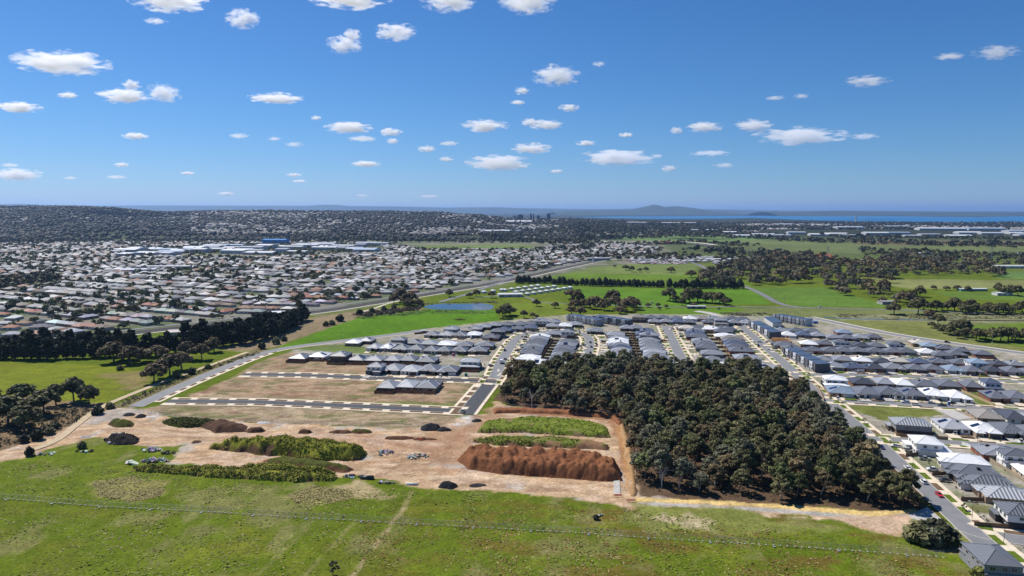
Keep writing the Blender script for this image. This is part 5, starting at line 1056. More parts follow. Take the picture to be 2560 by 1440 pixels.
# ---------------------------------------------------------------- earthworks: heaps, banks, debris
def soil_mat():
    m = mat('heap_soil', attr='tint', rough=1, spec=.05, var=.28, vscale=1.1, bump=.7, bscale=2.2); return m
M_SOIL = soil_mat()
def mound(name, poly, h, run, label, col, veg=None, vegamt=0.0, rough=.25, seed=0, cell=.75, heaps=0, cat='earth mound', side_dark=False, weeds=0, ragged=2.4, top=0.0, bare=None, wcol=(.24, .245, .035), whgt=.8):
    """earth heaped inside an outline: sides climb over run metres to height h; heaps>0 = tipped truckloads"""
    P = np.asarray(poly, float); o0 = P.mean(0); lo = P.min(0) - 1; hi = P.max(0) + 1
    nx = max(6, int((hi[0] - lo[0]) / cell)); ny = max(6, int((hi[1] - lo[1]) / cell)); nx, ny = min(nx, 260), min(ny, 150)
    X, Y = np.meshgrid(np.linspace(lo[0], hi[0], nx), np.linspace(lo[1], hi[1], ny)); x = X.ravel(); y = Y.ravel()
    rng = np.random.default_rng(seed + 900); cen = []
    if heaps:
        while len(cen) < heaps:
            q = rng.uniform(lo, hi, (heaps * 3, 2)); q = q[sdist(q[:, 0], q[:, 1], poly) > run * .25]; cen += list(q)
        cen = np.array(cen[:heaps]); ch = rng.uniform(.45, 1.0, heaps)
    def hz(x, y):
        sd = sdist(x, y, poly) + (fbm(x, y, 6, 500 + seed, 4) - .5) * ragged
        e = np.clip(sd / run, 0, 1); e = 1 - (1 - e) ** 1.6
        z = h * e * (1 - rough + 2 * rough * fbm(x, y, 6.5, 510 + seed, 4))
        if heaps:
            cone = np.max(ch[None] - np.hypot(x[:, None] - cen[None, :, 0], (y[:, None] - cen[None, :, 1]) * .6) / 3.4, axis=1)
            z = z * (.74 + .36 * np.clip(cone, 0, 1))
        z = z + (fbm(x, y, 1.8, 520 + seed, 4, .7) - .5) * min(h, 2.5) * .5 * np.clip(e * 2.5, 0, 1)
        return z - .25 * (sd < .3)
    z = hz(x, y)
    V = np.stack([x - o0[0], y - o0[1], z], 1); i = np.arange(nx - 1)[None, :] + (np.arange(ny - 1) * nx)[:, None]
    Fc = np.stack([i, i + 1, i + 1 + nx, i + nx], -1).reshape(-1, 4); keep = (z[Fc] > -.15).any(1); Fc = Fc[keep]
    c = np.array(col)[None] * (.7 + .6 * fbm(x, y, 4, 530 + seed, 4))[:, None]
    if veg is not None:
        f = sstep(.5 - vegamt * .5, .62 - vegamt * .4, fbm(x, y, 5, 540 + seed, 4) * .75 + .25 * np.clip(z / max(h, .1), 0, 1))[:, None]; c = c * (1 - f) + np.array(veg)[None] * (.7 + .6 * fbm(x, y, 2, 545 + seed, 3))[:, None] * f
    t = thing(name, label, cat, (o0[0], o0[1], 0.0)); me = np_mesh('soil', V, Fc, [M_SOIL], np.clip(c, .004, .9), smooth=True); put('soil', me, t)
    if weeds:
        q = []; 
        for _ in range(5):
            if len(q) >= weeds: break
            r = rng.uniform(lo, hi, (weeds * 3, 2)); zz = hz(r[:, 0], r[:, 1]); n_ = fbm(r[:, 0], r[:, 1], 5, 540 + seed, 4)
            ok = (zz > .2) & (n_ > .5 - vegamt * .35) & ((zz > top * h) | (rng.random(len(zz)) < .12) | (zz < .25 * h))
            if bare is not None: ok &= ~((sdist(r[:, 0], r[:, 1], bare) > 0) & (zz < .8 * h))
            q += [(a, b, k) for a, b, k in zip(r[ok, 0] - o0[0], r[ok, 1] - o0[1], zz[ok])]
        q = q[:weeds]
        hv = [whgt * (.35 + 1.5 * max(0.0, float(vnoise(a * .35, b * .35, seed)) - .3)) for a, b, k in q]
        W, F2, C2 = cards([np.array([a, b, k + v * .3]) for (a, b, k), v in zip(q, hv)], [np.array([.6 + .2 * v, .6 + .2 * v, v * .5]) for v in hv], [7] * len(q), .26, rng.uniform(.6, 1.5, len(q)), rng)
        w = put('weeds', np_mesh('weeds', W, F2, [M_WEED], C2), t, color=wcol); w['kind'] = 'stuff'
    return t
BRN = (.155, .078, .045); DBR = (.10, .058, .038); RED = (.205, .088, .042); BLK = (.035, .036, .038); TANB = (.33, .21, .13)
VEG = (.20, .205, .028); VEGD = (.075, .085, .02)
mound('earth_mound', GP((520, 1122), (600, 1110), (760, 1112), (880, 1122), (918, 1136), (900, 1150), (800, 1152), (700, 1140), (600, 1130)), 5.6, 5.5, 'long overgrown mound with yellow-green weeds on top', DBR, VEG, .40, .38, 1, weeds=1500, whgt=.9, ragged=5.0, top=.66, bare=GP((570, 1150), (570, 1118), (700, 1122), (720, 1150)))
mound('earth_mound', GP((650, 1152), (720, 1147), (800, 1157), (888, 1174), (870, 1181), (760, 1174), (690, 1165)), 2.6, 3, 'low dark brown ridge below the overgrown mound', BRN, VEGD, .1, .4, 2)
mound('earth_mound', GP((325, 1170), (420, 1168), (560, 1176), (700, 1182), (845, 1192), (838, 1203), (760, 1206), (600, 1197), (420, 1186), (330, 1180)), 2.4, 3, 'long weedy bank along the front paddock', DBR, VEG, .55, .7, 3, ragged=4.0, weeds=1300, whgt=1.1, wcol=(.20, .20, .035))
mound('earth_mound', GP((590, 1172), (660, 1168), (780, 1178), (842, 1187), (780, 1192), (640, 1184)), 2.8, 2.5, 'weedy hump behind the long bank', DBR, VEG, .6, .5, 4, ragged=3.5, weeds=900, whgt=1.1)
mound('earth_mound', GP((405, 1056), (450, 1050), (540, 1054), (556, 1064), (470, 1070), (420, 1064)), 2.2, 3, 'green weedy mound beside the brown pile', DBR, VEGD, .8, .3, 5, weeds=900, whgt=.9, wcol=(.09, .10, .025))
mound('earth_pile', GP((500, 1066), (560, 1056), (622, 1066), (615, 1080), (540, 1082)), 4.2, 5, 'wide brown pile beside the green mound', DBR, None, 0, .35, 6, heaps=7, cat='earth pile')
mound('earth_pile', GP((270, 1060), (300, 1053), (338, 1058), (330, 1067), (285, 1069)), 3.6, 4.5, 'grey-brown pile at the western track', DBR, VEGD, .15, .35, 7, heaps=4, cat='earth pile')
for k, (px, py, w, d, h, c, lab) in enumerate([(323, 1037, 7, 5, 1.2, BLK, 'flat black gravel heap behind the grey-brown pile'), (352, 1042, 8, 6, 1.9, BLK, 'small cone of black gravel near the western piles'), (378, 1042, 7, 4, .5, (.55, .53, .50), 'pale patch of crushed rock beside the black cone'), (640, 1078, 11, 6, 2.3, DBR, 'low brown pile alone in the dirt'), (763, 1081, 8, 5, 1.9, DBR, 'little brown pile before the bare lots'), (850, 1081, 15, 4, 1.4, BRN, 'long low spoil ridge before the bare lots'), (905, 1080, 12, 5, 1.7, BRN, 'spoil ridge with a green cap'), (1000, 1096, 18, 4, 1.5, BRN, 'long spoil ridge near the orange barrier'), (1062, 1099, 14, 3, 1.3, BRN, 'spoil ridge ending at the orange barrier'),
        (1075, 1072, 13, 8, 3.2, BLK, 'larger black gravel cone by the new road'), (1110, 1075, 9, 6, 1.9, BLK, 'smaller black gravel cone by the new road'), (1120, 1216, 9, 6, 2.2, BLK, 'black gravel cone at the grass edge'), (1195, 1213, 8, 4, .5, BLK, 'flat black gravel patch at the grass edge'), (1193, 1053, 7, 4, 1.4, BLK, 'black gravel heap beside the terrace'), (490, 1106, 5, 4, 1.1, DBR, 'tiny brown pile west of the overgrown mound'),
        (215, 1092, 7, 4, .8, (.3, .3, .31), 'grey stone heap on the western track'), (660, 1057, 7, 3, .7, (.6, .6, .6), 'small heap of pale rubble by the bare lots'), (1150, 815 - 15, 14, 6, 1.6, DBR, 'brushwood heap in the lush paddock')]):
    cx, cy_ = G(px, py); el = [(cx + w / 2 * math.cos(a) * random.uniform(.85, 1.1), cy_ + d / 2 * math.sin(a) * random.uniform(.85, 1.1)) for a in np.linspace(0, 6.283, 15)[:-1]]
    mound('earth_pile', el, h, min(w, d) / 2, lab, c, VEGD if 'green' in lab or 'brush' in lab else None, .3, .3, 20 + k, cell=.5, cat='pile')
mound('earth_mound', GP((1188, 1082), (1212, 1056), (1300, 1046), (1450, 1052), (1516, 1068), (1527, 1094), (1440, 1090), (1300, 1082)), 1.9, 2.6, 'flat terrace of fill with a grassy green top', (.21, .14, .085), (.14, .18, .026), 0.28, .3, 8, weeds=650, whgt=.35, wcol=(.19, .22, .03), ragged=3.4)
mound('earth_mound', GP((1176, 1104), (1250, 1096), (1400, 1098), (1515, 1112), (1522, 1124), (1400, 1120), (1250, 1114)), 2.4, 3, 'long tan-brown bank between terrace and red heap', (.235, .135, .08), (.12, .15, .03), .12, .45, 9, weeds=350, whgt=.4, ragged=3.0)
mound('earth_pile', GP((1138, 1150), (1180, 1130), (1300, 1134), (1450, 1144), (1548, 1168), (1557, 1203), (1500, 1203), (1400, 1194), (1250, 1186), (1170, 1172)), 6.0, 4.5, 'huge red-brown heap of tipped earth', RED, None, 0, .30, 10, heaps=150, cell=.5, cat='earth pile')
mound('earth_bank', GP((1236, 1024), (1300, 1022), (1420, 1029), (1535, 1038), (1556, 1060), (1548, 1064), (1525, 1046), (1420, 1037), (1300, 1031), (1236, 1034)), 1.6, 1.6, 'raw red bank along the edge of the wood', (.23, .10, .05), None, 0, .4, 11, cat='earth bank')
mound('earth_bank', GP((1548, 1062), (1560, 1062), (1574, 1110), (1588, 1180), (1590, 1240), (1578, 1240), (1572, 1180), (1560, 1110)), 1.3, 1.6, 'ochre bank between the red heap and the wood', (.36, .22, .11), None, 0, .4, 12, cat='earth bank')
# broken concrete and timber
M_RUB = mat('rubble', rough=.95, spec=.15, objcol=True, var=.2)
CHUNK = []
for k in range(4):
    bm = bmesh.new(); bmesh.ops.create_cube(bm, size=1)
    for v in bm.verts: v.co += Vector((random.uniform(-.2, .2), random.uniform(-.2, .2), random.uniform(-.15, .15)))
    me = bpy.data.meshes.new('chunk'); bm.to_mesh(me); bm.free(); me.materials.append(M_RUB); CHUNK.append(me)
def rubble(px, py, w, d, h, n, cols, label, size=.9, cat='rubble pile'):
    x, y = G(px, py); t = thing('rubble_heap', label, cat, (x, y, 0)); r = random.Random(int(px * 7 + py))
    for k in range(n):
        a = r.uniform(0, 6.28); f = r.random() ** .6; s = size * r.uniform(.4, 1.5)
        o = put('chunk', CHUNK[k % 4], t, (math.cos(a) * f * w / 2, math.sin(a) * f * d / 2, h * (1 - f) * r.uniform(.4, 1) + s * .15), 0, tuple(c * r.uniform(.7, 1.2) for c in r.choice(cols)), (s * r.uniform(.6, 2.0), s, s * r.uniform(.25, .7)))
        o.rotation_euler = (r.uniform(-.6, .6), r.uniform(-.6, .6), r.uniform(0, 3))
DK = [(.03, .025, .022), (.045, .035, .03), (.025, .022, .02)]; LT = [(.55, .54, .52), (.4, .4, .4), (.62, .6, .56), (.25, .25, .25)]
mound('earth_pile', GP((262, 1102), (285, 1090), (320, 1090), (350, 1104), (335, 1112), (290, 1113)), 4.0, 5, 'soot-black heap of burnt timber and soil', (.030, .026, .024), None, 0, .5, 13, heaps=5, cell=.5, cat='burnt heap')
rubble(305, 1100, 17, 9, 4.4, 90, DK, 'black charred logs and stumps heaped up', 1.2, 'burnt heap')
rubble(285, 1108, 8, 3, 1.0, 14, LT, 'pale concrete slabs at the foot of the burnt heap')
rubble(378, 1126, 11, 5, 2.0, 46, LT, 'white and grey concrete rubble heap')
rubble(420, 1132, 8, 4, 1.3, 26, [(.09, .08, .06), (.06, .06, .04), (.2, .2, .19)], 'dark brush and rubble heap next to the concrete')
rubble(385, 1153, 13, 5, 1.8, 46, LT + [(.3, .28, .26)], 'broken grey slabs against the weedy bank')
rubble(326, 1159, 4, 2, .6, 3, [(.62, .6, .57)], 'lone pale concrete block in the grass', 1.6, 'concrete block')
rubble(112, 1135, 11, 4, .6, 14, LT, 'scattered pale slabs in the corner grass'); rubble(205, 1130, 9, 3, .6, 10, LT + DK, 'fallen logs and slabs in the corner grass')
rubble(965, 1133, 9, 8, 1.0, 40, [(.3, .3, .31), (.22, .22, .22), (.4, .38, .35)], 'flat grey stone heap inside wheel ruts'); rubble(1043, 1141, 11, 7, .9, 44, [(.38, .36, .34), (.28, .28, .28)], 'flat grey stone heap ringed by ruts')
rubble(1500, 1290, 3, 2, .8, 8, LT, 'small white debris by the lone shrub', .6); rubble(965, 1207, 9, 2, .5, 12, LT, 'white offcuts at the grass edge', .7); rubble(880, 1192, 9, 3, 1.2, 18, DK + LT, 'dark boulders at the end of the weedy bank')
def pipes(px, py, n, L, r, col, label, gap):
    x, y = G(px, py); t = thing('pipe_stack', label, 'pipes', (x, y, 0), -.1); M = mat('pipe', col, .4, .5)
    mb = MB(); mb.tube([(-L / 2, 0, 0), (L / 2, 0, 0)], [r, r], 10); me = mb.mesh('pipe', M, smooth=True)
    for k in range(n): put('pipe', me, t, (random.uniform(-.5, .5), (k % 3) * gap - gap, r + (k // 3) * r * 1.7), random.uniform(-.04, .04))
pipes(918, 1196, 6, 6.0, .32, (.02, .022, .03), 'stack of black drain pipes at the grass edge', .75); pipes(1030, 1211, 4, 5.0, .25, (.75, .75, .73), 'white pipes lying at the grass edge', .6)
# orange mesh barriers
M_ORG = mat('orange_plastic', (.75, .13, .05), .6, .3)
def barrier(px, py, rz, w, label):
    x, y = G(px, py); t = thing('safety_barrier', label, 'barrier', (x, y, 0), rz)
    for k in range(int(w / 1.2) + 1): mb = MB(); mb.box(-.03, .03, -.03, .03, 0, 1.1); put('post', mb.mesh('post', M_RUB), t, (k * 1.2 - w / 2, 0, 0), color=(.4, .4, .4))
    for z in (.25, .55, .85): mb = MB(); mb.box(-w / 2, w / 2, -.02, .02, z, z + .2); put('rail', mb.mesh('rail', M_ORG), t)
barrier(1545, 1241, .1, 3.6, 'orange mesh barrier at the gravel crossing'); barrier(1577, 1254, .1, 3.8, 'orange mesh barrier by the yellow sand'); barrier(1051, 1101, .3, 2.4, 'orange mesh barrier at the spoil ridge')
for pts, m in (([(1534, 1200), (1549, 1202), (1551, 1238), (1535, 1236)], M_CONC_G), ([(2335, 1020), (2372, 1021), (2432, 1046), (2395, 1051), (2362, 1035)], M_CONC_G), ([(1278, 908), (1320, 905), (1318, 918), (1272, 918)], M_CONC_G)):
    struct('slab', MB().prism((lambda q: q if sum(q[i][0] * q[(i + 1) % len(q)][1] - q[(i + 1) % len(q)][0] * q[i][1] for i in range(len(q))) > 0 else q[::-1])(GP(*pts)), -.05, .16).mesh('slab', m))
# ---------------------------------------------------------------- the temporary fence across the paddock
M_GALV = mat('galvanised', (.42, .44, .45), .45, .5, metal=.3); M_BLOCK = mat('fence_block', (.62, .60, .56), .9, .2)
def mesh_infill():
    m = bpy.data.materials.new('fence_mesh'); m.use_nodes = True; t = m.node_tree; b = t.nodes['Principled BSDF']; b.inputs['Base Color'].default_value = (.4, .42, .43, 1); b.inputs['Roughness'].default_value = .5
    tc = N(t, 'ShaderNodeTexCoord'); sp = N(t, 'ShaderNodeSeparateXYZ'); t.links.new(tc.outputs['Object'], sp.inputs[0]); outs = []
    for ax, s in ((0, .06), (2, .15)):
        fr = N(t, 'ShaderNodeMath', operation='PINGPONG'); fr.inputs[1].default_value = s; t.links.new(sp.outputs[ax], fr.inputs[0]); lt = N(t, 'ShaderNodeMath', operation='LESS_THAN'); t.links.new(fr.outputs[0], lt.inputs[0]); lt.inputs[1].default_value = .005; outs.append(lt.outputs[0])
    mx = N(t, 'ShaderNodeMath', operation='MAXIMUM'); t.links.new(outs[0], mx.inputs[0]); t.links.new(outs[1], mx.inputs[1]); t.links.new(mx.outputs[0], b.inputs['Alpha']); return m
M_MESH = mesh_infill()
def fence_run(pts, label, braces=9, step=2.4, name='temporary_fence'):
    L = dens(GP(*pts), .8); acc = 0; P = [L[0]]; last = L[0]
    tot = 0
    for a, b in zip(L, L[1:]):
        tot += (b - a).length
        if tot >= step: P.append(b); tot = 0
    f = thing(name, label, 'fence', (P[0].x, P[0].y, 0)); o = P[0]
    fr = MB()
    for z in (.12, 2.05): fr.bar((0, 0, z), (2.4, 0, z), .045, .045)
    for x in (.02, 2.38): fr.bar((x, 0, .02), (x, 0, 2.1), .045, .045, (0, 1, 0))
    fr.cur = 1; fr.add([(.03, 0, .13), (2.37, 0, .13), (2.37, 0, 2.04), (.03, 0, 2.04)], [(0, 1, 2, 3)]); pm = fr.mesh('fence_panel', M_GALV, M_MESH)
    ft = MB(); ft.box(-.32, .32, -.14, .14, 0, .16); fm = ft.mesh('foot', M_BLOCK)
    br = MB(); br.bar((0, 0, 1.9), (0, -1.5, .1), .05, .05); br.bar((0, 0, .1), (0, -1.5, .1), .05, .05); br.box(-.4, .4, -1.7, -1.3, 0, .3); bm_ = br.mesh('brace', M_GALV)
    for i, (a, b) in enumerate(zip(P, P[1:])):
        d = b - a; rz = math.atan2(d.y, d.x); q = put('fence_panel', pm, f, (a.x - o.x, a.y - o.y, 0.02), rz, None, (d.length / 2.4 * .995, 1, 1)); put('foot', fm, f, (a.x - o.x, a.y - o.y, 0.01), rz + math.pi / 2)
        if i % braces == 4: put('brace', bm_, f, (a.x - o.x, a.y - o.y, 0.02), rz)
fence_run([(-30, 1244), (61, 1250), (174, 1260), (286, 1268), (400, 1273), (517, 1279), (748, 1294), (865, 1300), (1001, 1308), (1137, 1315), (1280, 1323), (1445, 1332), (1581, 1342), (1711, 1350), (1845, 1358), (1981, 1366), (2125, 1376), (2264, 1386), (2360, 1392)], 'long wire mesh temporary fence across the front paddock')
fence_run([(340, 1028), (480, 1049), (660, 1056), (800, 1060), (1000, 1066), (1110, 1064)], 'thin wire fence behind the earthworks', 99, 3.0, 'wire_fence')
fence_run([(1240, 1020), (1330, 1019), (1430, 1027), (1530, 1036)], 'wire fence at the edge of the wood by the terrace', 99, 3.0, 'wire_fence')
# ---------------------------------------------------------------- vehicles
M_PAINT = mat('car_paint', rough=.22, spec=.7, objcol=True); M_TYRE = mat('tyre', (.015, .015, .015), .9, .2); M_CGL = mat('car_glass', (.015, .02, .025), .08, .8); M_LAMP = mat('car_lamp', (.6, .6, .58), .2, .6); M_TAIL = mat('tail_lamp', (.35, .02, .02), .3, .5); M_TRIM = mat('car_trim', (.03, .03, .032), .6, .3)
def car_meshes(kind):
    if kind == 'sedan': prof = [(-2.3, .35), (-2.35, .75), (-1.7, .98), (1.1, .98), (2.15, .82), (2.3, .55), (2.25, .35)]; cab = [(-1.75, .96), (-1.25, 1.42), (.15, 1.45), (1.05, .98)]; 
    elif kind == 'wagon': prof = [(-2.3, .38), (-2.35, .85), (-2.3, 1.05), (1.15, 1.05), (2.2, .92), (2.35, .6), (2.3, .38)]; cab = [(-2.25, 1.04), (-2.0, 1.68), (.1, 1.72), (1.05, 1.05)]
    else: prof = [(-2.6, .45), (-2.62, 1.05), (.1, 1.05), (1.3, 1.08), (2.4, .98), (2.55, .6), (2.5, .45)]; cab = [(-.75, 1.04), (-.65, 1.72), (.55, 1.75), (1.3, 1.06)]
    def extr(pr, w0, w1, z0, z1):
        mb = MB(); n = len(pr); f = lambda z: w0 + (w1 - w0) * max(0, min(1, (z - z0) / (z1 - z0)))
        return mb.add([(x, -f(z), z) for x, z in pr] + [(x, f(z), z) for x, z in pr], [tuple(range(n)), tuple(range(2 * n - 1, n - 1, -1))] + [(i, n + i, n + (i + 1) % n, (i + 1) % n) for i in range(n)])
    body = extr(prof, .90, .86, .5, 1.0); roof = extr([(x * .99, z) for x, z in cab], .80, .62, 1.0, 1.7)
    rf = MB(); t = max(z for _, z in cab); xs = [x for x, z in cab if z > t - .1]; rf.box(min(xs) - .05, max(xs) + .05, -.64, .64, t - .02, t + .05)
    return dict(body=body.mesh('body', M_PAINT), win=roof.mesh('window_band', M_CGL), roof=rf.mesh('roof_panel', M_PAINT), z=(.9 if kind != 'ute' else 1.0), fx=max(p[0] for p in prof), bx=min(p[0] for p in prof))
CARS = {k: car_meshes(k) for k in ('sedan', 'wagon', 'ute')}
_w = MB(); _w.tube([(0, -.11, 0), (0, .11, 0)], [.34, .34], 12); WHEEL = _w.mesh('wheel', M_TYRE); _w = MB(); _w.tube([(0, -.115, 0), (0, .115, 0)], [.2, .2], 10); RIM = _w.mesh('rim', M_GALV)
LAMP = MB().box(-.04, .04, -.2, .2, -.08, .08).mesh('headlight', M_LAMP); TAIL = MB().box(-.04, .04, -.18, .18, -.09, .09).mesh('tail_light', M_TAIL)
TRAY = MB().box(-2.45, -.85, -.72, .72, 1.0, 1.09).mesh('tray', M_TRIM)
CC = dict(white=(.78, .78, .77), black=(.012, .012, .014), red=(.50, .012, .02), blue=(.02, .03, .10), silver=(.42, .43, .44), grey=(.10, .105, .11))
def car(px, py, rz, kind, colour, where): car_at(*G(px, py), rz, kind, colour, where)
def car_at(x, y, rz, kind, colour, where, big=1.0):
    c = CARS[kind]; t = thing('parked_car', f"{colour} {'ute' if kind == 'ute' else 'wagon' if kind == 'wagon' else 'sedan'} {where}", 'car', (x, y, .08), rz, None, (big, big, big))
    b = put('body', c['body'], t, color=CC[colour]); put('window_band', c['win'], t); put('roof_panel', c['roof'], t, color=CC[colour])
    for sx in (-1.4, 1.42):
        for sy in (-.82, .82): w = put('wheel', WHEEL, t, (sx, sy, .34)); put('rim', RIM, w)
    for sy in (-.6, .6): put('headlight', LAMP, b, (c['fx'] - .08, sy, .72)); put('tail_light', TAIL, b, (c['bx'] + .05, sy, .8))
    if kind == 'ute': put('tray', TRAY, t)
HE = math.atan2(.99, .146); HR = A_R; HC = math.atan2(.99, .12)
for a in [(2348, 1240, HE + math.pi, 'sedan', 'red', 'parked by the wide lawn verge'), (2308, 1207, HE, 'wagon', 'white', 'parked above the red car'), (2268, 1172, HE, 'sedan', 'white', 'parked by the bright lawn verge'), (2204, 1121, HE + math.pi, 'sedan', 'blue', 'parked at the corner opposite the wood'), (2272, 1128, HE - 1.5, 'wagon', 'silver', 'in the driveway of the all-white house'), (2386, 1086, A_R + 1.4, 'ute', 'white', 'in the driveway of the small white house'), (2552, 1106, A_R + 1.4, 'ute', 'white', 'in a driveway at the eastern edge'),
          (2200, 1002, HR, 'ute', 'black', 'first in the busy street by the vacant lawn'), (2263, 1007, HR + math.pi, 'wagon', 'white', 'second in the busy street by the vacant lawn'), (2290, 1014, HR, 'ute', 'white', 'on the lawn side of the busy street'), (2328, 1009, HR, 'sedan', 'silver', 'in the middle of the busy street'), (2354, 1015, HR + math.pi, 'ute', 'grey', 'on the slab side of the busy street'), (2380, 1010, HR, 'wagon', 'black', 'beside the blue portable toilet'), (2334, 999, HR + 1.5, 'wagon', 'white', 'in the driveway between two white roofs'), (2347, 1000, HR + 1.5, 'sedan', 'black', 'beside the white wagon in the driveway'), (2154, 996, HR + 1.5, 'sedan', 'grey', 'in the driveway of the second garage row house'),
          (2138, 930, HR, 'ute', 'white', 'by the white site hut'), (2188, 931, HR + 1.2, 'wagon', 'white', 'in the shaded driveway past the lamp'), (2220, 937, HR, 'sedan', 'grey', 'on the street behind the white houses'), (2289, 933, HR + 1.2, 'ute', 'white', 'in the driveway before the brown garage'), (2322, 941, HR, 'ute', 'white', 'on the street near the brown garage'), (2437, 942, HR, 'wagon', 'blue', 'beside the tall dark house'), (2020, 953, HE + .4, 'sedan', 'white', 'at the corner by the white two-storey house'),
          (1855, 830, HE, 'wagon', 'black', 'high on the eastern street'), (1884, 857, HE, 'wagon', 'white', 'mid way on the eastern street'), (1900, 856, HR, 'ute', 'white', 'turning by the timber-framed house'), (1895, 865, HE, 'wagon', 'black', 'on the eastern street before the timber frame'), (1920, 873, HE, 'sedan', 'white', 'near the second terrace'), (1921, 855, HR, 'ute', 'white', 'beside the timber-framed house'),
          (1476, 857, HC, 'sedan', 'black', 'far in the bending street'), (1478, 868, HC, 'sedan', 'grey', 'in the middle of the bending street'), (1476, 883, HC, 'sedan', 'black', 'near end of the bending street'), (1492, 862, HC, 'wagon', 'white', 'across the bending street'),
          (1262, 877, HC, 'wagon', 'black', 'beside the central road verge'), (1263, 899, HC, 'sedan', 'grey', 'near the wood end of the central road'), (1226, 914, .1, 'sedan', 'white', 'by the brick two-storey house'), (1132, 889, .1, 'ute', 'silver', 'on the street beside the vacant lot'), (1106, 938, 1.4, 'sedan', 'red', 'in a dark driveway facing the mid street'), (1178, 847, 1.3, 'wagon', 'white', 'before the white-roofed western house'), (1157, 886, 1.3, 'sedan', 'black', 'in the driveway of the third row'),
          (2368, 857, math.atan2(-.3, .95), 'wagon', 'black', 'driving along the bypass'), (2051, 769, 0, 'wagon', 'white', 'on the lane beyond the creek'), (1631, 758, 0, 'wagon', 'white', 'beside the gum grove lane'), (1157, 1031, math.atan2(-.12, .99) + 1.7, 'ute', 'silver', 'at the end of the new black road'), (1678, 812, 0, 'wagon', 'white', 'at the head of the straight street'), (1676, 822, HC, 'sedan', 'white', 'under the head of the straight street'), (1722, 850, HC + 1.5, 'sedan', 'red', 'in a driveway of the straight street'), (1798, 773, .3, 'wagon', 'grey', 'by the shed car park')]: car(*a)
# cars standing in front of the garages
_rc = random.Random(17); _n = 0
for (hx, hy, hr, hw_, hd_, wh) in HOUSES:
    if _rc.random() > .20 or len(wh.split()) > 11: continue
    off = -.5 * hd_ - 3.4; ax = -3.0 * hw_ / 12; colr = _rc.choice(('white', 'silver', 'grey', 'black', 'white', 'blue', 'red')); kd = _rc.choice(('sedan', 'wagon', 'ute', 'wagon'))
    car_at(hx + ax * math.cos(hr) - off * math.sin(hr), hy + ax * math.sin(hr) + off * math.cos(hr), hr + _rc.choice((1, -1)) * math.pi / 2, kd, colr, 'before house ' + wh)
# delivery truck on the central road
x, y = G(1254, 908); t = thing('box_truck', 'white box truck parked on the central road', 'truck', (x, y, .08), HC); put('cargo_box', MB().box(-3.2, 1.2, -1.1, 1.1, .9, 3.1).mesh('cargo_box', M_PAINT), t, color=(.75, .75, .73)); put('cab', MB().add([(1.3, -1.05, .5), (3.1, -1.05, .5), (3.1, 1.05, .5), (1.3, 1.05, .5), (1.3, -1, 2.4), (2.5, -1, 2.4), (2.5, 1, 2.4), (1.3, 1, 2.4)], [(0, 3, 2, 1), (4, 5, 6, 7), (0, 1, 5, 4), (1, 2, 6, 5), (2, 3, 7, 6), (3, 0, 4, 7)]).mesh('cab', M_CGL), t); put('chassis', MB().box(-3.2, 2.9, -.9, .9, .5, .85).mesh('chassis', M_TRIM), t)
for sx in (-2.2, 2.2):
    for sy in (-.9, .9): put('wheel', WHEEL, t, (sx, sy, .42), 0, None, (1.25, 1.3, 1.25))
# ---------------------------------------------------------------- lamps, poles, huts
M_POLE = mat('pole_steel', rough=.5, spec=.4, objcol=True); M_LENS = mat('lamp_lens', (.7, .7, .66), .3, .5)
_p = MB(); _p.tube([(0, 0, -.2), (0, 0, 3), (0, 0, 7.0)], [.1, .075, .055], 8); LP = _p.mesh('pole', M_POLE); _p = MB(); _p.tube([(0, 0, 6.95), (.5, 0, 7.15), (1.3, 0, 7.2)], [.045, .04, .04], 6); LA = _p.mesh('arm', M_POLE); LHD = MB().box(1.1, 1.8, -.14, .14, 7.12, 7.28).mesh('lamp_head', M_LENS)
def lamp(px, py, rz, s, col, where):
    t = thing('street_lamp', f'{"black" if col[0] < .1 else "grey"} street lamp {where}', 'street lamp', (*G(px, py), 0), rz, None, (s, s, s)); put('pole', LP, t, color=col); put('arm', LA, t, color=col); put('lamp_head', LHD, t)
BKP = (.02, .02, .022); GYP = (.45, .46, .46)
for a in [(2094, 1021, 0, .95, BKP, 'at the corner of the vacant lawn'), (2167, 1082, 3, .95, BKP, 'before the grey two-storey house'), (2232, 1108, 3, .95, BKP, 'at the corner of the all-white house'), (2281, 1178, 3, .95, BKP, 'beside the low white house verge'), (2430, 1297, 3, 1.0, BKP, 'on the lawn of the junction'), (2509, 1358, 1, 1.0, BKP, 'behind the nearest house'), (2443, 1109, 0, .95, BKP, 'on the street behind the white house'), (2042, 965, 0, .9, BKP, 'by the blue-roofed corner house'), (2133, 926, 1, 1.5, GYP, 'tall before the garage row'), (2352, 938, 1, 1.6, GYP, 'tall beside the brown garage'), (1232, 962, 2, 1.3, GYP, 'where the new road meets the old'), (1195, 1003, 2, 1.2, GYP, 'along the new black road'), (690, 873, 0, 1.3, GYP, 'at the bend of the western road'), (853, 846, 0, 1.3, GYP, 'along the lush paddock'), (1060, 1018, 2, 1.1, GYP, 'on the front street verge'), (825, 1008, 2, 1.1, GYP, 'mid way on the front street'), (1638, 806, 0, 1.2, GYP, 'at the top street'), (1720, 805, 0, 1.2, GYP, 'second along the top street'), (2240, 827, 0, 1.3, GYP, 'on the bypass verge'), (2480, 862, 0, 1.3, GYP, 'far along the bypass verge')]: lamp(*a)
M_WOODP = mat('pole_timber', (.17, .13, .10), .9, .1)
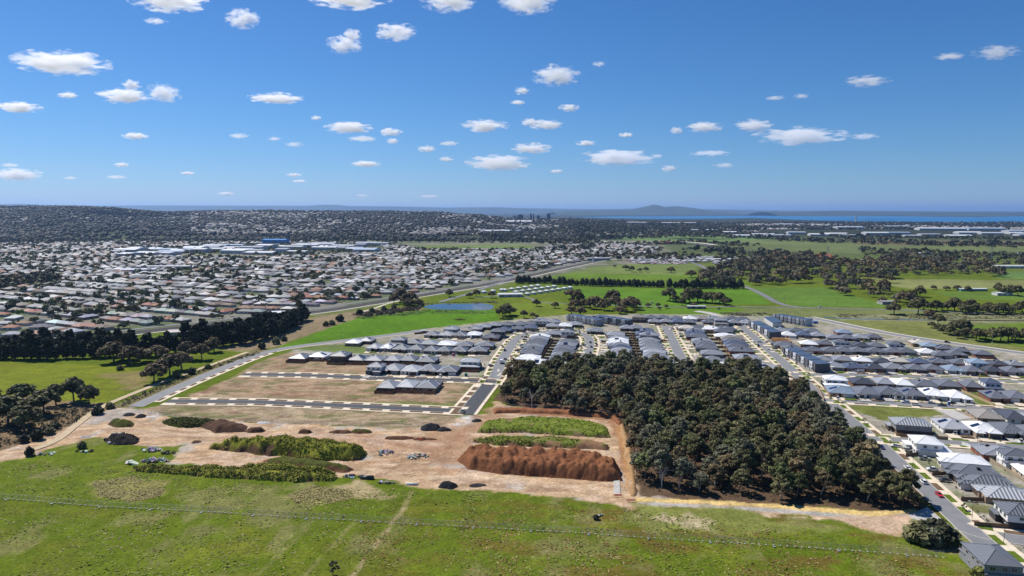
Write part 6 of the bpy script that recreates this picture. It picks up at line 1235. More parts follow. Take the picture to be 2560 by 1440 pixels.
def power_pole(px, py, h, where):
    t = thing('power_pole', 'timber power pole ' + where, 'power pole', (*G(px, py), 0), .3); mb = MB(); mb.tube([(0, 0, -.3), (0, 0, h)], [.17, .12], 8); put('pole', mb.mesh('pole', M_WOODP), t)
    mb = MB(); mb.box(-1.2, 1.2, -.06, .06, h - .8, h - .65); put('crossarm', mb.mesh('crossarm', M_WOODP), t)
    for k in (-1, -.4, .4, 1): mb = MB(); mb.box(k - .06, k + .06, -.06, .06, h - .65, h - .4); put('insulator', mb.mesh('insulator', M_LENS), t)
for a in [(181, 1049, 11, 'beside the roadside gums'), (452, 928, 11, 'in front of the lane gums'), (632, 870, 11, 'at the lane end'), (765, 812, 11, 'at the end of the pine belt'), (1235, 1100, 8, 'leaning by the terrace'), (1960, 762, 11, 'by the far paddock road'), (2092, 766, 11, 'along the creek lane')]: power_pole(*a)
def hut(px, py, rz, w, d, h, col, roofc, label, cat, name):
    t = thing(name, label, cat, (*G(px, py), .05), rz); mb = MB(); mb.box(-w / 2, w / 2, -d / 2, d / 2, 0, h); put('wall', mb.mesh('wall', M_WALL), t, color=col)
    mb = MB(); mb.add([(-w / 2 - .1, -d / 2 - .1, h), (w / 2 + .1, -d / 2 - .1, h), (w / 2 + .1, d / 2 + .1, h), (-w / 2 - .1, d / 2 + .1, h), (-w / 2 - .1, 0, h + .18 + w * .03), (w / 2 + .1, 0, h + .18 + w * .03)], [(0, 3, 2, 1), (0, 1, 5, 4), (2, 3, 4, 5), (0, 4, 3), (1, 2, 5)]); put('roof', mb.mesh('roof', M_ROOF), t, color=roofc)
    if w > 2: put('window', WIN[(.9, 1.2, 'x')], t, (w / 2 + .01, 0, .9)); put('door', BOXDOOR, t, (0, -d / 2 - .01, .05))
    else: mb = MB(); mb.box(-w * .35, w * .35, -d / 2 - .04, -d / 2, .1, h - .2); put('door', mb.mesh('door', M_WALL), t, color=tuple(c * .7 for c in col))
hut(2080, 926, .3, 3.6, 3.2, 3.0, (.72, .71, .68), (.7, .7, .68), 'small white site hut by the white terrace', 'hut', 'site_hut'); hut(2372, 1013, A_R, 1.2, 1.2, 2.3, (.06, .16, .42), (.75, .76, .76), 'blue portable toilet beside the concrete slab', 'portable toilet', 'portable_toilet'); hut(1165, 940, .1, 2.0, 2.0, 2.0, (.06, .2, .17), (.06, .2, .17), 'green water tank on the building plot', 'tank', 'water_tank'); hut(2036, 808, .2, 6, 4, 2.2, (.10, .22, .5), (.12, .25, .55), 'blue tarpaulin shelter by the bypass', 'shelter', 'tarpaulin_shelter'); hut(1060, 832, 0, 5, 2.4, 2.6, (.75, .74, .72), (.8, .8, .79), 'white caravan behind a brown fence', 'caravan', 'caravan')
def wall_fence(pts, h, col, label, th=.1):
    P = GP(*pts); t = thing('boundary_fence', label, 'fence', (*P[0], 0)); o = P[0]
    for a, b in zip(P, P[1:]):
        mb = MB(); mb.bar((a[0] - o[0], a[1] - o[1], h / 2), (b[0] - o[0], b[1] - o[1], h / 2), th, h); put('fence_side', mb.mesh('fence_side', M_FENCE), t, color=col)
TANF = (.34, .23, .12); BRF = (.19, .12, .075)
for pts, c, lab in [([(2240, 1090), (2345, 1098), (2370, 1100)], TANF, 'new tan fence before the grey two-storey house'), ([(2240, 1090), (2238, 1078)], TANF, 'short tan fence beside the grey house drive'), ([(2404, 1112), (2465, 1136)], (.7, .7, .69), 'white fence between the back yards'), ([(2395, 976), (2482, 1014)], (.42, .32, .18), 'pale timber fence across the vacant lawn'), ([(2402, 1252), (2560, 1259), (2600, 1262)], BRF, 'brown fence below the pale ribbed roof'), ([(2264, 1142), (2304, 1138), (2330, 1136)], BRF, 'curved brown fence of the all-white house'), ([(2330, 1190), (2364, 1188)], BRF, 'short brown fence before the dark house'), ([(2042, 965), (2052, 985), (2060, 1003)], (.36, .25, .17), 'tan fence of the blue-roofed corner house'), ([(2452, 1140), (2560, 1205)], (.34, .28, .2), 'long rear fence behind the near houses'), ([(1383, 850), (1362, 880), (1345, 920)], BRF, 'central fence between the two western columns'), ([(1578, 833), (1586, 860), (1594, 892)], BRF, 'central fence between the two middle columns'), ([(1775, 822), (1800, 858), (1835, 910)], BRF, 'central fence between the two eastern columns'), ([(1383, 841), (1450, 839)], BRF, 'fence across the head of the timber yards'), ([(1036, 836), (1072, 832)], BRF, 'brown fence by the white caravan'), ([(985, 975), (1082, 978), (1108, 958)], BRF, 'corner fence of the front row of three'), ([(2435, 1315), (2560, 1325)], BRF, 'fence beside the black and white house'), ([(2395, 1368), (2405, 1395), (2460, 1440)], BRF, 'fence of the nearest house'), ([(815, 905), (930, 908)], BRF, 'low fence behind the western row')]: wall_fence(pts, 1.8, c, lab)
# side fences across the yards of the middle columns
for (a, b), n, lab in ((((1383, 850), (1345, 920)), 9, 'western'), (((1578, 833), (1594, 892)), 9, 'middle'), (((1775, 822), (1835, 910)), 9, 'eastern')):
    A = Vector((*G(*a), 0)); B = Vector((*G(*b), 0))
    for k in range(n):
        p = A.lerp(B, (k + .5) / n); d = Vector((V_[0], V_[1], 0)) * 9; t = thing('boundary_fence', f'cross fence {ORD[k]} from the far end of the {lab} column yards', 'fence', (p.x, p.y, 0)); mb = MB(); mb.bar((-d.x, -d.y, .9), (d.x, d.y, .9), .08, 1.8); put('fence_side', mb.mesh('fence_side', M_FENCE), t, color=BRF)
# tufts through the front paddock
def tufts(n, seed, col, poly, hgt, label, name='grass_tufts', card=.3, lean=.25):
    rng = np.random.default_rng(seed); P = np.asarray(GP(*poly)); q = rng.uniform(P.min(0), P.max(0), (n * 3, 2)); q = q[sdist(q[:, 0], q[:, 1], [tuple(p) for p in P]) > 0]
    f = fbm(q[:, 0], q[:, 1], 14, 77 + seed, 4); q = q[rng.random(len(q)) < np.clip((f - .36) * 3.2, .04, 1)][:n]; m = len(q)
    # leaning blades: each card tips over, so its face catches the sky
    nrm = rng.normal(size=(m, 3)) * lean; nrm[:, 2] = 1; nrm /= np.linalg.norm(nrm, axis=1)[:, None]; a = np.cross(nrm, rng.normal(size=(m, 3))); a /= np.linalg.norm(a, axis=1)[:, None] + 1e-9; b = np.cross(nrm, a)
    w = card * rng.uniform(.5, 1.6, (m, 1)); p = np.column_stack([q, rng.uniform(.0, 1, m) * hgt * .35 - .14])
    V = np.stack([p - a * w - b * w * .7, p + a * w - b * w * .6, p + a * w * .7 + b * w, p - a * w * .8 + b * w * .8], 1).reshape(-1, 3)
    C = np.repeat(rng.uniform(.6, 1.4, (m, 1)), 4, axis=0) * np.ones((1, 3)); o = stuff(name, np_mesh(name, V, np.arange(4 * m).reshape(-1, 4), [M_WEED], C), label); o.color = (*col, 1)
FRONT = [(-200, 1180), (100, 1150), (430, 1190), (800, 1215), (1100, 1225), (1500, 1262), (1900, 1310), (2250, 1350), (2500, 1440), (2500, 1600), (-200, 1600)]
tufts(22000, 1, (.135, .17, .018), FRONT, .40, 'grass tufts in the front paddock'); tufts(9000, 2, (.24, .21, .08), FRONT, .45, 'dry grass stalks in the front paddock', 'dry_grass'); tufts(6000, 3, (.19, .12, .035), [(900, 1300), (1600, 1290), (2300, 1380), (2500, 1600), (900, 1600)], .4, 'red-brown seeding grass in the front paddock', 'seeding_grass')
tufts(2500, 4, (.27, .23, .09), [(230, 1205), (330, 1188), (420, 1205), (400, 1242), (320, 1255), (250, 1240)], .7, 'pale dry patch of tall grass in the paddock', 'dry_grass'); tufts(3000, 5, (.27, .23, .09), [(715, 1238), (780, 1213), (875, 1225), (885, 1245), (800, 1264), (740, 1256)], .8, 'pale dry patch of tall weeds near the fence', 'dry_grass')
# ---------------------------------------------------------------- the old suburb, the hillside town, industry, city
M_STUFFH = mat('suburb_paint', attr='tint', rough=.75, spec=.25)
def block_houses(name, S, label):
    """many plain hip-roofed houses as one mass. S rows: x, y, angle, width, depth, wall height, roof rgb, wall rgb"""
    S = np.asarray(S, float); n = len(S); x, y, a, w, d, h = S[:, :6].T; rc = S[:, 6:9]; wc = S[:, 9:12]; z0 = H(x, y); c, s = np.cos(a), np.sin(a)
    def P(u, v, z): return np.stack([x + u * c - v * s, y + u * s + v * c, z0 + z], 1)
    hw, hd = w / 2, d / 2; e = .5; rh = np.minimum(hw, hd) * .45; V = []; 
    for su, sv in ((-1, -1), (1, -1), (1, 1), (-1, 1)): V.append(P(su * hw, sv * hd, 0 * h - .5))
    for su, sv in ((-1, -1), (1, -1), (1, 1), (-1, 1)): V.append(P(su * hw, sv * hd, h))
    for su, sv in ((-1, -1), (1, -1), (1, 1), (-1, 1)): V.append(P(su * (hw + e), sv * (hd + e), h))
    r = np.maximum(hw - hd, 0); q = np.maximum(hd - hw, 0); V.append(P(-r, -q, h + rh)); V.append(P(r, q, h + rh))
    V = np.stack(V, 1)                                # n x 14 x 3
    long_x = hw >= hd
    wf = np.array([(0, 1, 5, 4), (1, 2, 6, 5), (2, 3, 7, 6), (3, 0, 4, 7)])
    base = (np.arange(n) * 14)[:, None, None]
    F1 = (base + wf[None]).reshape(-1, 4)
    fx = np.array([(8, 9, 13, 12), (10, 11, 12, 13), (9, 10, 13, 13), (11, 8, 12, 12)]); fy = np.array([(9, 10, 13, 12), (11, 8, 12, 13), (8, 9, 12, 12), (10, 11, 13, 13)])
    F2 = np.where(long_x[:, None, None], base + fx[None], base + fy[None])
    q4 = F2[:, :2].reshape(-1, 4); t3 = F2[:, 2:, :3].reshape(-1, 3)
    faces4 = np.concatenate([F1, q4]); Vf = V.reshape(-1, 3)
    # duplicate roof verts are separate from wall verts, so a point colour is enough
    C = np.empty((n, 14, 3)); C[:, :8] = wc[:, None]; C[:, 8:] = rc[:, None]
    t4 = np.concatenate([t3, t3[:, 2:]], 1)
    me = bpy.data.meshes.new(name); me.vertices.add(len(Vf)); me.vertices.foreach_set('co', Vf.astype(np.float32).ravel())
    nl = len(faces4) * 4 + len(t3) * 3; me.loops.add(nl); me.loops.foreach_set('vertex_index', np.concatenate([faces4.ravel(), t3.ravel()]).astype(np.int32))
    me.polygons.add(len(faces4) + len(t3)); ls = np.concatenate([np.arange(len(faces4)) * 4, len(faces4) * 4 + np.arange(len(t3)) * 3]).astype(np.int32); me.polygons.foreach_set('loop_start', ls)
    at = me.attributes.new('tint', 'FLOAT_COLOR', 'POINT'); cc = np.ones((len(Vf), 4), np.float32); cc[:, :3] = C.reshape(-1, 3); at.data.foreach_set('color', cc.ravel())
    me.materials.append(M_STUFFH); me.update(calc_edges=True); me.validate(); return stuff(name, me, label)
rs = np.random.default_rng(5)
ROOFS = np.array([(.42, .42, .43), (.30, .305, .32), (.20, .205, .22), (.55, .54, .52), (.13, .135, .15), (.34, .30, .26), (.24, .13, .10), (.30, .18, .13), (.62, .62, .62), (.38, .36, .33), (.25, .27, .30)]); RW = np.array([.17, .15, .14, .10, .12, .09, .05, .04, .05, .06, .03])
WALLS = np.array([(.5, .46, .4), (.36, .24, .18), (.55, .54, .52), (.28, .2, .16), (.4, .38, .35)])
def streets(poly, ang, lot=18, depth=30, roadw=15, seed=0, keep=.92, size=(12, 17, 10, 14), red=1.0):
    """house spots on a street grid inside an outline: two rows back to back between roads"""
    rng = np.random.default_rng(seed); P = np.asarray(poly); c, s = math.cos(ang), math.sin(ang); L = P @ np.array([[c, -s], [s, c]]); out = []
    v = L[:, 1].min(); k = 0
    while v < L[:, 1].max():
        v += depth + (roadw if k % 2 == 0 else 0); k += 1; u = L[:, 0].min() + rng.uniform(0, lot); i = 0
        while u < L[:, 0].max():
            u += lot * rng.uniform(.85, 1.2); i += 1
            if i % 14 == 0: u += roadw
            if rng.random() > keep: continue
            out.append((u * c - (v + rng.normal() * 2.0) * s, u * s + v * c, ang + (math.pi / 2 if rng.random() < .35 else 0) + rng.normal() * .03))
    q = np.array(out); return q[sdist(q[:, 0], q[:, 1], poly) > 3]
def dress(q, rng, size=(12, 17, 10, 14), roofs=None, rw=None, hgt=(2.6, 3.2)):
    n = len(q); ri = rng.choice(len(ROOFS), n, p=RW / RW.sum()) if roofs is None else rng.choice(len(roofs), n); rc = (ROOFS if roofs is None else np.array(roofs))[ri] * rng.uniform(.55, 1.05, (n, 1)); wc = WALLS[rng.choice(len(WALLS), n)] * rng.uniform(.8, 1.1, (n, 1))
    return np.column_stack([q[:, 0], q[:, 1], q[:, 2], rng.uniform(size[0], size[1], n), rng.uniform(size[2], size[3], n), rng.uniform(*hgt, n), np.clip(rc, 0, .85), wc])
SUB = GP((-420, 925), (-420, 612), (0, 607), (330, 604), (700, 604), (980, 608), (1060, 624), (1330, 624), (1420, 606), (1560, 606), (1660, 620), (1640, 634), (1540, 636), (1440, 657), (1240, 697), (1020, 734), (925, 748), (770, 772), (560, 796), (400, 812), (200, 836), (0, 856))
SEEDS = [((-620, 1000), -.42), ((-150, 1100), -.12), ((-900, 1500), .35), ((-300, 1700), -.55), ((250, 1650), -.3), ((-1200, 2200), -.1), ((-300, 2400), .25), ((500, 2500), -.35), ((-800, 800), .1)]
q = []
for k, (c0, an) in enumerate(SEEDS):
    s_ = streets(SUB, an, seed=3 + k, lot=15.5 + (k % 3), depth=27, roadw=14); dd = np.stack([np.hypot(s_[:, 0] - c[0], s_[:, 1] - c[1]) for c, _ in SEEDS], 1); q.append(s_[dd.argmin(1) == k])
q = np.concatenate(q)
# keep clear of rail corridor, sheds and reserves
SHED_W = GP((300, 638), (340, 622), (560, 612), (700, 608), (950, 612), (960, 628), (800, 640), (560, 645))
RES = [SHED_W, GP((1040, 622), (1080, 611), (1340, 611), (1340, 623), (1060, 623)), GP((-100, 712), (130, 690), (150, 705), (0, 725))]
for p in RES: q = q[sdist(q[:, 0], q[:, 1], p) < 0]
px = 1280 + F_PX * q[:, 0] / q[:, 1]; q = q[(px > -250) & (px < 2900)]
dist = np.hypot(q[:, 0], q[:, 1]); order = np.argsort(dist); q = q[order]
px = 1280 + F_PX * q[:, 0] / q[:, 1]; vis = np.nonzero((px > -20) & (px < 2580))[0][:100]
near = q[vis]; rest = np.delete(q, vis, axis=0)
block_houses('suburb_houses', dress(rest, rs, (13, 18, 11, 15)), 'dense roofs of the old suburb')
# the nearest hundred are houses in their own right
M_ROOFOLD = mat('old_roof', rough=.75, spec=.25, objcol=True, var=.15, vscale=.4)
def small_house_mesh(w, d):
    wl_ = MB(); wl_.box(-w / 2, w / 2, -d / 2, d / 2, -.3, 2.8); rf = MB(); hip(rf, -w / 2, w / 2, -d / 2, d / 2, 2.8, 22, .55, .15); return wl_.mesh('wall', M_WALL), rf.mesh('roof', M_ROOFOLD)
SMALL = [small_house_mesh(*s) for s in ((17, 11), (19, 12), (14, 10), (18, 9))]
NC = [('light grey', (.36, .36, .365)), ('terracotta', (.30, .135, .09)), ('brown', (.18, .125, .10)), ('white', (.60, .60, .59)), ('mid grey', (.23, .235, .245)), ('salmon', (.38, .25, .185)), ('pale green', (.36, .42, .38)), ('charcoal', (.12, .125, .14))]
near = near[np.argsort(near[:, 0] / near[:, 1])]; r6 = random.Random(4); cnt_ = {}
for i, (x, y, a) in enumerate(near):
    cn, cc = NC[r6.choice([0, 0, 1, 1, 2, 3, 4, 4, 5, 6, 7])]; m = SMALL[r6.randrange(4)]; band = 'railway' if math.hypot(x, y) < 800 else 'inner'
    cnt_[cn] = cnt_.get(cn, 0) + 1; t = thing('suburban_house', f'{cn}-roofed old house near the railway, {ORD[cnt_[cn] - 1]} {cn} one from the west', 'house', (x, y, 0), a, 'old houses near the railway'); put('wall', m[0], t, color=tuple(WALLS[r6.randrange(5)])); put('roof', m[1], t, color=tuple(k * r6.uniform(.85, 1.15) for k in cc))
    put('window', WIN[(1.8, 1.4, '-')], t, (2.5, -5.55 if m is SMALL[0] else -6.05 if m is SMALL[1] else -5.05 if m is SMALL[2] else -4.55, .9)); put('window', WIN[(1.8, 1.4, '-')], t, (-3, -5.55 if m is SMALL[0] else -6.05 if m is SMALL[1] else -5.05 if m is SMALL[2] else -4.55, .9))
# suburb gardens
def scatter(poly, n, seed, smin, smax, clump=60):
    rng = np.random.default_rng(seed); P = np.asarray(poly); r = rng.uniform(P.min(0), P.max(0), (n * 4, 2)); r = r[sdist(r[:, 0], r[:, 1], poly) > 0]; f = fbm(r[:, 0], r[:, 1], clump, seed, 3); r = r[rng.random(len(r)) < np.clip((f - .33) * 3, .08, 1)][:n]
    return [(a, b, rng.uniform(smin, smax)) for a, b in r]
mass('suburb_trees', scatter(SUB, 8200, 21, .35, 1.0, 70), (.095, .10, .046), 'garden trees through the old suburb', 26, 1.6, 5.2, 10, 2)
mass('suburb_trees', scatter(SUB, 420, 22, .3, .65, 90), (.17, .18, .03), 'yellow-green garden trees through the old suburb', 26, 1.6, 5.2, 10, 3)
mass('suburb_trees', scatter(GP((-100, 712), (130, 690), (150, 705), (0, 728)), 120, 23, .7, 1.2), (.075, .07, .035), 'dark trees of the reserve in the suburb', 40, 1.6, 6, 12, 4)
# ---- hillside town beyond 2.6 km
def hill_spots(n, seed, pr, dr, clump, thr):
    rng = np.random.default_rng(seed); px = rng.uniform(pr[0], pr[1], n * 4); d = dr[0] * (dr[1] / dr[0]) ** rng.random(n * 4); x = (px - 1280) / F_PX * d; f = fbm(x, d, clump, seed, 4); k = rng.random(n * 4) < np.clip((f - thr) * 4, .03, 1); return np.column_stack([x[k], d[k], rng.uniform(0, 3.14, k.sum())])[:n]
HR_ = [(.40, .39, .38), (.30, .29, .28), (.22, .22, .23), (.44, .42, .39), (.19, .15, .12), (.40, .35, .27), (.55, .54, .52)]
hs = np.concatenate([hill_spots(7500, 31, (480, 1420), (3200, 6100), 420, .22), hill_spots(1900, 34, (-200, 650), (3700, 6100), 420, .36), hill_spots(900, 32, (1300, 2700), (4300, 6900), 420, .42), hill_spots(700, 33, (1200, 1900), (3200, 5200), 300, .5)])
block_houses('hillside_houses', dress(hs, rs, (9, 15, 8, 12), HR_, None, (3, 5.5)), 'pale houses over the distant hillside town')
def far_trees(name, S, col, label, seed, R0=7.0):
    rng = np.random.default_rng(seed); S = np.asarray(S); n = len(S); bm = bmesh.new(); bmesh.ops.create_icosphere(bm, subdivisions=1, radius=1); bv = np.array([v.co[:] for v in bm.verts]); bf = np.array([[v.index for v in f.verts] for f in bm.faces]); bm.free()
    k = len(bv); r = R0 * rng.uniform(.6, 1.5, (n, 1, 1)); V = bv[None] * r * np.array([1.25, 1.25, .85]) * rng.uniform(.7, 1.3, (n, k, 1)); V[..., 0] += S[:, 0:1]; V[..., 1] += S[:, 1:2]; V[..., 2] += (H(S[:, 0], S[:, 1]) + r[:, 0, 0] * .65)[:, None]
    C = np.repeat(rng.uniform(.6, 1.4, (n, 1)), k, axis=1).reshape(-1, 1) * np.ones((1, 3)); Fc = (bf[None] + (np.arange(n) * k)[:, None, None]).reshape(-1, 3); o = stuff(name, np_mesh(name, V.reshape(-1, 3), Fc, [M_LEAF], C), label); o.color = (*col, 1)
ht = np.concatenate([hill_spots(6500, 41, (-200, 520), (2750, 6200), 380, .30), hill_spots(7500, 43, (500, 1450), (2750, 6200), 380, .36), hill_spots(3500, 42, (1400, 2700), (4300, 7000), 380, .30)])
far_trees('hillside_trees', ht, (.020, .022, .015), 'dark trees through the hillside town', 6)
# wooded flats, riverside scrub and tree lines between suburb and town
belt_polys = [[(300, 600), (1000, 598), (1500, 604), (1500, 612), (1000, 606), (300, 606)], [(1180, 592), (1500, 574), (1800, 580), (2000, 592), (1960, 600), (1700, 594), (1500, 602), (1300, 606)], [(1300, 575), (1700, 566), (1900, 572), (1900, 580), (1500, 578)], [(1920, 598), (2200, 602), (2560, 612), (2700, 622), (2560, 622), (2200, 612), (1940, 604)], [(2050, 590), (2700, 598), (2700, 603), (2100, 596)], [(1700, 625), (1800, 622), (2000, 634), (2000, 646), (1800, 642)], [(1380, 622), (1500, 616), (1480, 628), (1390, 632)], [(-200, 602), (300, 598), (300, 606), (-200, 612)]]
mass('woodland_belt', spread_in(belt_polys, 4200, 51, .7, 1.4), (.07, .07, .042), 'dark woodland and riverside scrub in the middle distance', 16, 2.6, 7, 11, 7)
mass('scrub_trees', spread_in([[(1440, 640), (1700, 632), (1760, 645), (1700, 655), (1500, 650)], [(1780, 650), (1900, 640), (2000, 660), (1860, 672)], [(2150, 622), (2560, 640), (2700, 660), (2560, 668), (2380, 655), (2160, 640)], [(1560, 612), (1720, 604), (1900, 612), (1880, 618), (1700, 612)]], 420, 52, .7, 1.3), (.10, .092, .05), 'scattered dark trees around the eastern farms', 34, 1.8, 6, 11, 8)
# ---- second estate past the station
q2 = streets(GP((1330, 640), (1420, 612), (1560, 610), (1660, 624), (1560, 637), (1470, 652), (1400, 655)), -.3, 15, 26, 13, 8); block_houses('station_houses', dress(q2, rs, (11, 14, 12, 16), [(.3, .3, .32), (.2, .2, .22), (.5, .5, .5), (.35, .28, .25)]), 'grey roofs beside the station')
q3 = streets(GP((1560, 648), (1720, 640), (1900, 648), (1930, 660), (1800, 664), (1740, 655), (1600, 662)), -.2, 16, 28, 13, 9); block_houses('station_houses', dress(q3, rs, (11, 15, 11, 15), [(.3, .3, .32), (.45, .45, .46), (.2, .2, .22)]), 'roofs east of the station')
q4 = streets(GP((1935, 640), (2070, 636), (2085, 650), (1980, 655)), .1, 22, 28, 13, 10); block_houses('orange_roofed_houses', dress(q4, rs, (14, 20, 11, 15), [(.42, .13, .06), (.46, .16, .08)]), 'orange tiled roofs among the trees')
q5 = streets(GP((1700, 570), (1900, 562), (2300, 566), (2700, 572), (2700, 578), (2200, 574), (1800, 578)), 0, 26, 36, 20, 11, .7); block_houses('shore_houses', dress(q5, rs, (14, 24, 10, 16), HR_), 'houses between the sheds and the bay')
# retirement units: two white rows
r8 = random.Random(8); UW, UR = small_house_mesh(6.5, 6)
for k, (p0, p1, n) in enumerate((((1262, 728), (1345, 717), 6), ((1290, 733), (1385, 719), 7), ((1318, 738), (1425, 722), 8), ((1210, 733), (1255, 728), 3))):
    A = Vector((*G(*p0), 0)); B = Vector((*G(*p1), 0))
    for i in range(n):
        p = A.lerp(B, i / (n - 1)); t = thing('retirement_unit', f'small white-roofed unit, {ORD[i]} in the {["back", "middle", "front", "western"][k]} row of the retirement village', 'house', (p.x, p.y, 0), math.atan2((B - A).y, (B - A).x), 'retirement village units'); put('wall', UW, t, color=(.6, .58, .54)); put('roof', UR, t, color=(.66, .66, .66))
def shed(name, px, py, w, d, h, rz, col, wcol, label, cat='warehouse', z=None):
    x, y = G(px, py); zz = float(H(x, y)) if z is None else z; t = thing(name, label, cat, (x, y, zz), rz); mb = MB(); mb.box(-w / 2, w / 2, -d / 2, d / 2, -1, h); put('wall', mb.mesh('wall', M_WALL), t, color=wcol)
    mb = MB(); k = min(w, d) * .05; mb.add([(-w / 2 - .4, -d / 2 - .4, h), (w / 2 + .4, -d / 2 - .4, h), (w / 2 + .4, d / 2 + .4, h), (-w / 2 - .4, d / 2 + .4, h), (-w / 2 - .4, 0, h + k + .3), (w / 2 + .4, 0, h + k + .3)], [(0, 3, 2, 1), (0, 1, 5, 4), (2, 3, 4, 5), (0, 4, 3), (1, 2, 5)]); put('roof', mb.mesh('roof', M_ROOF), t, color=col)
    for u in np.linspace(-w * .35, w * .35, 3): mb = MB(); mb.box(u - 2, u + 2, -d / 2 - .08, -d / 2, 0, min(h * .75, 4.5)); put('roller_door', mb.mesh('roller_door', M_GAR), t, color=(.2, .22, .25))
r9 = random.Random(9); SC = [('white', (.72, .72, .72)), ('pale grey', (.52, .53, .55)), ('light blue', (.42, .48, .56)), ('off-white', (.62, .61, .58)), ('mid grey', (.36, .37, .39))]
def sheds(lst, name, where):
    cnt = {}
    for px, py, w, d, h in lst:
        cn, cc = SC[r9.randrange(5)]; cnt[cn] = cnt.get(cn, 0) + 1; shed(name, px, py, w, d, h, r9.uniform(-.25, -.05), cc, (.45, .46, .48), f'{cn} shed, {ORD[cnt[cn] - 1]} {cn} one from the west in {where}')
_ws = []
for k in range(44):
    px_ = 310 + k * 14.8 + r9.uniform(-14, 14); py_ = np.interp(px_, [300, 560, 950], [633, 627, 621]) + r9.uniform(-9, 11); _ws.append((px_, py_, r9.uniform(34, 86), r9.uniform(30, 70), r9.uniform(6, 11)))
sheds(sorted(_ws), 'warehouse', 'the western industrial estate')
shed('warehouse', 690, 608, 90, 40, 14, -.1, (.06, .28, .62), (.05, .25, .6), 'bright blue store behind the western sheds')
shed('school_hall', 410, 672, 110, 16, 6, .05, (.55, .54, .53), (.42, .42, .44), 'long pale school hall inside the old suburb', 'hall'); shed('school_hall', 350, 680, 60, 30, 6, .3, (.5, .5, .55), (.42, .42, .44), 'mauve-grey school block beside the long hall', 'hall')
sheds(sorted([(1760 + 48 * i + r9.uniform(-16, 16), 584 + r9.uniform(-4, 9) + (i % 3) * 1.5, r9.uniform(60, 150), r9.uniform(40, 80), r9.uniform(7, 12)) for i in range(18)] + [(2120, 574, 170, 80, 12), (2350, 577, 260, 90, 12), (2460, 577, 200, 80, 12), (2540, 582, 120, 70, 10), (1680, 565, 170, 60, 10), (1720, 564, 120, 60, 10), (1960, 566, 110, 60, 10), (2050, 569, 120, 60, 10), (2240, 571, 160, 60, 10), (1590, 567, 160, 60, 10)]), 'factory_shed', 'the eastern industrial strip')
sheds(sorted([(1240, 587, 150, 60, 9), (1275, 586, 120, 60, 9), (1210, 588, 80, 40, 8), (1330, 598, 60, 30, 8), (1310, 582, 140, 40, 8)]), 'store_shed', 'the park below the stadium')
shed('farm_shed', 1740, 771, 22, 7, 3.2, 0, (.55, .56, .56), (.05, .05, .055), 'long dark flat-roofed shed by the gum grove', 'shed'); shed('farm_shed', 447, 838, 18, 16, 4.5, .3, (.50, .43, .37), (.4, .36, .32), 'tan hip shed among the lane pines', 'shed'); shed('hall', 1275, 741, 34, 16, 4, .1, (.66, .65, .62), (.5, .48, .45), 'cream hall beside the retirement village', 'hall')
shed('farm_shed', 1795, 652, 60, 20, 5, 0, (.6, .6, .58), (.3, .33, .34), 'long low shed at the far paddock edge', 'shed'); shed('farm_house', 2215, 760, 18, 12, 4, .1, (.34, .32, .31), (.4, .37, .34), 'low grey farmhouse under the creek gums', 'house'); shed('farm_shed', 2430, 727, 40, 10, 3.5, 0, (.62, .62, .6), (.12, .3, .28), 'white-roofed green stable in the eastern paddock', 'shed'); shed('farm_house', 2505, 738, 22, 12, 4, 0, (.66, .66, .65), (.6, .58, .55), 'white farmhouse under the eastern gums', 'house'); shed('farm_house', 2520, 670, 60, 24, 5, 0, (.55, .55, .54), (.5, .5, .48), 'pale buildings at the eastern edge', 'house'); shed('farm_shed', 2170, 655, 40, 16, 5, .2, (.66, .66, .64), (.5, .5, .48), 'white farm shed behind the dark gums', 'shed'); shed('farm_shed', 2300, 637, 60, 18, 5, 0, (.6, .6, .58), (.5, .5, .48), 'pale sheds across the wetland', 'shed'); shed('farm_shed', 2560, 640, 50, 25, 7, 0, (.7, .7, .7), (.5, .5, .48), 'white shed at the far eastern edge', 'shed')
shed('station_building', 1495, 651, 60, 12, 6, .25, (.5, .5, .48), (.2, .22, .25), 'railway station platform roof', 'station'); shed('red_hall', 1660, 610, 70, 20, 8, 0, (.30, .06, .06), (.34, .08, .08), 'dark red hall beside the overpass', 'hall'); shed('white_house', 708, 788, 26, 18, 4, .2, (.72, .72, .71), (.6, .58, .55), 'white-roofed house behind the pine belt', 'house')
# station footbridge tower
t = thing('station_tower', 'pale lift tower of the station footbridge', 'tower', (*G(1483, 657), 0)); put('shaft', MB().box(-2, 2, -2, 2, 0, 14).mesh('shaft', M_WALL), t, color=(.6, .6, .6)); put('bridge_deck', MB().box(-2, 40, -1.5, 1.5, 8, 11).mesh('bridge_deck', M_WALL), t, color=(.3, .32, .35))
# flyover
t = thing('flyover', 'pale concrete road flyover beyond the station', 'bridge', (*G(1700, 612), 0)); L = smooth_line([(a - G(1700, 612)[0], b - G(1700, 612)[1]) for a, b in GP((1580, 611), (1640, 608), (1700, 609), (1760, 614), (1790, 618))], 1); put('deck', strip('deck', L, -9, 9, 7, M_PATHW, h=1.6), t)
for k in range(2, len(L) - 1, 2): mb = MB(); mb.box(-1, 1, -6, 6, 0, 7); put('pier', mb.mesh('pier', M_PATHW), t, (L[k][0], L[k][1], 0))
# car yard by the station: hundreds of cars, a few pixels together
rc = np.random.default_rng(61); yq = streets(GP((1555, 650), (1640, 646), (1725, 652), (1720, 661), (1600, 661)), -.1, 3.4, 7, 5, 12); yq = yq[:900]
S = dress(yq, rc, (1.8, 2.0, 4.4, 4.8), [(.7, .7, .7), (.05, .05, .06), (.4, .4, .42), (.3, .05, .05), (.6, .6, .62)], None, (1.0, 1.3)); S[:, 9:12] = S[:, 6:9]; block_houses('parked_cars', S, 'cars packed in the station car park')
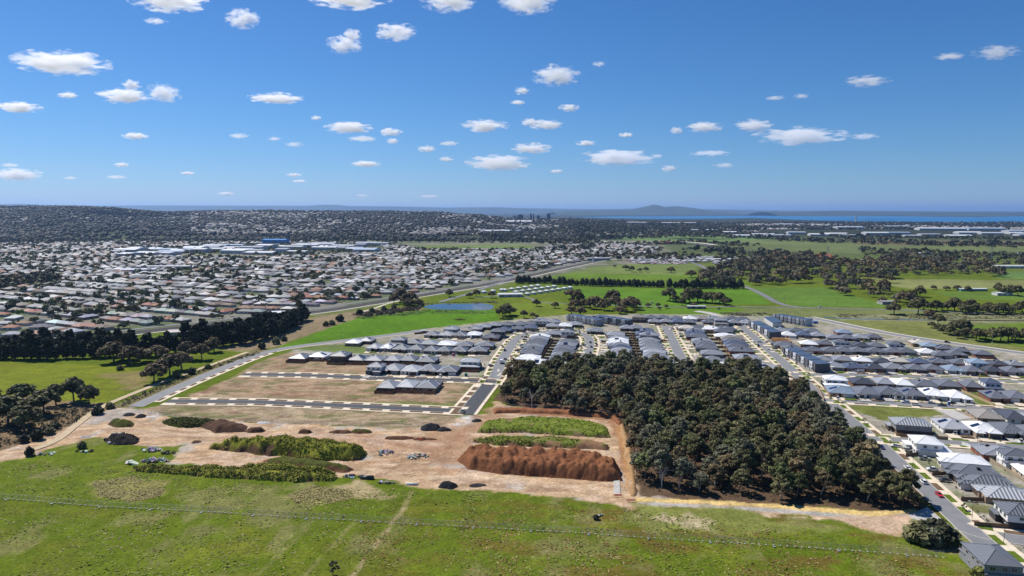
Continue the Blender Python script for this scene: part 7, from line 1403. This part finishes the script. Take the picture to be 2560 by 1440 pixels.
# ---- the city and its stadium
M_TOW = mat('tower_facade', rough=.4, spec=.5, objcol=True, var=.1, vscale=.1); M_TWIN = mat('tower_glass', (.06, .08, .11), .2, .7)
def tower(px, ytop, ybase, wpx, col, label, D=5300., depth=24):
    x = (px - 1280) / F_PX * D; w = wpx / F_PX * D; zb = float(H(x, D)); zt = CAM_H - (ytop - 528) / F_PX * D
    t = thing('office_tower', label, 'tower', (x, D, zb)); h = max(zt - zb, 12); mb = MB(); mb.box(-w / 2, w / 2, -depth / 2, depth / 2, -3, h); put('wall', mb.mesh('wall', M_TOW), t, color=col)
    n = max(2, int(h / 7))
    for k in range(n): mb = MB(); z = 3 + k * (h - 4) / n; mb.box(-w / 2 + 1, w / 2 - 1, -depth / 2 - .3, -depth / 2 + .1, z, z + (h - 4) / n * .55); put('window_band', mb.mesh('window_band', M_TWIN), t)
    mb = MB(); mb.box(-w * .2, w * .2, -4, 4, h, h + 4); put('roof_plant', mb.mesh('roof_plant', M_TOW), t, color=col)
for a in [(1301, 537, 550, 15, (.12, .13, .16), 'broad dark city block behind the stadium'), (1286, 540, 550, 10, (.2, .2, .22), 'lower dark city block behind the stadium'), (1327, 534.5, 550, 5, (.12, .14, .18), 'slim dark city tower, western of two'), (1333, 535, 550, 4, (.35, .36, .38), 'slim pale city tower, eastern of two'), (1345, 539, 551, 8, (.14, .15, .18), 'squat dark city tower'), (1371, 534, 550, 9, (.12, .14, .18), 'wide dark city tower standing apart'), (1357, 544, 551, 14, (.45, .45, .45), 'low pale city block'), (1400, 545, 551, 10, (.4, .4, .4), 'low pale city block by the church')]: tower(*a)
x = (1426 - 1280) / F_PX * 5300; t = thing('church', 'dark church with a pointed spire on the skyline', 'church', (x, 5300, float(H(x, 5300)))); put('nave', MB().box(-9, 14, -10, 10, -3, 14).mesh('nave', M_TOW), t, color=(.14, .13, .14)); mb = MB(); mb.add([(-5, -5, 14), (5, -5, 14), (5, 5, 14), (-5, 5, 14), (0, 0, 46)], [(0, 1, 4), (1, 2, 4), (2, 3, 4), (3, 0, 4), (0, 3, 2, 1)]); put('spire', mb.mesh('spire', M_TOW), t, color=(.10, .10, .12))
D = 4700.
for k, (px, yt, yb) in enumerate(((1264, 536, 553), (1283, 536, 552), (1309, 537, 554), (1331, 537, 552))):
    x = (px - 1280) / F_PX * D; zb = float(H(x, D)) - 2; zt = CAM_H - (yt - 528) / F_PX * D; t = thing('floodlight_mast', f'white stadium floodlight mast, {ORD[k]} from the west', 'floodlight', (x, D, zb)); mb = MB(); mb.tube([(0, 0, 0), (0, 0, zt - zb)], [1.6, .9], 6); put('mast', mb.mesh('mast', M_TOW), t, color=(.8, .8, .8)); put('lamp_bank', MB().box(-5, 5, -.6, .6, zt - zb - 3, zt - zb + 3).mesh('lamp_bank', M_TOW), t, color=(.75, .75, .75))
x = (1297 - 1280) / F_PX * D; t = thing('stadium', 'pale stadium stand between the floodlight masts', 'stadium', (x, D, float(H(x, D)))); put('stand', MB().box(-85, 85, -30, 30, -4, 9).mesh('stand', M_TOW), t, color=(.55, .56, .58)); put('stand_roof', MB().add([(-88, -34, 9.2), (88, -34, 9.2), (88, 30, 16), (-88, 30, 16), (-88, -34, 8.6), (88, -34, 8.6), (88, 30, 15), (-88, 30, 15)], [(0, 1, 2, 3), (4, 7, 6, 5), (0, 4, 5, 1), (1, 5, 6, 2), (2, 6, 7, 3), (3, 7, 4, 0)]).mesh('stand_roof', M_TOW), t, color=(.7, .71, .73))
x = (2135 - 1280) / F_PX * 7000; t = thing('silo_tower', 'pale concrete tower on the bay shore', 'tower', (x, 7000, 0)); mb = MB(); mb.tube([(0, 0, -1), (0, 0, 66)], [7, 6], 10); put('shaft', mb.mesh('shaft', M_TOW), t, color=(.6, .55, .48)); put('cap', MB().box(-8, 8, -8, 8, 66, 72).mesh('cap', M_TOW), t, color=(.55, .52, .48)); put('base_building', MB().box(-80, 30, -14, 14, -1, 14).mesh('base_building', M_TOW), t, color=(.45, .40, .34))
def pylon(px, py, h, label):
    t = thing('pylon', label, 'pylon', (*G(px, py), 0)); M = M_GALV
    for sx in (-1, 1):
        for sy in (-1, 1): mb = MB(); mb.bar((sx * h * .1, sy * h * .1, 0), (sx * .5, sy * .5, h), .35, .35); put('leg', mb.mesh('leg', M), t)
    for z in (.7, .82, .94): mb = MB(); mb.bar((-h * .13, 0, h * z), (h * .13, 0, h * z), .4, .4); put('crossarm', mb.mesh('crossarm', M), t)
pylon(2068, 655, 38, 'lattice power pylon among the dark gums'); pylon(2477, 660, 40, 'lattice power pylon near the eastern edge'); pylon(207, 524, 60, 'thin mast on the western ridge')
# reeds along the creek and pond
def reed(poly, n, col, hgt, seed, label): tufts(n, seed, col, poly, hgt, label, 'reeds', .9)
reed([(2090, 786), (2560, 783), (2700, 788), (2700, 797), (2300, 797), (2100, 794)], 3200, (.16, .16, .07), 1.6, 71, 'pale reeds along the creek'); reed([(1800, 782), (1930, 782), (1950, 790), (1820, 790)], 900, (.09, .09, .05), 1.6, 72, 'dark reeds behind the back row'); reed([(880, 792), (1050, 774), (1240, 777), (1230, 784), (1060, 784), (900, 800)], 2400, (.07, .11, .03), 1.0, 73, 'rough weeds below the pond'); reed([(1040, 757), (1240, 753), (1250, 758), (1100, 758), (1050, 765)], 700, (.10, .085, .04), 2.0, 74, 'brown reeds behind the pond')
scrub('undergrowth', GP((880, 788), (1030, 768), (1060, 758), (1050, 775), (930, 792)), 260, (.05, .048, .022), 3.0, 3.2, 75, 16, 'brown thicket between railway and pond', .6)
# ---------------------------------------------------------------- far ridges
M_HILL = mat('far_hills', (.05, .07, .05), 1, .05, var=.3, vscale=.0008)
def ridge(name, D, prof, depth, label):
    """a ridge across the view at distance D, its skyline given as photograph places"""
    xs = np.linspace(prof[0][0], prof[-1][0], 160); ys = np.interp(xs, [p[0] for p in prof], [p[1] for p in prof])
    V = []; Fc = []; n = len(xs); K = 9
    for k in range(K):
        t = k / (K - 1)
        h = math.sin(math.pi * min(t * 1.0, 1)) ** .8
        for x, y in zip(xs, ys):
            d = D + (t - .5) * depth
            X = (x - 1280) / F_PX * D; top = CAM_H + (528 - y) / F_PX * D
            z = top * h + (fbm(X, d, D * .018, 40, 3) - .5) * top * 1.1 * h * (1 - h) - 2 * (1 - h)
            V.append((X, d, float(z)))
    V = np.array(V)
    i = np.arange(n - 1)[None, :] + (np.arange(K - 1) * n)[:, None]
    Fc = np.stack([i, i + 1, i + 1 + n, i + n], -1).reshape(-1, 4)
    me = np_mesh(name, V, Fc, [M_HILL], smooth=True); o = struct(name, me); o['label'] = label; return o
ridge('hills', 36000, [(-1500, 522), (-400, 514), (20, 511), (60, 509), (110, 513), (260, 514.5), (420, 513.5), (640, 514.5), (790, 514.5), (815, 512), (845, 512), (870, 515), (1000, 516.5), (1120, 519), (1240, 518), (1300, 520.5), (1480, 523), (1620, 522), (1800, 523.5), (1950, 526.5), (2120, 526), (2400, 528), (3400, 529)], 9000, 'long pale blue plateau along the horizon')
ridge('hills', 24000, [(1380, 529.5), (1450, 526), (1540, 524.3), (1590, 521.5), (1612, 516), (1632, 511.5), (1642, 514.5), (1655, 519.5), (1668, 516.5), (1690, 515.6), (1712, 518.5), (1735, 522), (1760, 526), (1800, 529.5)], 5000, 'blue peaked granite hills on the horizon')
ridge('hills', 17800, [(1900, 530), (2050, 528.6), (2100, 527.8), (2180, 529), (2300, 530), (2560, 531), (3200, 532)], 2400, 'low blue far shore of the bay')
# ---------------------------------------------------------------- clouds
def cloud_mat():
    m = bpy.data.materials.new('cloud_vapour'); m.use_nodes = True; t = m.node_tree; t.nodes.clear()
    out = N(t, 'ShaderNodeOutputMaterial'); v = N(t, 'ShaderNodeVolumePrincipled')
    v.inputs['Color'].default_value = (1, 1, 1, 1); v.inputs['Anisotropy'].default_value = .35
    tc = N(t, 'ShaderNodeTexCoord'); oi = N(t, 'ShaderNodeObjectInfo')
    ln = N(t, 'ShaderNodeVectorMath', operation='LENGTH'); t.links.new(tc.outputs['Object'], ln.inputs[0])
    sc = N(t, 'ShaderNodeVectorMath', operation='SCALE'); t.links.new(oi.outputs['Location'], sc.inputs[0]); sc.inputs['Scale'].default_value = .0137
    ad = N(t, 'ShaderNodeVectorMath', operation='ADD'); t.links.new(tc.outputs['Object'], ad.inputs[0]); t.links.new(sc.outputs[0], ad.inputs[1])
    nz = N(t, 'ShaderNodeTexNoise'); nz.inputs['Scale'].default_value = 2.3; nz.inputs['Detail'].default_value = 8; nz.inputs['Roughness'].default_value = .66
    t.links.new(ad.outputs[0], nz.inputs['Vector'])
    a = N(t, 'ShaderNodeMath', operation='MULTIPLY_ADD'); t.links.new(nz.outputs[0], a.inputs[0]); a.inputs[1].default_value = 3.5; a.inputs[2].default_value = -1.08
    b = N(t, 'ShaderNodeMath', operation='SUBTRACT'); t.links.new(a.outputs[0], b.inputs[0]); t.links.new(ln.outputs['Value'], b.inputs[1])
    c = N(t, 'ShaderNodeMath', operation='MULTIPLY', use_clamp=True); t.links.new(b.outputs[0], c.inputs[0]); c.inputs[1].default_value = 4.5
    # density relative to the cloud's own size (object colour carries it)
    d = N(t, 'ShaderNodeMath', operation='MULTIPLY'); t.links.new(c.outputs[0], d.inputs[0]); t.links.new(oi.outputs['Alpha'], d.inputs[1])
    t.links.new(d.outputs[0], v.inputs['Density']); t.links.new(v.outputs[0], out.inputs['Volume'])
    return m
_bm = bmesh.new(); bmesh.ops.create_icosphere(_bm, subdivisions=3, radius=1); CLOUD = bpy.data.meshes.new('cloud'); _bm.to_mesh(CLOUD); _bm.free(); CLOUD.materials.append(cloud_mat())
CLOUDS = [  # centre, width, height on the photograph, where it floats
 (420, 2, 190, 44, 'long white cloud cut by the top edge above the round cloud'), (605, 46, 90, 48, 'round compact white cloud high above the suburbs'), (390, 53, 60, 14, 'faint wisp under the long cloud at the top edge'),
 (860, 112, 95, 46, 'puffy white cloud with a small tower on its shoulder'), (880, 88, 52, 30, 'small tower puff rising behind a puffy cloud'), (990, 80, 110, 44, 'ragged slanting white cloud near the top centre'),
 (870, -2, 210, 32, 'flat cloud touching the top edge, westernmost of three'), (1125, 2, 150, 50, 'white cloud touching the top edge, middle of three'), (1320, 4, 160, 56, 'white cloud touching the top edge, easternmost of three'),
 (155, 157, 240, 56, 'largest long white cloud in the western sky'), (168, 238, 52, 16, 'small flat cloud below the largest western cloud'), (310, 240, 140, 36, 'broad low puff of the western cloud pair'), (330, 212, 50, 28, 'small round puff above the western cloud pair'), (410, 232, 90, 52, 'tall eastern puff of the western cloud pair'),
 (45, 268, 120, 26, 'flat cloud at the western edge of the sky'), (690, 246, 145, 26, 'long flat cloud above the middle suburbs'), (340, 340, 72, 18, 'small flat cloud low in the western sky'), (790, 295, 30, 14, 'tiny puff above the flat-bottomed cloud'),
 (872, 319, 130, 30, 'smooth oval flat-bottomed cloud above the suburbs'), (905, 347, 84, 15, 'thin cloud bank under the oval cloud'), (975, 330, 66, 22, 'small cloud east of the oval cloud'), (982, 353, 36, 16, 'tiny round puff below the small cloud'),
 (597, 340, 56, 14, 'wispy cloud streak west of the oval cloud'), (687, 347, 40, 11, 'small thin streak west of the oval cloud'), (735, 361, 50, 14, 'small pale wisp beneath the oval cloud'),
 (1390, 189, 125, 54, 'bright cloud with a tail rising to the east'), (1305, 227, 42, 20, 'little puff beneath the bright tailed cloud'), (1294, 256, 40, 12, 'tiny flat puff under the little puff'), (1422, 270, 60, 20, 'small flat cloud under the bright tailed cloud'), (1497, 160, 40, 14, 'faint wisp beside the bright tailed cloud'),
 (1212, 314, 130, 32, 'wide flat cloud left of the twin puffs'), (1325, 306, 50, 22, 'western twin of two joined puffs'), (1365, 312, 90, 26, 'eastern twin of two joined puffs'), (1122, 359, 60, 13, 'thin streak above the flat cloud bank'), (1067, 372, 52, 18, 'small puff west of the flat cloud bank'), (1330, 371, 110, 30, 'arched cloud above the broad cloud bank'),
 (1245, 408, 175, 44, 'broad layered cloud bank over the city'), (1115, 398, 40, 14, 'small puff beside the layered bank'), (915, 410, 84, 16, 'flat low cloud west of the layered bank'), (1545, 395, 225, 42, 'wide flat cloud bank above the hills'), (1392, 428, 40, 10, 'tiny streak below the arched cloud'),
 (1465, 358, 56, 15, 'small streak above the wide flat bank'), (1565, 337, 44, 12, 'tiny cloud east of the twin puffs'), (1760, 318, 100, 26, 'rounded cloud west of the big eastern bank'), (1885, 314, 105, 32, 'rounded cloud next to the big eastern bank'), (2000, 341, 250, 46, 'biggest flat bank in the eastern sky'), (2160, 341, 80, 16, 'trailing wisp east of the big bank'), (1775, 383, 110, 14, 'thin double streak below the rounded clouds'),
 (1672, 421, 44, 18, 'tiny cloud low above the bay'), (1810, 413, 62, 12, 'thin low streak above the bay'), (2165, 203, 125, 26, 'lone thin cloud in the eastern sky'), (1937, 245, 52, 12, 'small faint streak west of the lone thin cloud'), (2003, 240, 44, 14, 'small faint puff west of the lone thin cloud'), (2490, 131, 120, 32, 'veil cloud near the eastern edge of the sky'), (2375, 141, 80, 14, 'faint streak beside the veil cloud'), (1690, 326, 40, 20, 'tiny puff at the end of the rounded clouds'),
 (45, 437, 130, 36, 'low bright cloud at the western edge near the horizon'), (25, 413, 50, 10, 'thin streak above the low western cloud'), (303, 412, 40, 12, 'tiny low cloud above the western ridge'), (468, 433, 42, 9, 'tiny streak low above the western suburbs'), (735, 437, 40, 10, 'tiny low streak above the central suburbs'), (748, 453, 40, 8, 'tiny lower streak above the central suburbs'), (290, 443, 60, 10, 'thin low streak above the western ridge'), (175, 445, 40, 8, 'faint low streak near the western cloud'), (565, 484, 46, 10, 'small bright cloud just above the horizon'), (1070, 491, 60, 8, 'thin streak just above the horizon near the city'), (905, 489, 40, 7, 'thin faint streak just above the horizon'),
]
def cloud(px, py, w, h, label, k=1.0):
    z0 = 1180 if py < 440 else 1500
    x, y = G(px, py, z0); s = math.hypot(y, z0) / F_PX
    o = put('cloud', CLOUD, None, (x, y, z0), 0, None, (w * s / 2 * .98, w * s / 2 * .68, h * s / 2 * 1.05))
    faint = any(q in label for q in ('faint', 'wisp', 'veil', 'thin'))
    o.color = (1, 1, 1, (1.0 if faint else 3.0) / (h * s) * k)
    tag(o, label, 'cloud', 'scattered fair-weather clouds'); return o
for c in CLOUDS: cloud(*c)
# ---------------------------------------------------------------- haze
_bm = bmesh.new(); bmesh.ops.create_cube(_bm, size=1); _hz = bpy.data.meshes.new('haze'); _bm.to_mesh(_hz); _bm.free()
M_HAZE = bpy.data.materials.new('haze_air'); M_HAZE.use_nodes = True; M_HAZE.node_tree.nodes.clear()
_o = N(M_HAZE.node_tree, 'ShaderNodeOutputMaterial'); _v = N(M_HAZE.node_tree, 'ShaderNodeVolumePrincipled')
_v.inputs['Density'].default_value = 2.6e-5; _v.inputs['Color'].default_value = (.38, .60, 1.0, 1); _v.inputs['Anisotropy'].default_value = 0.35
M_HAZE.node_tree.links.new(_v.outputs[0], _o.inputs['Volume']); _hz.materials.append(M_HAZE)
hz = stuff('haze', _hz, 'thin blue haze in the air', loc=(0, 38000, 298)); hz.scale = (210000, 120000, 604)
